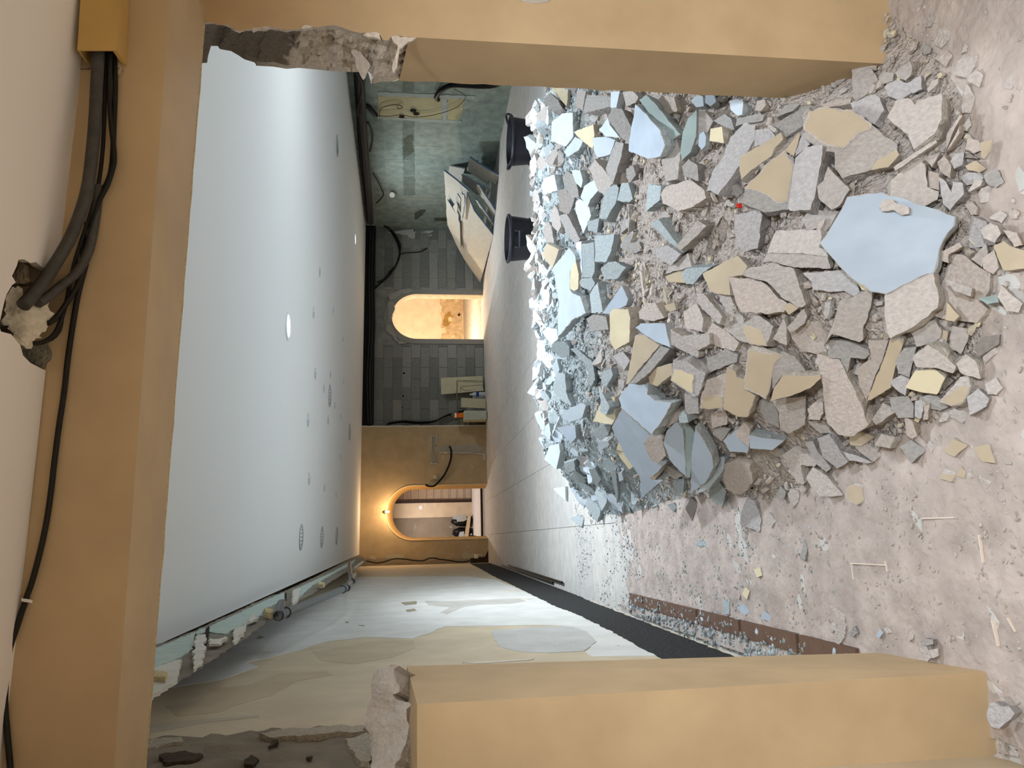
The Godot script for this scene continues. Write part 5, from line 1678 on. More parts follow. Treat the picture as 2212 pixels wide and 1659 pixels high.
func rubble():
	heap_mesh()
	var W := "white plaster fragment near the front toe of the heap"
	# --- front right, by the cross wall
	pc("B", [430, 255, 520, 275, 510, 400, 330, 700, 200, 870, 130, 830, 120, 760, 250, 540, 310, 380], "lav", 0.06, 0.0, "long lilac-grey plaster bar slanting beside the tan plates near the top reveal")
	pc("B", [520, 320, 630, 300, 690, 370, 600, 440, 510, 460], "lav", 0.05, 0.0, "crumbly grey plaster block against the top of the long lilac-grey bar")
	pc("B", [660, 270, 740, 240, 960, 100, 1050, 130, 920, 290, 780, 380, 760, 330], "grey", 0.08, 0.0, "grey broken block under the top reveal beside the large tan-topped slab")
	pc("B", [940, 310, 920, 210, 980, 170, 1110, 120, 1330, 150, 1500, 260, 1730, 440, 1720, 520, 1540, 640, 1500, 660, 1400, 690, 1260, 730, 1195, 640, 1195, 510, 1095, 500, 980, 420], "raw", 0.07, 0.02, "largest grey slab with a tan painted top, near the top reveal", "", 0.45,
		[945, 310, 985, 172, 1110, 130, 1250, 165, 1330, 155, 1490, 262, 1490, 310, 1380, 350, 1330, 400, 1275, 462, 1225, 462, 1085, 412, 1000, 350])
	pc("B", [390, 550, 700, 370, 740, 340, 760, 400, 690, 470, 660, 545, 490, 660, 400, 745, 385, 650], "tan", 0.05, 0.0, "tan plaster plate lying above its twin, left of the upright grey block")
	pc("B", [430, 820, 770, 495, 850, 560, 840, 640, 805, 1000, 600, 1020, 400, 940], "grey", 0.06, 0.02, "grey slab whose upper half keeps smooth tan paint, left of the upright block", "", 0.45,
		[838, 625, 770, 505, 650, 590, 440, 815, 580, 850, 640, 880, 700, 932, 790, 920, 812, 800])
	pc("B", [770, 500, 890, 345, 905, 360, 862, 510, 850, 545], "tan", 0.03, 0.03, "small tan wedge between the tan plates and the large tan-topped slab")
	pc("B", [865, 500, 930, 330, 990, 440, 940, 480, 860, 545], "lav", 0.05, 0.03, "small grey wedge beside the tan wedge")
	pc("B", [950, 460, 1095, 450, 1085, 560, 1040, 800, 990, 1000, 820, 1010, 800, 990, 850, 620, 860, 560], "lav", 0.08, 0.06, "tall light grey block propped in the middle of the tan plates", "", 0.6)
	pc("B", [1140, 630, 1240, 740, 1325, 830, 1240, 960, 1170, 1000, 1060, 900, 1045, 800, 1100, 750], "raw", 0.05, 0.03, "diamond-shaped pale chunk above the corner of the big blue slab", "", 0.5)
	pc("B", [1330, 90, 1540, 10, 1580, 40, 1620, 150, 1530, 270, 1350, 160], "lav", 0.16, 0.02, "grey boulder at the foot of the top reveal", "", 0.5)
	pc("B", [345, 1045, 550, 990, 580, 1050, 540, 1330, 440, 1360, 360, 1310, 340, 1190], "lav", 0.10, 0.04, "squared light grey block standing alone left of the moulded slab", "", 0.55)
	pc("B", [910, 1080, 990, 1000, 1230, 1010, 1180, 1100, 1080, 1230, 1070, 1160, 960, 1170], "raw", 0.05, 0.0, "pale slab end showing between the moulded slab and the big blue slab")
	pc("B", [700, 1180, 1075, 1165, 1085, 1240, 1060, 1320, 1130, 1350, 1145, 1400, 620, 1370, 640, 1320], "white", 0.06, 0.03, "white slab with a grooved moulding, left of the big blue slab", "", 0.5)
	pc("B", [620, 1372, 1135, 1395, 1160, 1500, 850, 1492, 650, 1440, 570, 1460], "raw", 0.05, 0.03, "lower moulded strip of the grooved white slab", "", 0.75)
	pc("P", [1830, 425, 1870, 418, 1905, 415, 1965, 432, 2045, 462, 2065, 468, 2063, 487, 2038, 520, 2030, 540, 2018, 590, 1985, 600, 1915, 636, 1880, 630, 1845, 605, 1812, 575, 1782, 540, 1770, 525, 1795, 490], "blue", 0.05, 0.06, "big pale blue painted slab, broadest piece at the front of the heap", "", 0.38)
	pc("B", [1570, 965, 1600, 925, 1650, 905, 1700, 912, 1715, 940, 1770, 955, 1830, 985, 1830, 1035, 1765, 1045, 1690, 1000, 1650, 1012, 1600, 1012], "white", 0.02, 0.125, "ragged white filler lump stuck on the edge of the big blue slab", "", 0.38)
	pc("B", [70, 1545, 370, 1390, 455, 1480, 410, 1560, 300, 1570, 310, 1730, 210, 1720, 130, 1690], "tan", 0.05, 0.02, "smooth tan plate left of the cluster of raw slabs in mid-heap")
	pc("E", [430, 55, 480, 0, 700, -50, 890, 0, 1000, 320, 960, 350, 780, 260, 710, 180, 650, 120], "raw", 0.07, 0.03, "pale raw slab overhanging the long ridged chunk in mid-heap")
	pc("E", [310, 75, 440, 90, 560, 110, 640, 140, 720, 230, 830, 310, 800, 390, 640, 410, 510, 390, 420, 390, 370, 300], "pink", 0.10, 0.02, "long ridged pinkish chunk right of the smooth tan plate in mid-heap")
	pc("E", [970, 40, 1280, 20, 1400, 0, 1440, 100, 1480, 200, 1430, 250, 1340, 200, 1220, 210, 1060, 190, 1050, 120], "lav", 0.07, 0.0, "grey slab tucked under the lower edge of the big blue slab")
	pc("E", [1420, 60, 1480, 90, 1600, 200, 1590, 215, 1500, 190, 1440, 110], "cream", 0.03, 0.04, "cream sliver along the lower edge of the big blue slab")
	pc("E", [790, 340, 850, 305, 950, 345, 850, 415], "tan", 0.03, 0.02, "small tan flake below the overhanging raw slab in mid-heap")
	pc("E", [1300, 290, 1600, 190, 1590, 280, 1510, 560, 1510, 640, 1480, 660, 1290, 600, 1230, 590, 1160, 690, 1240, 500], "raw", 0.06, 0.04, "upright grey-tan plate left of the broad white slab in front", "", 0.55)
	pc("E", [345, 615, 440, 490, 570, 410, 710, 520, 690, 570, 640, 695, 500, 680], "raw", 0.08, 0.02, "pointed chunk with a tan patch on its lower face, in mid-heap", "", 0.5, [430, 510, 520, 525, 600, 550, 615, 610, 640, 690, 500, 668, 455, 590])
	pc("E", [705, 630, 800, 450, 825, 520, 825, 690, 770, 670], "white", 0.03, 0.03, "slim white shard standing beside the pointed tan-patched chunk", "", 0.6)
	pc("E", [830, 530, 980, 360, 1010, 430, 990, 490, 920, 545, 860, 570], "raw", 0.05, 0.03, "pale elongated chunk leaning right of the slim white shard")
	pc("E", [20, 230, 110, 220, 250, 340, 260, 480, 150, 440, 60, 350], "lav", 0.08, 0.0, "grey angular chunk below the smooth tan plate")
	pc("E", [230, 240, 320, 230, 360, 350, 440, 440, 440, 560, 400, 640, 280, 550, 270, 400], "raw", 0.08, 0.0, "raw wedge between the grey angular chunk and the long ridged chunk")
	pc("E", [100, 600, 160, 480, 280, 560, 400, 660, 360, 740, 200, 700], "pink", 0.07, 0.0, "flat pinkish chunk under the raw wedge in mid-heap")
	pc("E", [110, 800, 200, 770, 270, 720, 390, 770, 380, 840, 260, 880, 120, 940], "grey", 0.07, 0.0, "lumpy grey chunk above the pair of tan plates")
	pc("E", [840, 560, 1000, 480, 1110, 470, 1190, 600, 1160, 690, 1200, 760, 1100, 770, 960, 740, 900, 660], "pink", 0.07, 0.0, "dusty pink slab sloping into the head of the long flat slab")
	pc("E", [700, 960, 720, 830, 790, 740, 900, 790, 1000, 920, 1010, 960, 780, 960, 700, 1080], "raw", 0.05, 0.02, "pale plate behind the smooth tan wedge")
	pc("E", [520, 650, 700, 740, 780, 770, 780, 810, 720, 840, 690, 960, 640, 1160, 540, 1110, 450, 1070, 480, 780], "white", 0.05, 0.04, "white-edged plate with deep tan paint and a notch, above the tan pair", "", 0.5, [495, 730, 670, 770, 722, 758, 782, 790, 715, 850, 690, 960, 640, 1155, 540, 1105, 450, 1062, 482, 790])
	pc("E", [50, 1255, 60, 1140, 110, 1000, 300, 930, 290, 1120, 240, 1250], "pink", 0.07, 0.02, "worn pinkish slab with scuffed tan lower edge, left of the tan pair", "", 0.45, [50, 1250, 110, 1130, 250, 1150, 245, 1248, 150, 1258])
	pc("E", [290, 890, 370, 920, 380, 970, 460, 1000, 450, 1070, 550, 1140, 480, 1330, 400, 1330, 260, 1260, 270, 1150], "tan", 0.07, 0.05, "dusty tan slab with a stepped upper edge, largest of the tan pair")
	pc("E", [1200, 640, 1350, 650, 1560, 730, 1570, 770, 1530, 810, 1400, 800, 1370, 930, 1310, 810, 1200, 790], "grey", 0.07, 0.02, "grey lump with a hanging spur below the upright grey-tan plate")
	pc("E", [1100, 760, 1300, 810, 1440, 1090, 1560, 1400, 1500, 1450, 1390, 1505, 1290, 1490, 1190, 1390, 1160, 1180, 1140, 1000], "pink", 0.07, 0.04, "long flat pinkish slab reaching down to the toe of the heap", "", 0.4)
	pc("E", [700, 1190, 850, 1160, 1000, 1140, 990, 1400, 850, 1480, 770, 1440, 760, 1300], "raw", 0.12, 0.02, "rough raw block under the smooth tan wedge", "", 0.5)
	pc("E", [1010, 1260, 1080, 1200, 1150, 1200, 1155, 1300, 1120, 1360, 1030, 1350], "pink", 0.08, 0.03, "rounded pink lump wedged beside the long flat slab")
	pc("E", [680, 1190, 720, 1060, 790, 955, 1020, 965, 1130, 950, 1135, 985, 1040, 1070, 870, 1140, 740, 1170], "tan", 0.05, 0.08, "smooth tan wedge with a crisp white edge lying on top in mid-heap")
	pc("E", [1750, 640, 1880, 630, 1820, 830, 1760, 1070, 1580, 1180, 1540, 1190, 1600, 1050, 1700, 800], "tan", 0.04, 0.02, "long narrow tan strip below the broad white slab", "", 0.5)
	pc("E", [1560, 640, 1740, 640, 1690, 800, 1590, 1050, 1540, 1180, 1480, 1060, 1460, 900, 1570, 800], "pink", 0.05, 0.0, "crumbling pink slab beside the long narrow tan strip")
	pc("E", [260, 1540, 380, 1440, 430, 1500, 490, 1600, 480, 1650, 320, 1640], "blue", 0.05, 0.02, "pale blue flake at the lower flank of the heap, left of two")
	pc("E", [490, 1490, 640, 1520, 810, 1540, 700, 1625, 500, 1610], "blue", 0.05, 0.02, "pale blue flake at the lower flank of the heap, right of two")
	pc("E", [360, 1480, 440, 1380, 500, 1440, 490, 1600, 430, 1560], "pink", 0.04, 0.05, "pinkish chip propped over the two pale blue flakes")
	pc("E", [580, 1190, 650, 1130, 720, 1200, 750, 1310, 760, 1430, 640, 1370, 590, 1280], "grey", 0.08, 0.02, "smooth grey stone left of the rough raw block")
	pc("E", [150, 1310, 260, 1260, 300, 1330, 290, 1400, 160, 1430], "pink", 0.05, 0.0, "buff chip peeping out under the stepped tan slab")
	pc("E", [1010, 1370, 1150, 1360, 1230, 1470, 1130, 1480, 1060, 1420], "raw", 0.05, 0.0, "flat pale chip under the foot of the long flat slab")
	pc("E", [1390, 1510, 1500, 1460, 1620, 1510, 1500, 1590, 1400, 1580], "tan", 0.03, 0.0, "tan chip in shade just under the toe of the long flat slab")
	# --- broad white slab and the front toe
	pc("F", [240, 490, 400, 470, 550, 430, 560, 500, 590, 590, 580, 680, 400, 820, 240, 900, 205, 760, 200, 600, 215, 520], "white", 0.06, 0.08, "broad white-pink slab in front, just below the big blue slab", "", 0.4)
	pc("F", [640, 420, 680, 290, 770, 300, 880, 390, 960, 420, 950, 560, 880, 620, 940, 690, 860, 790, 700, 770, 560, 740, 620, 620, 590, 560], "pink", 0.06, 0.01, "wide dusty slab strewn with chips, nearest the camera below the blue slab", "", 0.35)
	pc("F", [650, 640, 740, 740, 700, 780, 640, 770], "tan", 0.015, 0.06, "tan chip lying on the wide dusty slab")
	pc("F", [640, 480, 700, 490, 830, 540, 820, 600, 700, 560], "raw", 0.02, 0.07, "finger-shaped pale chip lying on the wide dusty slab")
	pc("F", [600, 280, 740, 210, 760, 240, 660, 300, 660, 360, 590, 340], "pink", 0.03, 0.04, "buff flake at the corner of the big blue slab")
	pc("F", [810, 150, 840, 30, 930, 60, 1000, 230, 920, 240, 810, 250], "lav", 0.04, 0.0, "flat grey piece right of the tip of the big blue slab")
	pc("F", [890, 120, 960, 70, 1010, 90, 1035, 150, 990, 215, 910, 180], "white", 0.03, 0.03, "white flake lying on the flat grey piece")
	pc("F", [1050, 120, 1150, 140, 1190, 230, 1130, 245], "pink", 0.03, 0.01, "buff flake between the white flake and the tan tile at the right border")
	pc("F", [985, 235, 1060, 200, 1110, 240, 1210, 270, 1215, 400, 1060, 415, 1020, 330], "tan", 0.04, 0.01, "tan painted piece cut by the near border of the view", "", 0.3)
	pc("F", [820, 330, 930, 220, 940, 300, 900, 390], "raw", 0.04, 0.02, "small pale chunk above the wide dusty slab")
	pc("F", [900, 320, 990, 260, 1020, 390, 980, 440, 910, 400], "pink", 0.05, 0.01, "sandy chunk left of the tan piece at the near border")
	pc("F", [1010, 600, 1040, 520, 1190, 650, 1160, 715, 1070, 700], "white", 0.03, 0.01, "clean white flake beside the teal chip at the front toe", "", 0.3)
	pc("F", [870, 610, 1010, 585, 1022, 640, 940, 658], "teal", 0.03, 0.03, "lone teal chip between the wide dusty slab and the clean white flake")
	pc("F", [390, 860, 480, 780, 560, 770, 610, 840, 600, 900, 530, 940, 430, 960], "raw", 0.08, 0.01, "chunky pale block below the broad white slab", "", 0.5)
	pc("F", [610, 830, 660, 850, 650, 920, 600, 920], "tan", 0.03, 0.0, "tan chip wedged between two pale blocks below the broad white slab")
	pc("F", [670, 900, 690, 810, 800, 830, 800, 900, 750, 1010, 690, 980], "raw", 0.06, 0.0, "pale block right of the chunky one below the broad white slab", "", 0.5)
	pc("F", [580, 980, 640, 920, 690, 970, 650, 1030], "grey", 0.05, 0.0, "dark cube in the hollow above the white triangular slab")
	pc("F", [400, 1040, 510, 945, 610, 1010, 715, 1100, 690, 1150, 560, 1110, 430, 1105], "white", 0.05, 0.05, "white triangular slab near the front toe", "", 0.45)
	pc("F", [280, 1060, 340, 970, 430, 960, 400, 1080, 380, 1180, 300, 1150], "grey", 0.07, 0.02, "grey rock left of the white triangular slab")
	pc("F", [350, 1250, 420, 1130, 560, 1115, 640, 1180, 580, 1300, 470, 1285], "cream", 0.05, 0.02, "cream painted plate under the white triangular slab")
	pc("F", [715, 1080, 780, 1010, 860, 1070, 890, 1190, 800, 1170, 740, 1140], "white", 0.06, 0.02, "white chunk at the tip of the white triangular slab")
	pc("F", [595, 1350, 740, 1180, 800, 1160, 820, 1240, 770, 1360, 680, 1385], "white", 0.05, 0.02, "white plate with tan lower half at the front toe", "", 0.45, [602, 1345, 740, 1245, 815, 1243, 765, 1358, 680, 1382])
	pc("F", [600, 1220, 660, 1180, 700, 1200, 630, 1270], "dark", 0.04, 0.0, "dark grey chip between the cream plate and the tan-bottomed white plate")
	pc("F", [790, 1320, 870, 1255, 950, 1330, 930, 1390, 810, 1450], "lav", 0.07, 0.01, "blue-grey rock at the outer front toe")
	pc("F", [920, 1230, 1000, 1180, 1050, 1250, 1000, 1305, 940, 1300], "white", 0.03, 0.0, "flat white scrap lying loose on the floor in front")
	pc("F", [840, 960, 900, 890, 1030, 870, 1020, 940, 880, 1030], "dark", 0.06, 0.0, "dark grey chunk at the front toe right of the white chunks")
	pc("F", [905, 1030, 990, 955, 1015, 1000, 920, 1080], "white", 0.03, 0.0, "white sliver beside the dark grey chunk on the floor")
	pc("F", [240, 1320, 370, 1310, 410, 1380, 410, 1470, 300, 1470, 250, 1400], "grey", 0.09, 0.01, "round grey-brown rock below the cream plate")
	pc("F", [110, 1480, 190, 1360, 290, 1420, 200, 1480, 140, 1520], "raw", 0.06, 0.02, "pale rock face left of the round grey-brown rock")
	pc("F", [235, 1210, 320, 1160, 380, 1190, 350, 1310, 290, 1270], "lav", 0.06, 0.02, "blue-grey knob above the round grey-brown rock")
	pc("F", [340, 1450, 400, 1490, 435, 1600, 400, 1620, 360, 1590], "pink", 0.05, 0.02, "buff finger of plaster under the round grey-brown rock")
	pc("F", [420, 1350, 470, 1330, 480, 1420, 460, 1475, 420, 1460], "lav", 0.04, 0.01, "narrow grey chip standing beside the round grey-brown rock")
	pc("F", [484, 1380, 525, 1370, 512, 1480, 478, 1485], "pink", 0.03, 0.01, "narrow buff chip beside the narrow grey chip")
	pc("F", [460, 1320, 560, 1290, 660, 1390, 600, 1420, 530, 1400], "grey", 0.05, 0.0, "grey chunk under the cream plate")
	pc("F", [590, 1500, 620, 1430, 690, 1420, 650, 1490], "white", 0.03, 0.0, "small white chip, left of the pair on the floor below the tan-bottomed plate")
	pc("F", [670, 1460, 700, 1400, 780, 1420, 795, 1470, 760, 1510], "raw", 0.05, 0.0, "small pale chip, right of the pair on the floor below the tan-bottomed plate")
	# --- near right corner of the view
	pc("C", [220, 840, 280, 720, 340, 705, 400, 720, 415, 750, 440, 725, 610, 670, 605, 860, 560, 960, 410, 1070, 370, 960, 270, 890], "white", 0.05, 0.05, "large white pitted slab with a notched top beside the top wall's foot", "", 0.4)
	pc("C", [265, 1200, 420, 1090, 570, 1000, 578, 1022, 430, 1122, 282, 1222], "white", 0.02, 0.10, "thin white lath lying across the chunks under the pitted slab", "", 0.4)
	pc("C", [105, 1220, 150, 1150, 290, 1070, 310, 1110, 230, 1200], "tan", 0.03, 0.04, "tan wedge at the foot of the largest tan-topped slab")
	pc("C", [250, 1290, 440, 1140, 490, 1180, 510, 1340, 590, 1370, 580, 1430, 480, 1480, 340, 1420, 240, 1400], "white", 0.12, 0.03, "big white block just above the edge of the big blue slab", "", 0.5)
	pc("C", [512, 1220, 590, 1240, 592, 1365, 520, 1345], "pink", 0.05, 0.03, "small buff block shaded by the big white block")
	pc("C", [480, 1130, 600, 1090, 540, 1200], "white", 0.03, 0.03, "white triangular chip under the thin white lath")
	pc("C", [590, 1270, 640, 1300, 680, 1380, 690, 1300, 760, 1310, 770, 1390, 670, 1510, 620, 1460], "lav", 0.08, 0.02, "cracked grey block right of the big white block", "", 0.5)
	pc("C", [580, 1160, 630, 1110, 680, 1190, 670, 1280, 600, 1230], "pink", 0.05, 0.01, "buff rock above the cracked grey block")
	pc("C", [200, 620, 290, 570, 380, 600, 400, 660, 310, 720, 230, 690], "lav", 0.08, 0.01, "grey-blue lump above the pitted slab")
	pc("C", [360, 600, 460, 540, 470, 640, 400, 670], "lav", 0.06, 0.01, "slate-grey wedge right of the grey-blue lump")
	pc("C", [280, 520, 380, 440, 400, 480, 390, 540, 350, 580, 290, 550], "raw", 0.09, 0.02, "pale rounded rock touching the top wall's lower corner")
	pc("C", [155, 560, 200, 510, 270, 530, 260, 580, 190, 600], "raw", 0.06, 0.01, "small pale rock at the foot of the top reveal")
	pc("C", [560, 310, 590, 220, 640, 185, 675, 220, 665, 280, 610, 345], "white", 0.025, 0.0, "white oval flake on the bare floor near the top wall", "", 0.3)
	pc("C", [485, 160, 500, 110, 540, 75, 565, 120, 530, 190, 490, 190], "raw", 0.05, 0.0, "pale pointed pebble, farthest from the heap by the top wall", "", 0.3)
	pc("C", [460, 350, 490, 315, 535, 340, 530, 380, 490, 395], "grey", 0.04, 0.0, "round grey pebble on the floor by the top wall", "", 0.3)
	pc("C", [560, 420, 600, 370, 650, 360, 690, 400, 640, 480], "pink", 0.03, 0.0, "sandy flat chip below the white oval flake", "", 0.3)
	pc("C", [745, 390, 780, 310, 800, 330, 795, 370], "white", 0.03, 0.0, "small white splinter right of the sandy flat chip", "", 0.3)
	pc("C", [700, 540, 720, 440, 770, 395, 870, 395, 850, 470, 800, 555], "white", 0.05, 0.0, "bright white block, upper of two touching at the right border", "", 0.35)
	pc("C", [790, 560, 860, 490, 910, 540, 880, 625, 810, 590], "white", 0.04, 0.0, "bright white block, lower of two touching at the right border", "", 0.35)
	pc("C", [765, 700, 790, 600, 860, 700, 830, 770, 820, 810, 760, 810, 750, 770], "white", 0.03, 0.0, "pointed white flake below the two touching white blocks", "", 0.3)
	pc("C", [1060, 600, 1100, 540, 1180, 505, 1185, 580, 1110, 640, 1060, 630], "white", 0.03, 0.0, "lone white flake out on the floor at the near border", "", 0.3)
	pc("C", [505, 640, 540, 580, 590, 560, 585, 600, 515, 665], "white", 0.03, 0.0, "white splinter just above the corner of the pitted slab", "", 0.3)
	pc("C", [780, 870, 810, 835, 825, 900, 790, 940, 760, 940], "white", 0.03, 0.0, "oval white chip right of the thin stacked flakes", "", 0.3)
	pc("C", [650, 960, 740, 820, 760, 830, 700, 930, 640, 1080], "pink", 0.02, 0.01, "thin stacked flake leaning beside the pitted slab, first of two", "", 0.5)
	pc("C", [650, 1080, 740, 900, 738, 955, 690, 1030], "pink", 0.02, 0.01, "thin stacked flake leaning beside the pitted slab, second of two", "", 0.5)
	pc("C", [890, 1020, 900, 1130, 920, 1140, 970, 1080, 980, 1000], "tan", 0.02, 0.0, "curved tan chip out on the floor at the right", "", 0.3)
	pc("C", [780, 1070, 800, 980, 880, 1010, 895, 1080, 840, 1100], "pink", 0.03, 0.0, "sandy chip left of the curved tan chip", "", 0.3)
	pc("C", [910, 1260, 960, 1210, 1010, 1215, 1060, 1310, 1000, 1345, 930, 1310], "grey", 0.06, 0.0, "grey rock out in front with a white cube beside it", "", 0.35)
	pc("C", [870, 1390, 890, 1350, 970, 1325, 1000, 1390, 990, 1430, 890, 1455], "white", 0.06, 0.0, "white cube-like chunk in front of the grey rock", "", 0.35)
	pc("C", [745, 1270, 790, 1240, 890, 1240, 910, 1280, 830, 1320, 790, 1330], "lav", 0.04, 0.0, "lilac-grey chip left of the grey rock", "", 0.35)
	pc("C", [800, 1370, 850, 1290, 910, 1290, 890, 1330, 820, 1370], "white", 0.02, 0.02, "white flake resting on the lilac-grey chip", "", 0.35)
	pc("C", [780, 1190, 860, 1150, 930, 1210, 880, 1240, 800, 1220], "tan", 0.03, 0.0, "tan chip above the lilac-grey chip", "", 0.35)
	pc("C", [670, 1160, 700, 1100, 770, 1090, 760, 1180, 700, 1210], "lav", 0.05, 0.0, "blue-grey chip right of the buff rock", "", 0.35)
	pc("C", [770, 1130, 800, 1090, 870, 1130, 860, 1140], "dark", 0.03, 0.0, "dark chip beside the blue-grey chip", "", 0.35)
	pc("C", [950, 1560, 1030, 1510, 1080, 1540, 1040, 1600], "white", 0.04, 0.0, "pale chip above the white flake on the grey piece", "", 0.35)
	pc("C", [780, 1470, 830, 1440, 870, 1490, 860, 1540, 820, 1540], "pink", 0.05, 0.0, "pinkish chunk by the right tip of the big blue slab", "", 0.35)
	pc("C", [1090, 1530, 1130, 1500, 1170, 1520, 1150, 1570, 1110, 1570], "pink", 0.04, 0.0, "brown-buff pebble out on the floor at the near border", "", 0.35)
	rubble_far()
	rubble_floor()

func rubble_far():
	# --- far right part, along the reveal and in front of the buckets
	pc("A", [1000, 230, 1060, 185, 1150, 270, 1250, 400, 1370, 540, 1240, 620, 1190, 490, 1090, 350], "teal", 0.05, 0.03, "dark teal plate leaning behind the pale blue triangle")
	pc("A", [965, 270, 1050, 345, 1190, 500, 1235, 640, 1190, 740, 1080, 760, 905, 690, 910, 590, 950, 390], "blue", 0.04, 0.08, "pale blue triangular plate standing near the top reveal")
	pc("A", [1370, 700, 1390, 520, 1440, 390, 1515, 320, 1510, 560, 1460, 700, 1380, 780], "teal", 0.04, 0.04, "dark teal blade standing right of the pale blue triangle")
	pc("A", [1510, 560, 1520, 330, 1590, 330, 1660, 420, 1590, 560, 1500, 640], "raw", 0.06, 0.02, "grey plate beside the dark teal blade")
	pc("A", [1530, 640, 1540, 540, 1580, 515, 1600, 560, 1595, 640, 1560, 680], "blue", 0.02, 0.06, "small pale blue tag of plaster on the grey plate")
	pc("A", [1630, 600, 1640, 490, 1742, 470, 1760, 620], "cream", 0.05, 0.02, "cream-white block between the grey plate and the lilac-grey bar")
	pc("A", [215, 430, 310, 350, 405, 345, 410, 560, 340, 650, 210, 600], "ice", 0.05, 0.03, "smooth white plate close to the bucket with two handles")
	pc("A", [205, 100, 260, 95, 365, 150, 350, 290, 230, 160], "cream", 0.05, 0.02, "cream plate at the far edge of the heap beside the top reveal")
	pc("A", [145, 220, 200, 165, 270, 230, 310, 310, 230, 340, 150, 260], "grey", 0.07, 0.04, "grey slab on edge below the cream plate at the far edge")
	pc("A", [420, 290, 440, 150, 520, 150, 490, 320], "raw", 0.05, 0.02, "narrow pale block upright at the reveal, above the smooth white plate")
	pc("A", [500, 310, 530, 185, 740, 200, 745, 290, 500, 350], "grey", 0.06, 0.02, "pitted grey board-like slab along the top reveal")
	pc("A", [745, 160, 825, 155, 790, 330, 745, 300], "ice", 0.04, 0.03, "thin white slab upright beside the pitted grey slab")
	pc("A", [850, 160, 940, 150, 990, 210, 960, 260, 880, 290], "raw", 0.05, 0.02, "pale chunk against the reveal behind the teal plate")
	pc("A", [720, 390, 760, 300, 840, 310, 930, 480, 910, 620, 850, 580, 730, 430], "grey", 0.07, 0.05, "scuffed grey-brown block left of the pale blue triangle")
	pc("A", [410, 520, 590, 450, 600, 540, 585, 670, 480, 590], "cream", 0.05, 0.03, "cream triangle among the white blocks behind the heap's crest")
	pc("A", [640, 500, 720, 390, 740, 460, 830, 570, 700, 560], "ice", 0.04, 0.03, "white wedge under the scuffed grey-brown block")
	pc("A", [580, 570, 700, 560, 790, 590, 740, 720, 630, 750, 595, 690], "ice", 0.05, 0.03, "white plate under the white wedge, right of the cream triangle")
	pc("A", [790, 600, 860, 620, 830, 760, 760, 990, 700, 850, 740, 720], "grey", 0.06, 0.05, "long grey bar pointing away from the pale blue triangle")
	pc("A", [830, 690, 870, 660, 840, 990, 770, 975], "tan", 0.04, 0.02, "shaded tan strip under the long grey bar")
	pc("A", [325, 700, 430, 560, 500, 600, 460, 680, 360, 745], "ice", 0.06, 0.04, "white block tilted below the smooth white plate")
	pc("A", [550, 850, 600, 760, 700, 880, 760, 980, 690, 1080, 640, 1060], "raw", 0.06, 0.04, "pale V-shaped chunk right of the white blocks")
	pc("A", [475, 1100, 510, 1000, 605, 940, 635, 1040, 560, 1130, 540, 1190], "ice", 0.06, 0.04, "white angular block between the two buckets' line and the V-shaped chunk")
	pc("A", [310, 920, 350, 870, 420, 900, 460, 1100, 400, 1110, 330, 1020], "grey", 0.06, 0.03, "rounded grey slab in front of the gap between the buckets")
	pc("A", [390, 860, 470, 860, 495, 950, 480, 1020, 430, 970], "ice", 0.05, 0.04, "small white block right of the rounded grey slab")
	pc("A", [120, 1000, 150, 930, 240, 900, 270, 1040, 150, 1080], "ice", 0.06, 0.03, "white block at the far edge between the two buckets")
	pc("A", [275, 1040, 330, 1030, 420, 1120, 370, 1260, 280, 1220], "raw", 0.06, 0.02, "pale block below the rounded grey slab")
	pc("A", [700, 1040, 780, 980, 815, 1020, 790, 1150, 700, 1300, 640, 1290, 660, 1180], "bgrey", 0.06, 0.04, "fibrous pale blue-grey bar right of the V-shaped chunk")
	pc("A", [430, 1150, 460, 1120, 540, 1150, 570, 1270, 500, 1430, 430, 1230], "ice", 0.05, 0.04, "bluish plate with a rounded edge near the gripped bucket")
	pc("A", [530, 1320, 640, 1290, 620, 1420, 540, 1400], "bgrey", 0.05, 0.02, "small blue-grey block beside the fibrous bar")
	pc("A", [210, 1240, 240, 1170, 270, 1220, 300, 1360, 270, 1420, 220, 1360], "raw", 0.06, 0.03, "pale rounded chunk touching the gripped bucket")
	pc("A", [280, 1270, 350, 1250, 400, 1350, 470, 1480, 440, 1540, 350, 1430], "grey", 0.06, 0.03, "long grey chunk slanting away from the gripped bucket")
	pc("A", [130, 1400, 180, 1320, 210, 1360, 240, 1550, 180, 1540], "raw", 0.05, 0.04, "pale shell-like flake in front of the gripped bucket")
	pc("D", [45, 130, 90, 20, 200, 80, 140, 250], "tan", 0.04, 0.04, "tan plate at the far edge just left of the gripped bucket")
	pc("A", [1100, 1340, 1170, 1300, 1400, 1600, 1340, 1580], "bgrey", 0.04, 0.02, "blue-grey grooved strip among the beige chips")
	pc("A", [1330, 1540, 1520, 1310, 1600, 1360, 1480, 1480, 1370, 1580], "raw", 0.06, 0.05, "tapered pale block lying over the blue-grey grooved strip")
	pc("D", [1030, 80, 1160, 40, 1290, 120, 1200, 220, 1100, 170], "lav", 0.06, 0.03, "lilac-grey plate right of the beige chip drift")
	pc("D", [1140, 300, 1210, 220, 1350, 110, 1390, 230, 1320, 250], "raw", 0.06, 0.01, "raw wedge under the lilac-grey plate")
	pc("A", [1190, 1080, 1240, 1010, 1450, 950, 1570, 1030, 1600, 1110, 1480, 1190, 1350, 1230, 1210, 1160], "pink", 0.10, 0.01, "broad rough lump in the middle of the heap between the chips and the tan plates")
	pc("A", [1380, 830, 1440, 760, 1520, 820, 1530, 960, 1400, 910], "grey", 0.05, 0.02, "smooth grey plate above the broad rough lump")
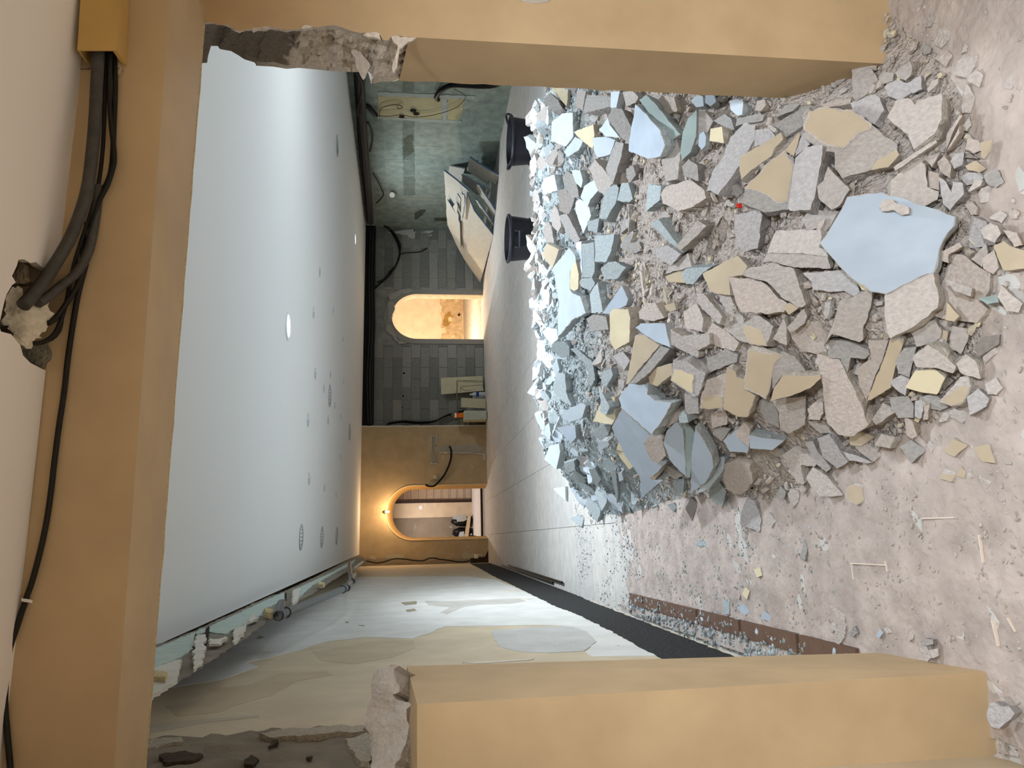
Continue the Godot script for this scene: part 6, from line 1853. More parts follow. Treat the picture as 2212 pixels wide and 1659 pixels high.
	pc("A", [1200, 720, 1250, 610, 1330, 570, 1370, 700, 1340, 940, 1240, 960, 1200, 800], "raw", 0.08, 0.02, "rough column-like chunk right of the pale blue triangle")
	pc("A", [1060, 1230, 1075, 990, 1195, 1000, 1180, 1130], "bgrey", 0.06, 0.04, "squared blue-grey block amid the beige chips")
	pc("A", [880, 850, 940, 820, 970, 900, 920, 970, 885, 930], "grey", 0.05, 0.02, "grey pebble in the beige chips under the pale blue triangle")
	pc("A", [800, 1130, 840, 980, 900, 970, 940, 1120, 900, 1150], "bgrey", 0.05, 0.02, "slant-edged grey slab in the chips beside the shaded tan strip")
	pc("A", [1600, 1050, 1660, 860, 1742, 760, 1760, 1000, 1742, 1080, 1640, 1040], "lav", 0.06, 0.01, "grey flank piece left of the long lilac-grey bar")
	pc("A", [1150, 260, 1200, 190, 1310, 210, 1340, 330, 1240, 370], "pink", 0.07, 0.01, "buff boulder half hidden under the top reveal")
	pc("A", [1460, 240, 1520, 185, 1570, 200, 1580, 290, 1510, 300], "ice", 0.05, 0.03, "white lump by the reveal above the dark teal blade")
	pc("A", [1590, 190, 1670, 190, 1690, 250, 1640, 290, 1590, 260], "blue", 0.04, 0.03, "pale blue lump by the reveal next to the white lump")
	pc("B", [300, 70, 370, 55, 420, 80, 410, 190, 370, 200, 310, 150], "ice", 0.05, 0.03, "white folded chunk by the reveal above the lilac-grey bar")
	pc("B", [160, 240, 260, 180, 310, 220, 340, 320, 250, 290], "grey", 0.05, 0.01, "shaded grey plate under the white folded chunk")
	pc("B", [360, 220, 540, 180, 600, 190, 580, 240, 400, 270, 350, 290], "grey", 0.05, 0.0, "shaded flat grey slab along the foot of the reveal")
	pc("B", [510, 150, 540, 70, 600, 60, 610, 110, 560, 160], "pink", 0.05, 0.02, "buff pebble at the reveal above the shaded flat slab")
	pc("B", [700, 210, 770, 110, 850, 90, 900, 100, 830, 160], "grey", 0.05, 0.01, "grey sliver at the foot of the reveal, left of the large tan-topped slab")
	pc("B", [1060, 110, 1200, 65, 1340, 55, 1330, 95, 1150, 125], "pink", 0.03, 0.01, "flat sandy lath at the foot of the reveal above the tan-topped slab")
	# --- the bright crest under the lit lamp
	pc("D", [145, 240, 290, 60, 340, 120, 350, 170, 300, 270, 295, 430, 320, 470, 390, 500, 440, 650, 320, 710, 190, 870, 185, 700, 200, 560], "blue", 0.05, 0.05, "brightest white plate at the far crest straight under the lit lamp", "", 0.12)
	pc("D", [348, 172, 302, 270, 296, 430, 335, 452, 370, 430, 376, 300], "cream", 0.02, 0.10, "cream flake lying on the brightest white plate", "", 0.35)
	pc("D", [350, 20, 400, 0, 410, 330, 380, 400, 360, 200], "ice", 0.07, 0.06, "bright white bar end lit by the lamp beside the white plate", "", 0.25)
	pc("D", [400, 30, 510, 10, 515, 280, 490, 330, 410, 330], "bgrey", 0.06, 0.05, "grey side block next to the bright white bar", "", 0.7)
	pc("D", [520, -40, 690, -60, 680, 20, 650, 120, 620, 190, 520, 190], "bgrey", 0.06, 0.04, "blue-grey block right of the grey side block", "", 0.6)
	pc("D", [380, 370, 400, 340, 490, 330, 520, 380, 480, 450, 390, 410], "bgrey", 0.06, 0.06, "teal-grey cut block below the bright white bar")
	pc("D", [470, 480, 540, 370, 590, 640, 490, 650], "bgrey", 0.05, 0.04, "grey wedge right of the brightest white plate")
	pc("D", [570, 260, 640, 190, 700, 185, 800, 240, 720, 340, 600, 350], "bgrey", 0.08, 0.04, "domed blue-grey block with a crumbled top")
	pc("D", [585, 650, 760, 400, 820, 520, 800, 580, 640, 660], "blue", 0.04, 0.04, "pale blue triangle pointing away, below the domed block")
	pc("D", [655, 640, 680, 610, 820, 610, 840, 690, 830, 910, 700, 980, 650, 890], "cream", 0.08, 0.05, "buff block with a nail hole in its smooth face")
	pc("D", [440, 700, 510, 660, 620, 680, 640, 800, 480, 800], "grey", 0.07, 0.03, "rounded grey chunk left of the nail-holed buff block")
	pc("D", [880, 780, 930, 740, 1150, 740, 1200, 960, 1060, 900, 950, 830], "blue", 0.04, 0.05, "pale blue plate with a ragged plaster ridge, right of the nail-holed block")
	pc("D", [830, 1280, 1110, 940, 1190, 970, 1010, 1180, 880, 1280], "grey", 0.06, 0.04, "layered grey edge of the big tan triangle")
	pc("D", [800, 1290, 880, 850, 960, 840, 1100, 940, 1030, 1020, 900, 1170, 830, 1275], "tan", 0.05, 0.07, "big tan triangular slab pitched up in mid-heap")
	pc("D", [1000, 1220, 1080, 1130, 1210, 1100, 1210, 1200, 1080, 1305, 1010, 1280], "tan", 0.04, 0.03, "shaded tan plate under the point of the big tan triangle")
	pc("D", [1220, 1070, 1340, 1080, 1510, 1190, 1450, 1380, 1400, 1395, 1200, 1250, 1210, 1150], "lav", 0.08, 0.05, "grey block with a cream square face above the stepped tan slab", "", 0.5, [1230, 1150, 1300, 1165, 1400, 1210, 1390, 1365, 1200, 1250], "cream")
	pc("D", [300, 970, 350, 960, 500, 1090, 520, 1240, 480, 1310, 440, 1110], "bgrey", 0.07, 0.03, "blue-grey block with a sharp corner at the far left of the heap")
	pc("D", [120, 970, 150, 910, 240, 900, 290, 950, 290, 1030, 220, 1050], "bgrey", 0.06, 0.03, "faceted blue-grey chunk at the far crest below the brightest plate")
	pc("D", [45, 820, 90, 775, 180, 790, 190, 880, 130, 930], "ice", 0.05, 0.02, "pale kite-shaped flake sticking out at the far edge")
	pc("D", [125, 1130, 180, 1060, 200, 1160, 170, 1210], "bgrey", 0.05, 0.02, "small blue-grey knob at the far left edge")
	pc("D", [140, 1320, 180, 1180, 250, 1190, 260, 1360, 310, 1480, 200, 1420], "bgrey", 0.06, 0.03, "elongated blue-grey chunk along the far left edge")
	pc("D", [500, 1620, 560, 1480, 640, 1390, 700, 1400, 705, 1600, 670, 1650], "cream", 0.05, 0.03, "cream plate with a hollow, at the left of the heap")
	pc("D", [560, 1530, 590, 1370, 650, 1490, 620, 1560], "bgrey", 0.05, 0.07, "blue-grey lump sitting in the hollow of the cream plate")
	pc("D", [680, 1030, 770, 990, 830, 1070, 780, 1160], "lav", 0.06, 0.02, "lilac-grey chunk beside the big tan triangle")
	pc("D", [570, 1190, 660, 1140, 680, 1200, 620, 1310, 580, 1280], "bgrey", 0.06, 0.03, "crumbled blue-grey block above the cream plate with a hollow")
	pc("D", [1320, 1370, 1440, 1400, 1450, 1550, 1330, 1560], "lav", 0.05, 0.01, "lilac-grey slab face under the cream-faced grey block")
	pc("D", [1430, 500, 1490, 470, 1659, 680, 1630, 750, 1440, 560], "raw", 0.06, 0.03, "pale bar slanting from the raw wedge in mid-heap")
	pc("D", [1310, 640, 1430, 560, 1490, 700, 1480, 820, 1330, 780], "pink", 0.07, 0.01, "pinkish rough chunk left of the slanting pale bar")
	pc("D", [1310, 850, 1540, 830, 1550, 920, 1450, 980, 1340, 930], "raw", 0.06, 0.03, "pale plate under the pinkish rough chunk")
	pc("D", [1195, 790, 1310, 860, 1450, 990, 1440, 1050, 1200, 930], "raw", 0.05, 0.02, "pale slab right of the ridged pale blue plate")
	pc("D", [910, 640, 980, 560, 1060, 560, 1140, 690, 1040, 720, 920, 700], "pink", 0.06, 0.01, "buff chunk topped with splinters above the ridged pale blue plate")
	pc("D", [1140, 580, 1230, 550, 1250, 620, 1190, 640], "tan", 0.03, 0.02, "little tan chip in the splinters above the slanting bar")
	pc("D", [1150, 320, 1320, 250, 1340, 380, 1180, 370], "tan", 0.03, 0.01, "shaded tan face under the lilac-grey plate's wedge")
	pc("D", [1290, 290, 1330, 250, 1560, 235, 1480, 290, 1400, 390, 1340, 390], "bgrey", 0.05, 0.02, "teal-grey edge of plaster beside the smooth tan plate")
	# --- lower flank
	pc("G", [665, 0, 700, -60, 790, -150, 890, -165, 910, -100, 900, -30, 960, 20, 1100, 40, 1030, 170, 940, 300, 690, 80], "blue", 0.05, 0.06, "star-shaped pale blue plate on the lower flank, upper of two that meet", "", 0.2)
	pc("G", [610, 240, 690, 85, 930, 310, 870, 370, 960, 520, 1020, 560, 930, 660, 1010, 680, 850, 820, 840, 640, 720, 470], "blue", 0.05, 0.05, "large pale blue plate on the lower flank, lower of two that meet", "", 0.2)
	pc("G", [870, 370, 920, 310, 1020, 340, 1050, 470, 980, 530, 940, 520, 900, 450], "pink", 0.08, 0.10, "grey-pink rock resting on the large pale blue plate")
	pc("G", [920, 650, 950, 560, 1030, 540, 1010, 610, 960, 665], "tan", 0.03, 0.08, "tan chip under the grey-pink rock")
	pc("G", [1020, 600, 1050, 540, 1190, 630, 1120, 660], "white", 0.03, 0.03, "pinkish white flake at the foot of the pale petal-shaped plate")
	pc("G", [1140, 200, 1230, 200, 1290, 290, 1270, 420, 1245, 650, 1220, 640, 1190, 280], "teal", 0.05, 0.03, "dark teal face between the two petal-shaped plates", "", 0.6)
	pc("G", [1030, 360, 1060, 260, 1140, 190, 1190, 260, 1220, 640, 1160, 590, 1080, 500], "blue", 0.04, 0.07, "pale petal-shaped plate on the lower flank, left of two")
	pc("G", [1440, 480, 1530, 480, 1510, 600, 1400, 740, 1290, 780, 1380, 680], "bgrey", 0.05, 0.02, "curved grey edge along the second petal-shaped plate", "", 0.6)
	pc("G", [1290, 230, 1330, 290, 1420, 450, 1440, 560, 1380, 680, 1250, 780, 1260, 470], "blue", 0.04, 0.06, "pale petal-shaped plate smeared with plaster, right of two")
	pc("G", [1290, 620, 1300, 480, 1320, 470, 1330, 540, 1430, 540, 1350, 570, 1330, 660], "pink", 0.015, 0.10, "buff plaster smear on the second petal-shaped plate")
	pc("G", [1500, 590, 1540, 530, 1620, 500, 1730, 550, 1760, 680, 1700, 760, 1640, 790, 1540, 740], "pink", 0.16, 0.02, "big rough boulder at the lower lower flank", "", 0.5)
	pc("G", [1430, 290, 1500, 240, 1580, 250, 1500, 350], "grey", 0.06, 0.01, "grey stone above the second petal-shaped plate")
	pc("G", [1030, 110, 1040, 70, 1110, 75, 1150, 140, 1140, 190, 1060, 240], "pink", 0.04, 0.05, "pinkish flake above the first petal-shaped plate")
	pc("G", [1160, 200, 1150, 130, 1190, 100, 1220, 140, 1230, 200], "bgrey", 0.05, 0.04, "blue-grey knob at the top of the dark teal face")
	pc("G", [940, 300, 1010, 220, 1060, 190, 1050, 260, 1000, 340], "grey", 0.05, 0.03, "shaded grey chunk between the star-shaped plate and the petals")
	pc("G", [1110, 670, 1200, 650, 1190, 770, 1120, 780], "bgrey", 0.05, 0.0, "teal-grey block at the foot of the petal-shaped plates")
	pc("G", [765, 760, 830, 820, 800, 870, 770, 860], "ice", 0.04, 0.0, "small white block at the foot of the large pale blue plate")
	pc("G", [1210, 900, 1250, 810, 1310, 860, 1260, 1000], "dark", 0.03, 0.0, "dark flat chip on the floor below the petal-shaped plates", "", 0.3)
	pc("G", [1390, 770, 1490, 690, 1540, 760, 1510, 880, 1430, 840], "bgrey", 0.06, 0.0, "teal-grey rock left of the big rough boulder")
	pc("G", [1060, 870, 1110, 850, 1140, 890, 1110, 930], "bgrey", 0.04, 0.0, "small teal-grey chunk on the floor below the large pale blue plate")
	pc("G", [200, 130, 290, 70, 370, 40, 400, 60, 370, 160, 260, 200], "ice", 0.05, 0.03, "white plate at the far left of the heap above the chips")
	pc("G", [160, 240, 310, 220, 320, 320, 280, 370], "blue", 0.04, 0.04, "smooth periwinkle triangle at the far left edge of the heap")
	pc("G", [60, 500, 100, 390, 180, 370, 190, 440, 160, 580], "ice", 0.05, 0.02, "pitted white chunk at the far left outline of the heap")
	pc("G", [220, 530, 300, 510, 310, 580, 240, 620], "bgrey", 0.05, 0.02, "blue-grey chunk beside the pitted white chunk")
	pc("G", [440, 280, 520, 220, 600, 220, 580, 300, 520, 350], "bgrey", 0.05, 0.03, "blue-grey double chunk below the cream plate with a hollow")
	pc("G", [500, 350, 580, 350, 590, 380, 500, 440], "ice", 0.04, 0.04, "white arrow-shaped chip below the blue-grey double chunk")
	pc("G", [650, 420, 660, 360, 700, 380, 720, 440], "cream", 0.03, 0.04, "cream chip left of the large pale blue plate's edge")
	pc("G", [640, 430, 720, 440, 800, 550, 750, 580], "cream", 0.03, 0.04, "cream strip along the large pale blue plate's edge")
	pc("G", [130, 735, 230, 720, 235, 830, 210, 815], "ice", 0.03, 0.02, "white triangle jutting from the far left corner of the heap")
	pc("G", [270, 980, 330, 950, 380, 970, 365, 1045, 340, 1040], "bgrey", 0.03, 0.0, "flat blue-grey flake lying beyond the far left corner", "", 0.3)
	pc("G", [340, 815, 420, 850, 470, 910, 400, 880], "ice", 0.03, 0.0, "white blade-like flake at the far left corner", "", 0.3)
	pc("G", [270, 640, 310, 590, 380, 640, 400, 690, 300, 680], "bgrey", 0.05, 0.02, "blue-grey angular chunk in the far left chips")
	pc("G", [420, 580, 470, 570, 520, 660, 480, 720], "bgrey", 0.04, 0.02, "slim blue-grey shard in the far left chips, left of two")
	pc("G", [590, 590, 640, 580, 660, 800, 650, 860, 620, 700], "bgrey", 0.03, 0.01, "slim blue-grey shard in the far left chips, right of two")
	pc("G", [660, 620, 690, 600, 705, 660, 670, 680], "ice", 0.03, 0.02, "small pale pebble beside the slim blue-grey shards")

func rubble_floor():
	# --- foot of the heap toward the bottom stub
	pc("H", [490, 150, 540, 145, 565, 200, 650, 310, 620, 330, 560, 280], "lav", 0.06, 0.01, "lilac-grey lens-shaped chunk at the lower flank")
	pc("H", [570, 130, 640, 110, 700, 200, 750, 270, 690, 310, 600, 240], "lav", 0.07, 0.02, "pale grey chunk right of the lens-shaped one")
	pc("H", [720, 210, 800, 230, 900, 275, 870, 280, 760, 262], "lav", 0.03, 0.01, "long grey splinter beneath the toe of the long flat slab")
	pc("H", [780, 160, 830, 130, 960, 230, 900, 270, 820, 210], "raw", 0.05, 0.0, "pale slope-backed chunk above the long grey splinter")
	pc("H", [360, 230, 430, 180, 570, 270, 550, 300, 470, 290, 490, 400, 450, 400], "white", 0.03, 0.01, "white V-shaped plate at the foot of the heap")
	pc("H", [500, 370, 540, 300, 620, 350, 725, 470, 580, 480], "white", 0.03, 0.0, "thin white triangular plate lying flat below the V-shaped plate", "", 0.3)
	pc("H", [740, 420, 800, 395, 850, 410, 865, 500, 800, 530, 740, 490], "white", 0.03, 0.0, "tan-faced tile piece with a white rim, lowest on the bare floor", "", 0.3, [742, 422, 795, 408, 835, 425, 850, 495, 800, 525, 742, 485])
	pc("H", [1060, 180, 1130, 140, 1220, 200, 1130, 280], "grey", 0.06, 0.0, "grey block at the near foot of the heap beside the white chip")
	pc("H", [910, 170, 950, 100, 1030, 120, 1000, 190], "white", 0.05, 0.01, "white lump at the near foot of the heap under the buff finger")
	pc("H", [1510, 180, 1600, 165, 1635, 280, 1560, 270, 1530, 240], "tan", 0.02, 0.0, "square tan tile with a pale rim, alone on the floor in front", "", 0.25)
	pc("H", [1330, 210, 1380, 130, 1470, 170, 1390, 240], "tan", 0.03, 0.0, "tan chip left of the square tan tile", "", 0.3)
	pc("H", [1295, 370, 1330, 310, 1400, 330, 1370, 390], "white", 0.03, 0.0, "small chip half white half tan on the floor in front", "", 0.3, [1297, 368, 1315, 340, 1390, 348, 1370, 388])
	pc("H", [1335, 460, 1370, 425, 1425, 440, 1420, 475], "white", 0.03, 0.0, "white chip farthest left of the loose scatter in front", "", 0.3)
	pc("H", [1400, 350, 1430, 300, 1460, 330, 1450, 370], "tan", 0.02, 0.0, "tan flake between two white chips in the loose scatter", "", 0.3)
	pc("H", [1455, 340, 1480, 310, 1510, 360, 1480, 370], "white", 0.03, 0.0, "white chip right of the tan flake in the loose scatter", "", 0.3)
	pc("H", [1550, 370, 1570, 340, 1610, 390, 1590, 420], "white", 0.03, 0.0, "crumpled white chip at the edge of the loose scatter", "", 0.3)
	pc("H", [1220, 170, 1240, 140, 1280, 180, 1250, 215], "white", 0.03, 0.0, "white chip beside the grey block, left of two", "", 0.3)
	pc("H", [1255, 130, 1290, 115, 1320, 180, 1290, 195], "white", 0.03, 0.0, "white chip beside the grey block, right of two", "", 0.3)
	pc("H", [110, 590, 140, 490, 190, 500, 235, 620, 220, 690, 110, 650], "lav", 0.03, 0.0, "grey flat slab lying alone on the dusty floor below the boulder", "", 0.3)
	pc("H", [255, 590, 280, 570, 325, 620, 290, 665], "white", 0.02, 0.0, "white triangular flake beside the lone grey flat slab", "", 0.3)
	pc("H", [390, 460, 410, 430, 460, 440, 455, 510, 420, 550], "white", 0.03, 0.0, "white upright flake below the rounded grey pebble's group", "", 0.4)
	pc("H", [320, 480, 350, 410, 380, 450, 370, 490], "grey", 0.05, 0.0, "tan-grey pebble with a pointed top below the boulder", "", 0.4)
	pc("H", [455, 430, 480, 390, 500, 440, 480, 470], "white", 0.03, 0.0, "small white knob at the tip of the V-shaped plate", "", 0.4)
	pc("H", [462, 850, 490, 735, 512, 780, 495, 860], "grey", 0.02, 0.0, "grey arrow-shaped flake on the middle of the dusty floor", "", 0.2)
	pc("G", [1290, 1200, 1310, 1160, 1410, 1170, 1390, 1212], "bgrey", 0.04, 0.0, "blue-grey wedge alone on the floor left of the heap", "", 0.3)
	pc("H", [665, 1310, 690, 1240, 740, 1250, 730, 1320, 690, 1370], "white", 0.05, 0.0, "white upright chunk near the bottom stub's reveal", "", 0.4)
	pc("H", [630, 1265, 680, 1240, 690, 1270, 650, 1290], "white", 0.02, 0.0, "thin white flake left of the white upright chunk", "", 0.3)
	pc("H", [760, 1290, 790, 1250, 815, 1290, 780, 1320], "grey", 0.04, 0.0, "small grey cube near the bottom stub's reveal", "", 0.3)
	pc("H", [640, 1130, 690, 1110, 740, 1170, 730, 1230, 690, 1200], "pink", 0.04, 0.0, "buff chunk above the white upright chunk", "", 0.3)
	pc("H", [650, 1050, 670, 1015, 705, 1030, 690, 1070], "grey", 0.04, 0.0, "grey-brown pebble out on the dusty floor", "", 0.3)
	pc("H", [920, 1310, 945, 1265, 965, 1290, 940, 1325], "blue", 0.02, 0.0, "pale blue chip near the bottom stub's reveal", "", 0.3)
	pc("H", [965, 1270, 990, 1240, 1015, 1290, 985, 1295], "white", 0.02, 0.0, "white chip beside the pale blue chip by the stub", "", 0.3)
	pc("H", [1180, 1345, 1200, 1325, 1260, 1330, 1260, 1360, 1200, 1368], "grey", 0.04, 0.02, "rounded grey pebble on top of the little pile by the stub", "", 0.3)
	pc("H", [1175, 1370, 1220, 1370, 1250, 1440, 1225, 1468, 1195, 1430], "white", 0.04, 0.01, "white chunk in the little pile by the stub, larger of two", "", 0.4)
	pc("H", [1235, 1395, 1290, 1383, 1295, 1425, 1255, 1445], "white", 0.04, 0.01, "white chunk in the little pile by the stub, smaller of two", "", 0.4)
	pc("H", [1095, 1280, 1110, 1230, 1155, 1270, 1140, 1330, 1115, 1345], "pink", 0.04, 0.0, "buff finger lying above the little pile by the stub", "", 0.3)
	pc("H", [1165, 1205, 1210, 1205, 1260, 1250, 1240, 1260], "white", 0.015, 0.0, "thin white splinter on the dusty floor near the stub", "", 0.3)
	pc("H", [50, 1215, 100, 1200, 128, 1262, 90, 1262], "blue", 0.03, 0.0, "pale blue block on the brown strip beside the long bottom wall, nearest", "", 0.3)
	pc("H", [90, 1140, 130, 1115, 165, 1165, 140, 1190], "blue", 0.03, 0.0, "square pale blue chip beside the cream oval near the brown strip", "", 0.3)
	pc("H", [120, 1060, 140, 1018, 168, 1040, 150, 1092], "cream", 0.02, 0.0, "cream oval chip on the floor near the brown strip", "", 0.3)
	pc("H", [80, 1080, 95, 1025, 115, 1050, 100, 1095], "pink", 0.03, 0.0, "buff chip touching the cream oval chip", "", 0.3)
	pc("H", [0, 1110, 20, 1090, 45, 1110, 42, 1180, 10, 1180], "bgrey", 0.05, 0.0, "blue-grey upright block near the brown strip", "", 0.4)
	pc("H", [230, 1200, 250, 1160, 295, 1190, 290, 1230], "blue", 0.03, 0.0, "pale blue pebble at the near end of the brown strip", "", 0.3)
	pc("H", [190, 912, 230, 900, 242, 950, 210, 962], "cream", 0.02, 0.0, "cream crumb on the dusty floor above the brown strip", "", 0.3)
	pc("T", [710, 1000, 740, 905, 800, 895, 870, 945, 960, 940, 1030, 1030, 960, 1110, 850, 1205, 760, 1180, 710, 1080], "lav", 0.03, 0.05, "smooth lilac-white plate leaning on the corner of the bottom stub", "", 0.6)
	pc("T", [880, 830, 960, 920, 1138, 1090, 1138, 1145, 1040, 1120, 1030, 1030, 960, 940, 885, 940], "white", 0.03, 0.01, "flat white strip under the lilac-white plate by the bottom stub", "", 0.3)
	pc("T", [820, 1310, 870, 1350, 960, 1500, 900, 1520, 830, 1440], "pink", 0.04, 0.01, "buff wedge in front of the bottom stub's foot", "", 0.4)
	pc("T", [780, 1520, 840, 1480, 960, 1520, 970, 1590, 850, 1605], "pink", 0.05, 0.0, "rounded buff stone lowest at the bottom stub's foot", "", 0.4)
	pc("T", [960, 1460, 1020, 1440, 1080, 1480, 1070, 1530, 980, 1510], "white", 0.04, 0.0, "pale block right of the buff wedge at the stub's foot", "", 0.4)
	pc("T", [750, 1210, 860, 1220, 860, 1290, 770, 1310], "dark", 0.04, 0.0, "dark grey chip under the leaning lilac-white plate", "", 0.4)
	pc("T", [800, 790, 840, 772, 872, 800, 850, 865, 805, 850], "white", 0.03, 0.0, "white pebble at the stub's corner, larger of a pair", "", 0.3)
	pc("T", [1000, 460, 1040, 415, 1098, 455, 1090, 485, 1020, 480], "white", 0.02, 0.0, "lone white chip on the floor in front of the bottom stub", "", 0.3)

	# a brown strip let into the floor along the long bottom wall
	var t := thing("floor_strip", "worn brown timber strip let into the floor along the long bottom wall", "strip", Vector3.ZERO)
	for seg in [[-2.55, -2.95], [-2.97, -3.5], [-3.52, -4.05], [-4.08, -4.7], [-4.73, -5.4]]:
		var mb := MB.new()
		mb.hexa([Vector3(-0.47, 0.0, seg[0]), Vector3(-0.395, 0.0, seg[0]), Vector3(-0.395, 0.0, seg[1]), Vector3(-0.47, 0.0, seg[1]),
			Vector3(-0.468, 0.020, seg[0] - 0.004), Vector3(-0.397, 0.020, seg[0] - 0.004), Vector3(-0.397, 0.020, seg[1] + 0.004), Vector3(-0.468, 0.020, seg[1] + 0.004)], lin(112, 88, 74))
		obj("strip_length", mb, M.wood, t)

# Small pieces: a few shapes, each copied over the heap as a thing of its own; the crumbs are too many to count.
func filler():
	var protos := []
	var kinds := [["raw", "small grey-white fragment", "grey-white fragments in the heap"], ["pink", "small buff fragment", "buff fragments in the heap"],
		["grey", "small grey mortar fragment", "grey fragments in the heap"], ["ice", "small white fragment", "white fragments on the far side"], ["bgrey", "small blue-grey fragment", "blue-grey fragments on the far side"], ["tan", "small tan fragment", "tan fragments in the heap"]]
	for k in kinds.size():
		for v in 3:
			var pts := PackedVector3Array()
			var m := 5 + (v + k) % 3
			for i in m:
				var a := TAU * (i + rng.randf_range(-0.3, 0.3)) / m
				pts.append(Vector3(cos(a), 0, -sin(a)) * rng.randf_range(0.65, 1.15) * Vector3(1.25, 1, 0.85))
			if signed_area(pts, Vector3.UP) < 0.0:
				pts.reverse()
			var mb := MB.new()
			slab(mb, pts, Vector3.UP, rng.randf_range(0.5, 1.0), tone(kinds[k][0], 0), tone(kinds[k][0], 1), 0.0 if k == 5 else 0.10, 0.04, 0.45, 0.85)
			protos.append([kinds[k], mb.mesh(M.raw)])
	var first := {}
	var made := 0
	var tries := 0
	while made < 298 and tries < 9000:
		tries += 1
		var x := rng.randf_range(0.0, 4.4)
		var z := rng.randf_range(-7.0, -1.7)
		if made % 2 == 0:
			z = rng.randf_range(-7.0, -5.2)
		var h := heap_at(x, z)
		if h < 0.05:
			continue
		var s := (0.026 + 0.05 * pow(rng.randf(), 1.6)) * (1.0 + 0.25 * smoothstep(-3.0, -6.0, z))
		if z < -5.0:
			s *= 1.25
		var at := Vector3(x, h + s * 0.25, z)
		var u := to_px(at)
		if u.x < 1130 or u.x > 2230 or u.y < 120 or u.y > 1200:
			continue
		var r := s / (at - EYE).length() * FOCAL * 0.8
		var bad := false
		for poly in traced:
			for d in [Vector2.ZERO, Vector2(r, 0), Vector2(-r, 0), Vector2(0, r), Vector2(0, -r)]:
				if Geometry2D.is_point_in_polygon(u + d, poly):
					bad = true
					break
			if bad:
				break
		if bad:
			continue
		var far_side := smoothstep(-3.6, -5.0, z) > rng.randf()
		var pick: int
		if far_side:
			pick = ([3, 0, 0, 2, 4] if x > 2.0 else [3, 4, 4, 3, 0])[rng.randi() % 5]
		else:
			pick = [0, 0, 1, 1, 2, 5][rng.randi() % 6]
		var pr: Array = protos[pick * 3 + rng.randi() % 3]
		var o: MeshInstance3D
		var key: Mesh = pr[1]
		if not first.has(key):
			o = MeshInstance3D.new()
			o.mesh = key
			o.set_meta("label", pr[0][1])
			o.set_meta("category", "rubble")
			o.set_meta("group", pr[0][2])
			first[key] = o
		else:
			o = first[key].duplicate()
		o.set_meta("label", fragment_label(pr[0][1], u, s))
		o.name = numbered("plaster_fragment")
		add_child(o)
		var n := (heap_n(x, z) + Vector3(rng.randf_range(-0.7, 0.7), 0.2, rng.randf_range(-0.3, 0.9))).normalized()
		var ab := frame_of(n)
		o.transform = Transform3D(Basis(ab[0], n, ab[0].cross(n)).rotated(n, rng.randf() * TAU) * Basis.from_scale(Vector3.ONE * s), at)
		made += 1
	crumbs()

# Which fragment: told by the traced piece it lies next to and on which side of it.
var said := {}
func fragment_label(what: String, u: Vector2, size: float) -> String:
	var order := []
	for m in marks:
		var d := 1e9
		var poly: PackedVector2Array = m[1]
		for i in poly.size():
			d = minf(d, u.distance_to(Geometry2D.get_closest_point_to_segment(u, poly[i], poly[(i + 1) % poly.size()])))
		order.append([d, m])
	order.sort_custom(func(p, q): return p[0] < q[0])
	var out := ""
	for k in 14:
		var m: Array = order[k][1]
		var c := Vector2.ZERO
		for q in m[1]:
			c += q / m[1].size()
		var v := u - c
		var side := ("just right of" if v.x > 0.0 else "just left of") if absf(v.x) > absf(v.y) else ("just below" if v.y > 0.0 else "just above")
		if k > 4:
			side = side.replace("just", "a little")
		out = "%s %s the %s" % [what, side, m[0]]
		if not said.has(out) and out.split(" ").size() <= 16:
			break
	said[out] = true
	return out

func to_px(p: Vector3) -> Vector2:
	var d := p - EYE
	var zc := d.dot(fwd)
	return Vector2(1106.0 - FOCAL * d.dot(upv) / zc, 829.5 - FOCAL * d.dot(rgt) / zc)

func crumb_mesh(k: String, seed_: int, flatness: float) -> ArrayMesh:
	var r := RandomNumberGenerator.new()
	r.seed = seed_
	var mb := MB.new()
	var top := PackedVector3Array()
	var low := PackedVector3Array()
	for i in 5:
		var a := TAU * (i + r.randf_range(-0.3, 0.3)) / 5.0
		var q := r.randf_range(0.6, 1.2)
		top.append(Vector3(cos(a) * q * 1.0, flatness * r.randf_range(0.5, 1.0), sin(a) * q * 0.55))
		low.append(Vector3(cos(a) * q * 1.15, -flatness * 0.4, sin(a) * q * 0.65))
	var c := tone(k, 0)
	var peak := Vector3(r.randf_range(-0.2, 0.2), flatness * 1.15, r.randf_range(-0.2, 0.2))
	for i in 5:
		var j := (i + 1) % 5
		mb.flat(top[i], top[j], peak, Vector3.UP, c)
		mb.quad(top[i], top[j], low[j], low[i], (top[i] + top[j]) * Vector3(1, 0, 1), tone(k, 1))
	return mb.mesh(M.raw)

func scatter(called: String, label: String, k: String, seed_: int, flatness: float, places: Array):
	var mm := MultiMesh.new()
	mm.transform_format = MultiMesh.TRANSFORM_3D
	mm.mesh = crumb_mesh(k, seed_, flatness)
	mm.instance_count = places.size()
	for i in places.size():
		mm.set_instance_transform(i, places[i])
	var o := MultiMeshInstance3D.new()
	o.multimesh = mm
	o.name = numbered(called)
	o.set_meta("kind", "stuff")
	tag(o, label, "rubble")
	add_child(o)

func place(x: float, z: float, y: float, s: float, tilt: float) -> Transform3D:
	var b := Basis(Vector3(rng.randf_range(-1, 1), rng.randf_range(-1, 1), rng.randf_range(-1, 1)).normalized(), rng.randf() * tilt) * Basis(Vector3.UP, rng.randf() * TAU)
	return Transform3D(b * Basis.from_scale(Vector3(s, s, s)), Vector3(x, y, z))

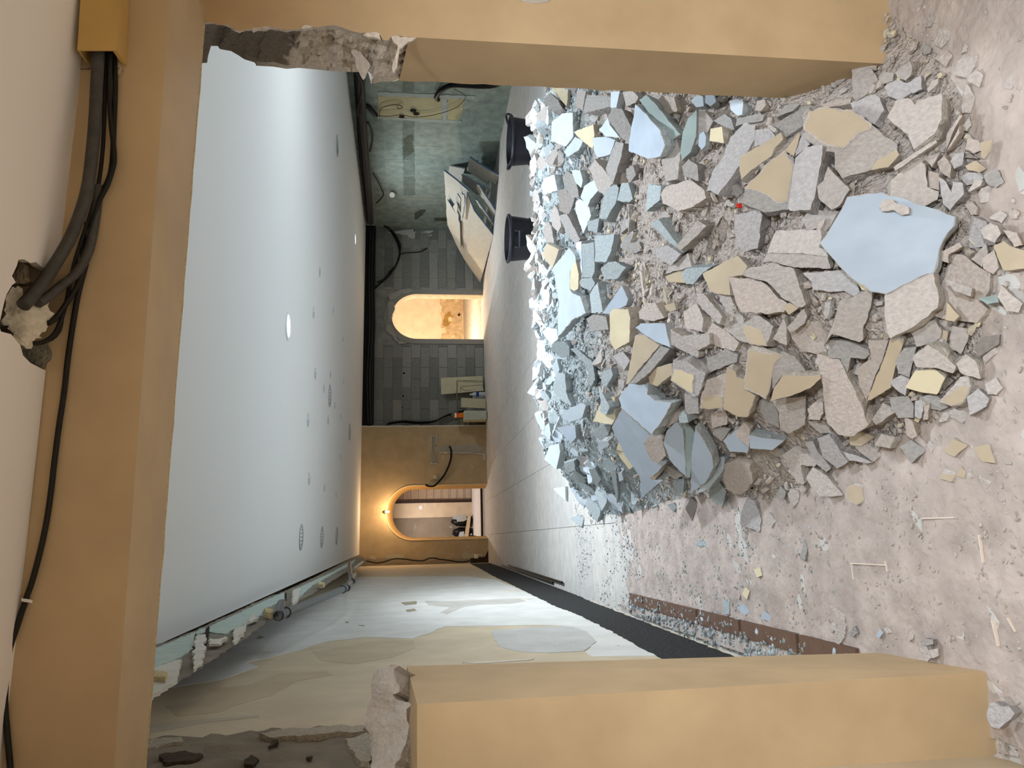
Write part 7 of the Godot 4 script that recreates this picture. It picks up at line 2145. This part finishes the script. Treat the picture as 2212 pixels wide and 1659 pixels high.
func crumbs():
	var sets := {"raw": [], "pink": [], "white": [], "ice": [], "bgrey": [], "teal": [], "cream": []}
	# over the heap: chips between the big pieces
	for i in 15000:
		var x := rng.randf_range(0.0, 4.2)
		var z := -1.6 - pow(rng.randf(), 1.15) * 5.4
		var h := heap_at(x, z)
		if h < 0.012:
			continue
		if z < -5.0 and rng.randf() < 0.6:
			continue
		var s := 0.006 + 0.020 * pow(rng.randf(), 2.2) + 0.004 * smoothstep(-3.0, -6.0, z)
		var far_side := smoothstep(-3.5, -4.8, z + 0.6 * (1.0 - smoothstep(0.3, 1.2, x))) > rng.randf()
		var k: String = (["ice", "bgrey", "bgrey", "teal"] if far_side else ["raw", "pink", "white", "cream", "pink"])[rng.randi() % (4 if far_side else 5)]
		sets[k].append(place(x, z, h + s * 0.1, s, 1.4))
	# over the floor to the left and in front, thinning out
	for i in 60000:
		var x := rng.randf_range(-0.56, 1.6)
		var z := -0.95 - 6.3 * pow(rng.randf(), 1.3)
		if heap_at(x, z) > 0.012:
			continue
		if x > 1.42 and z < -1.95:
			continue
		if x < -0.37 and z > -2.46 and z < -1.94:
			continue
		var dense := noise.get_noise_2d(x * 1.7 + 5.0, z * 1.7) * 0.9 + 0.34
		dense += 0.55 * smoothstep(0.22, 0.05, absf(x + 0.46)) * smoothstep(-5.6, -4.6, z) * smoothstep(-1.9, -2.4, z)
		dense += 0.4 * smoothstep(0.35, 0.0, absf(x - 0.02)) * smoothstep(-5.5, -2.5, z)
		dense += 0.5 * smoothstep(-3.0, -3.9, z) * smoothstep(-5.9, -5.0, z)
		dense += 0.35 * smoothstep(0.16, 0.0, absf(z + 1.86)) 
		if rng.randf() > dense:
			continue
		var s := 0.0016 + 0.009 * pow(rng.randf(), 4.5)
		var far_side := smoothstep(-2.5, -3.6, z) > rng.randf()
		var k: String = (["bgrey", "teal", "teal", "bgrey", "ice"] if far_side else ["raw", "pink", "white", "pink", "raw"])[rng.randi() % 5]
		sets[k].append(place(x, z, 0.001 + s * 0.2, s, 0.5))
	# a bank of crumbs along the dark base of the left wall
	for i in 1500:
		var z := -2.45 - 3.0 * rng.randf()
		var x := left_x(z) + 0.02 + 0.14 * rng.randf()
		var s := 0.004 + 0.018 * pow(rng.randf(), 2.6)
		sets[["bgrey", "bgrey", "ice", "teal"][rng.randi() % 4]].append(place(x, z, 0.004 + s * 0.3 + 0.008 * rng.randf(), s, 1.2))
	var say := {"raw": "grey-white plaster crumbs strewn over the heap and floor", "pink": "buff plaster crumbs strewn over the heap and floor", "white": "bright white plaster crumbs around the front of the heap", "ice": "white crumbs over the far side of the heap", "bgrey": "blue-grey crumbs over the far side of the heap and the floor", "teal": "teal-grey crumbs along the left of the floor and the far side", "cream": "cream crumbs among the chips of the heap"}
	var n := 11
	for k in sets:
		scatter("plaster_crumbs", say[k], k, n, 0.38, sets[k])
		n += 7

func small_things():
	# scraps that are not plaster
	var p := heap_hit(1617, 451)
	var mb := MB.new()
	mb.hexa([p + Vector3(0.0, 0.03, 0.0), p + Vector3(0.016, 0.03, 0.004), p + Vector3(0.014, 0.03, 0.016), p + Vector3(-0.003, 0.03, 0.012),
		p + Vector3(0.002, 0.044, 0.001), p + Vector3(0.014, 0.05, 0.004), p + Vector3(0.012, 0.046, 0.014), p + Vector3(0.0, 0.04, 0.01)], lin(196, 52, 40))
	tag(obj("plastic_scrap", mb, M.dull), "tiny red plastic scrap beside the squared light grey block", "scrap")
	# pale grout showing through the dust in front
	var fl: Node = get_node("floor")
	for g in [[1836, 1217, 1912, 1221], [1838, 1219, 1843, 1252], [1911, 1212, 1915, 1235], [2113, 1155, 2122, 1216], [2141, 1340, 2155, 1396], [2175, 1335, 2192, 1365], [1990, 1120, 2060, 1118]]:
		var a := on_y(g[0], g[1], 0.009)
		var b := on_y(g[2], g[3], 0.009)
		var w := (b - a).normalized().cross(Vector3.UP) * 0.0018
		mb = MB.new()
		mb.hexa([a - w - Vector3(0, 0.01, 0), b - w - Vector3(0, 0.01, 0), b + w - Vector3(0, 0.01, 0), a + w - Vector3(0, 0.01, 0), a - w, b - w, b + w, a + w], lin(222, 208, 196))
		obj("grout_line", mb, M.dull, fl)
	# a filled patch high on the ochre wall
	mb = MB.new()
	slab(mb, outline("P", [1120, -22, 1190, -20, 1186, 3, 1160, 7, 1128, 4], Vector3(0, 0, -1.967), Vector3(0, 0, 1)), Vector3(0, 0, 1), 0.004, lin(196, 184, 172), lin(196, 184, 172), 0.0, 0.002, 0.01)
	obj("filler_patch", mb, M.paint, get_node("wall_front_right"))
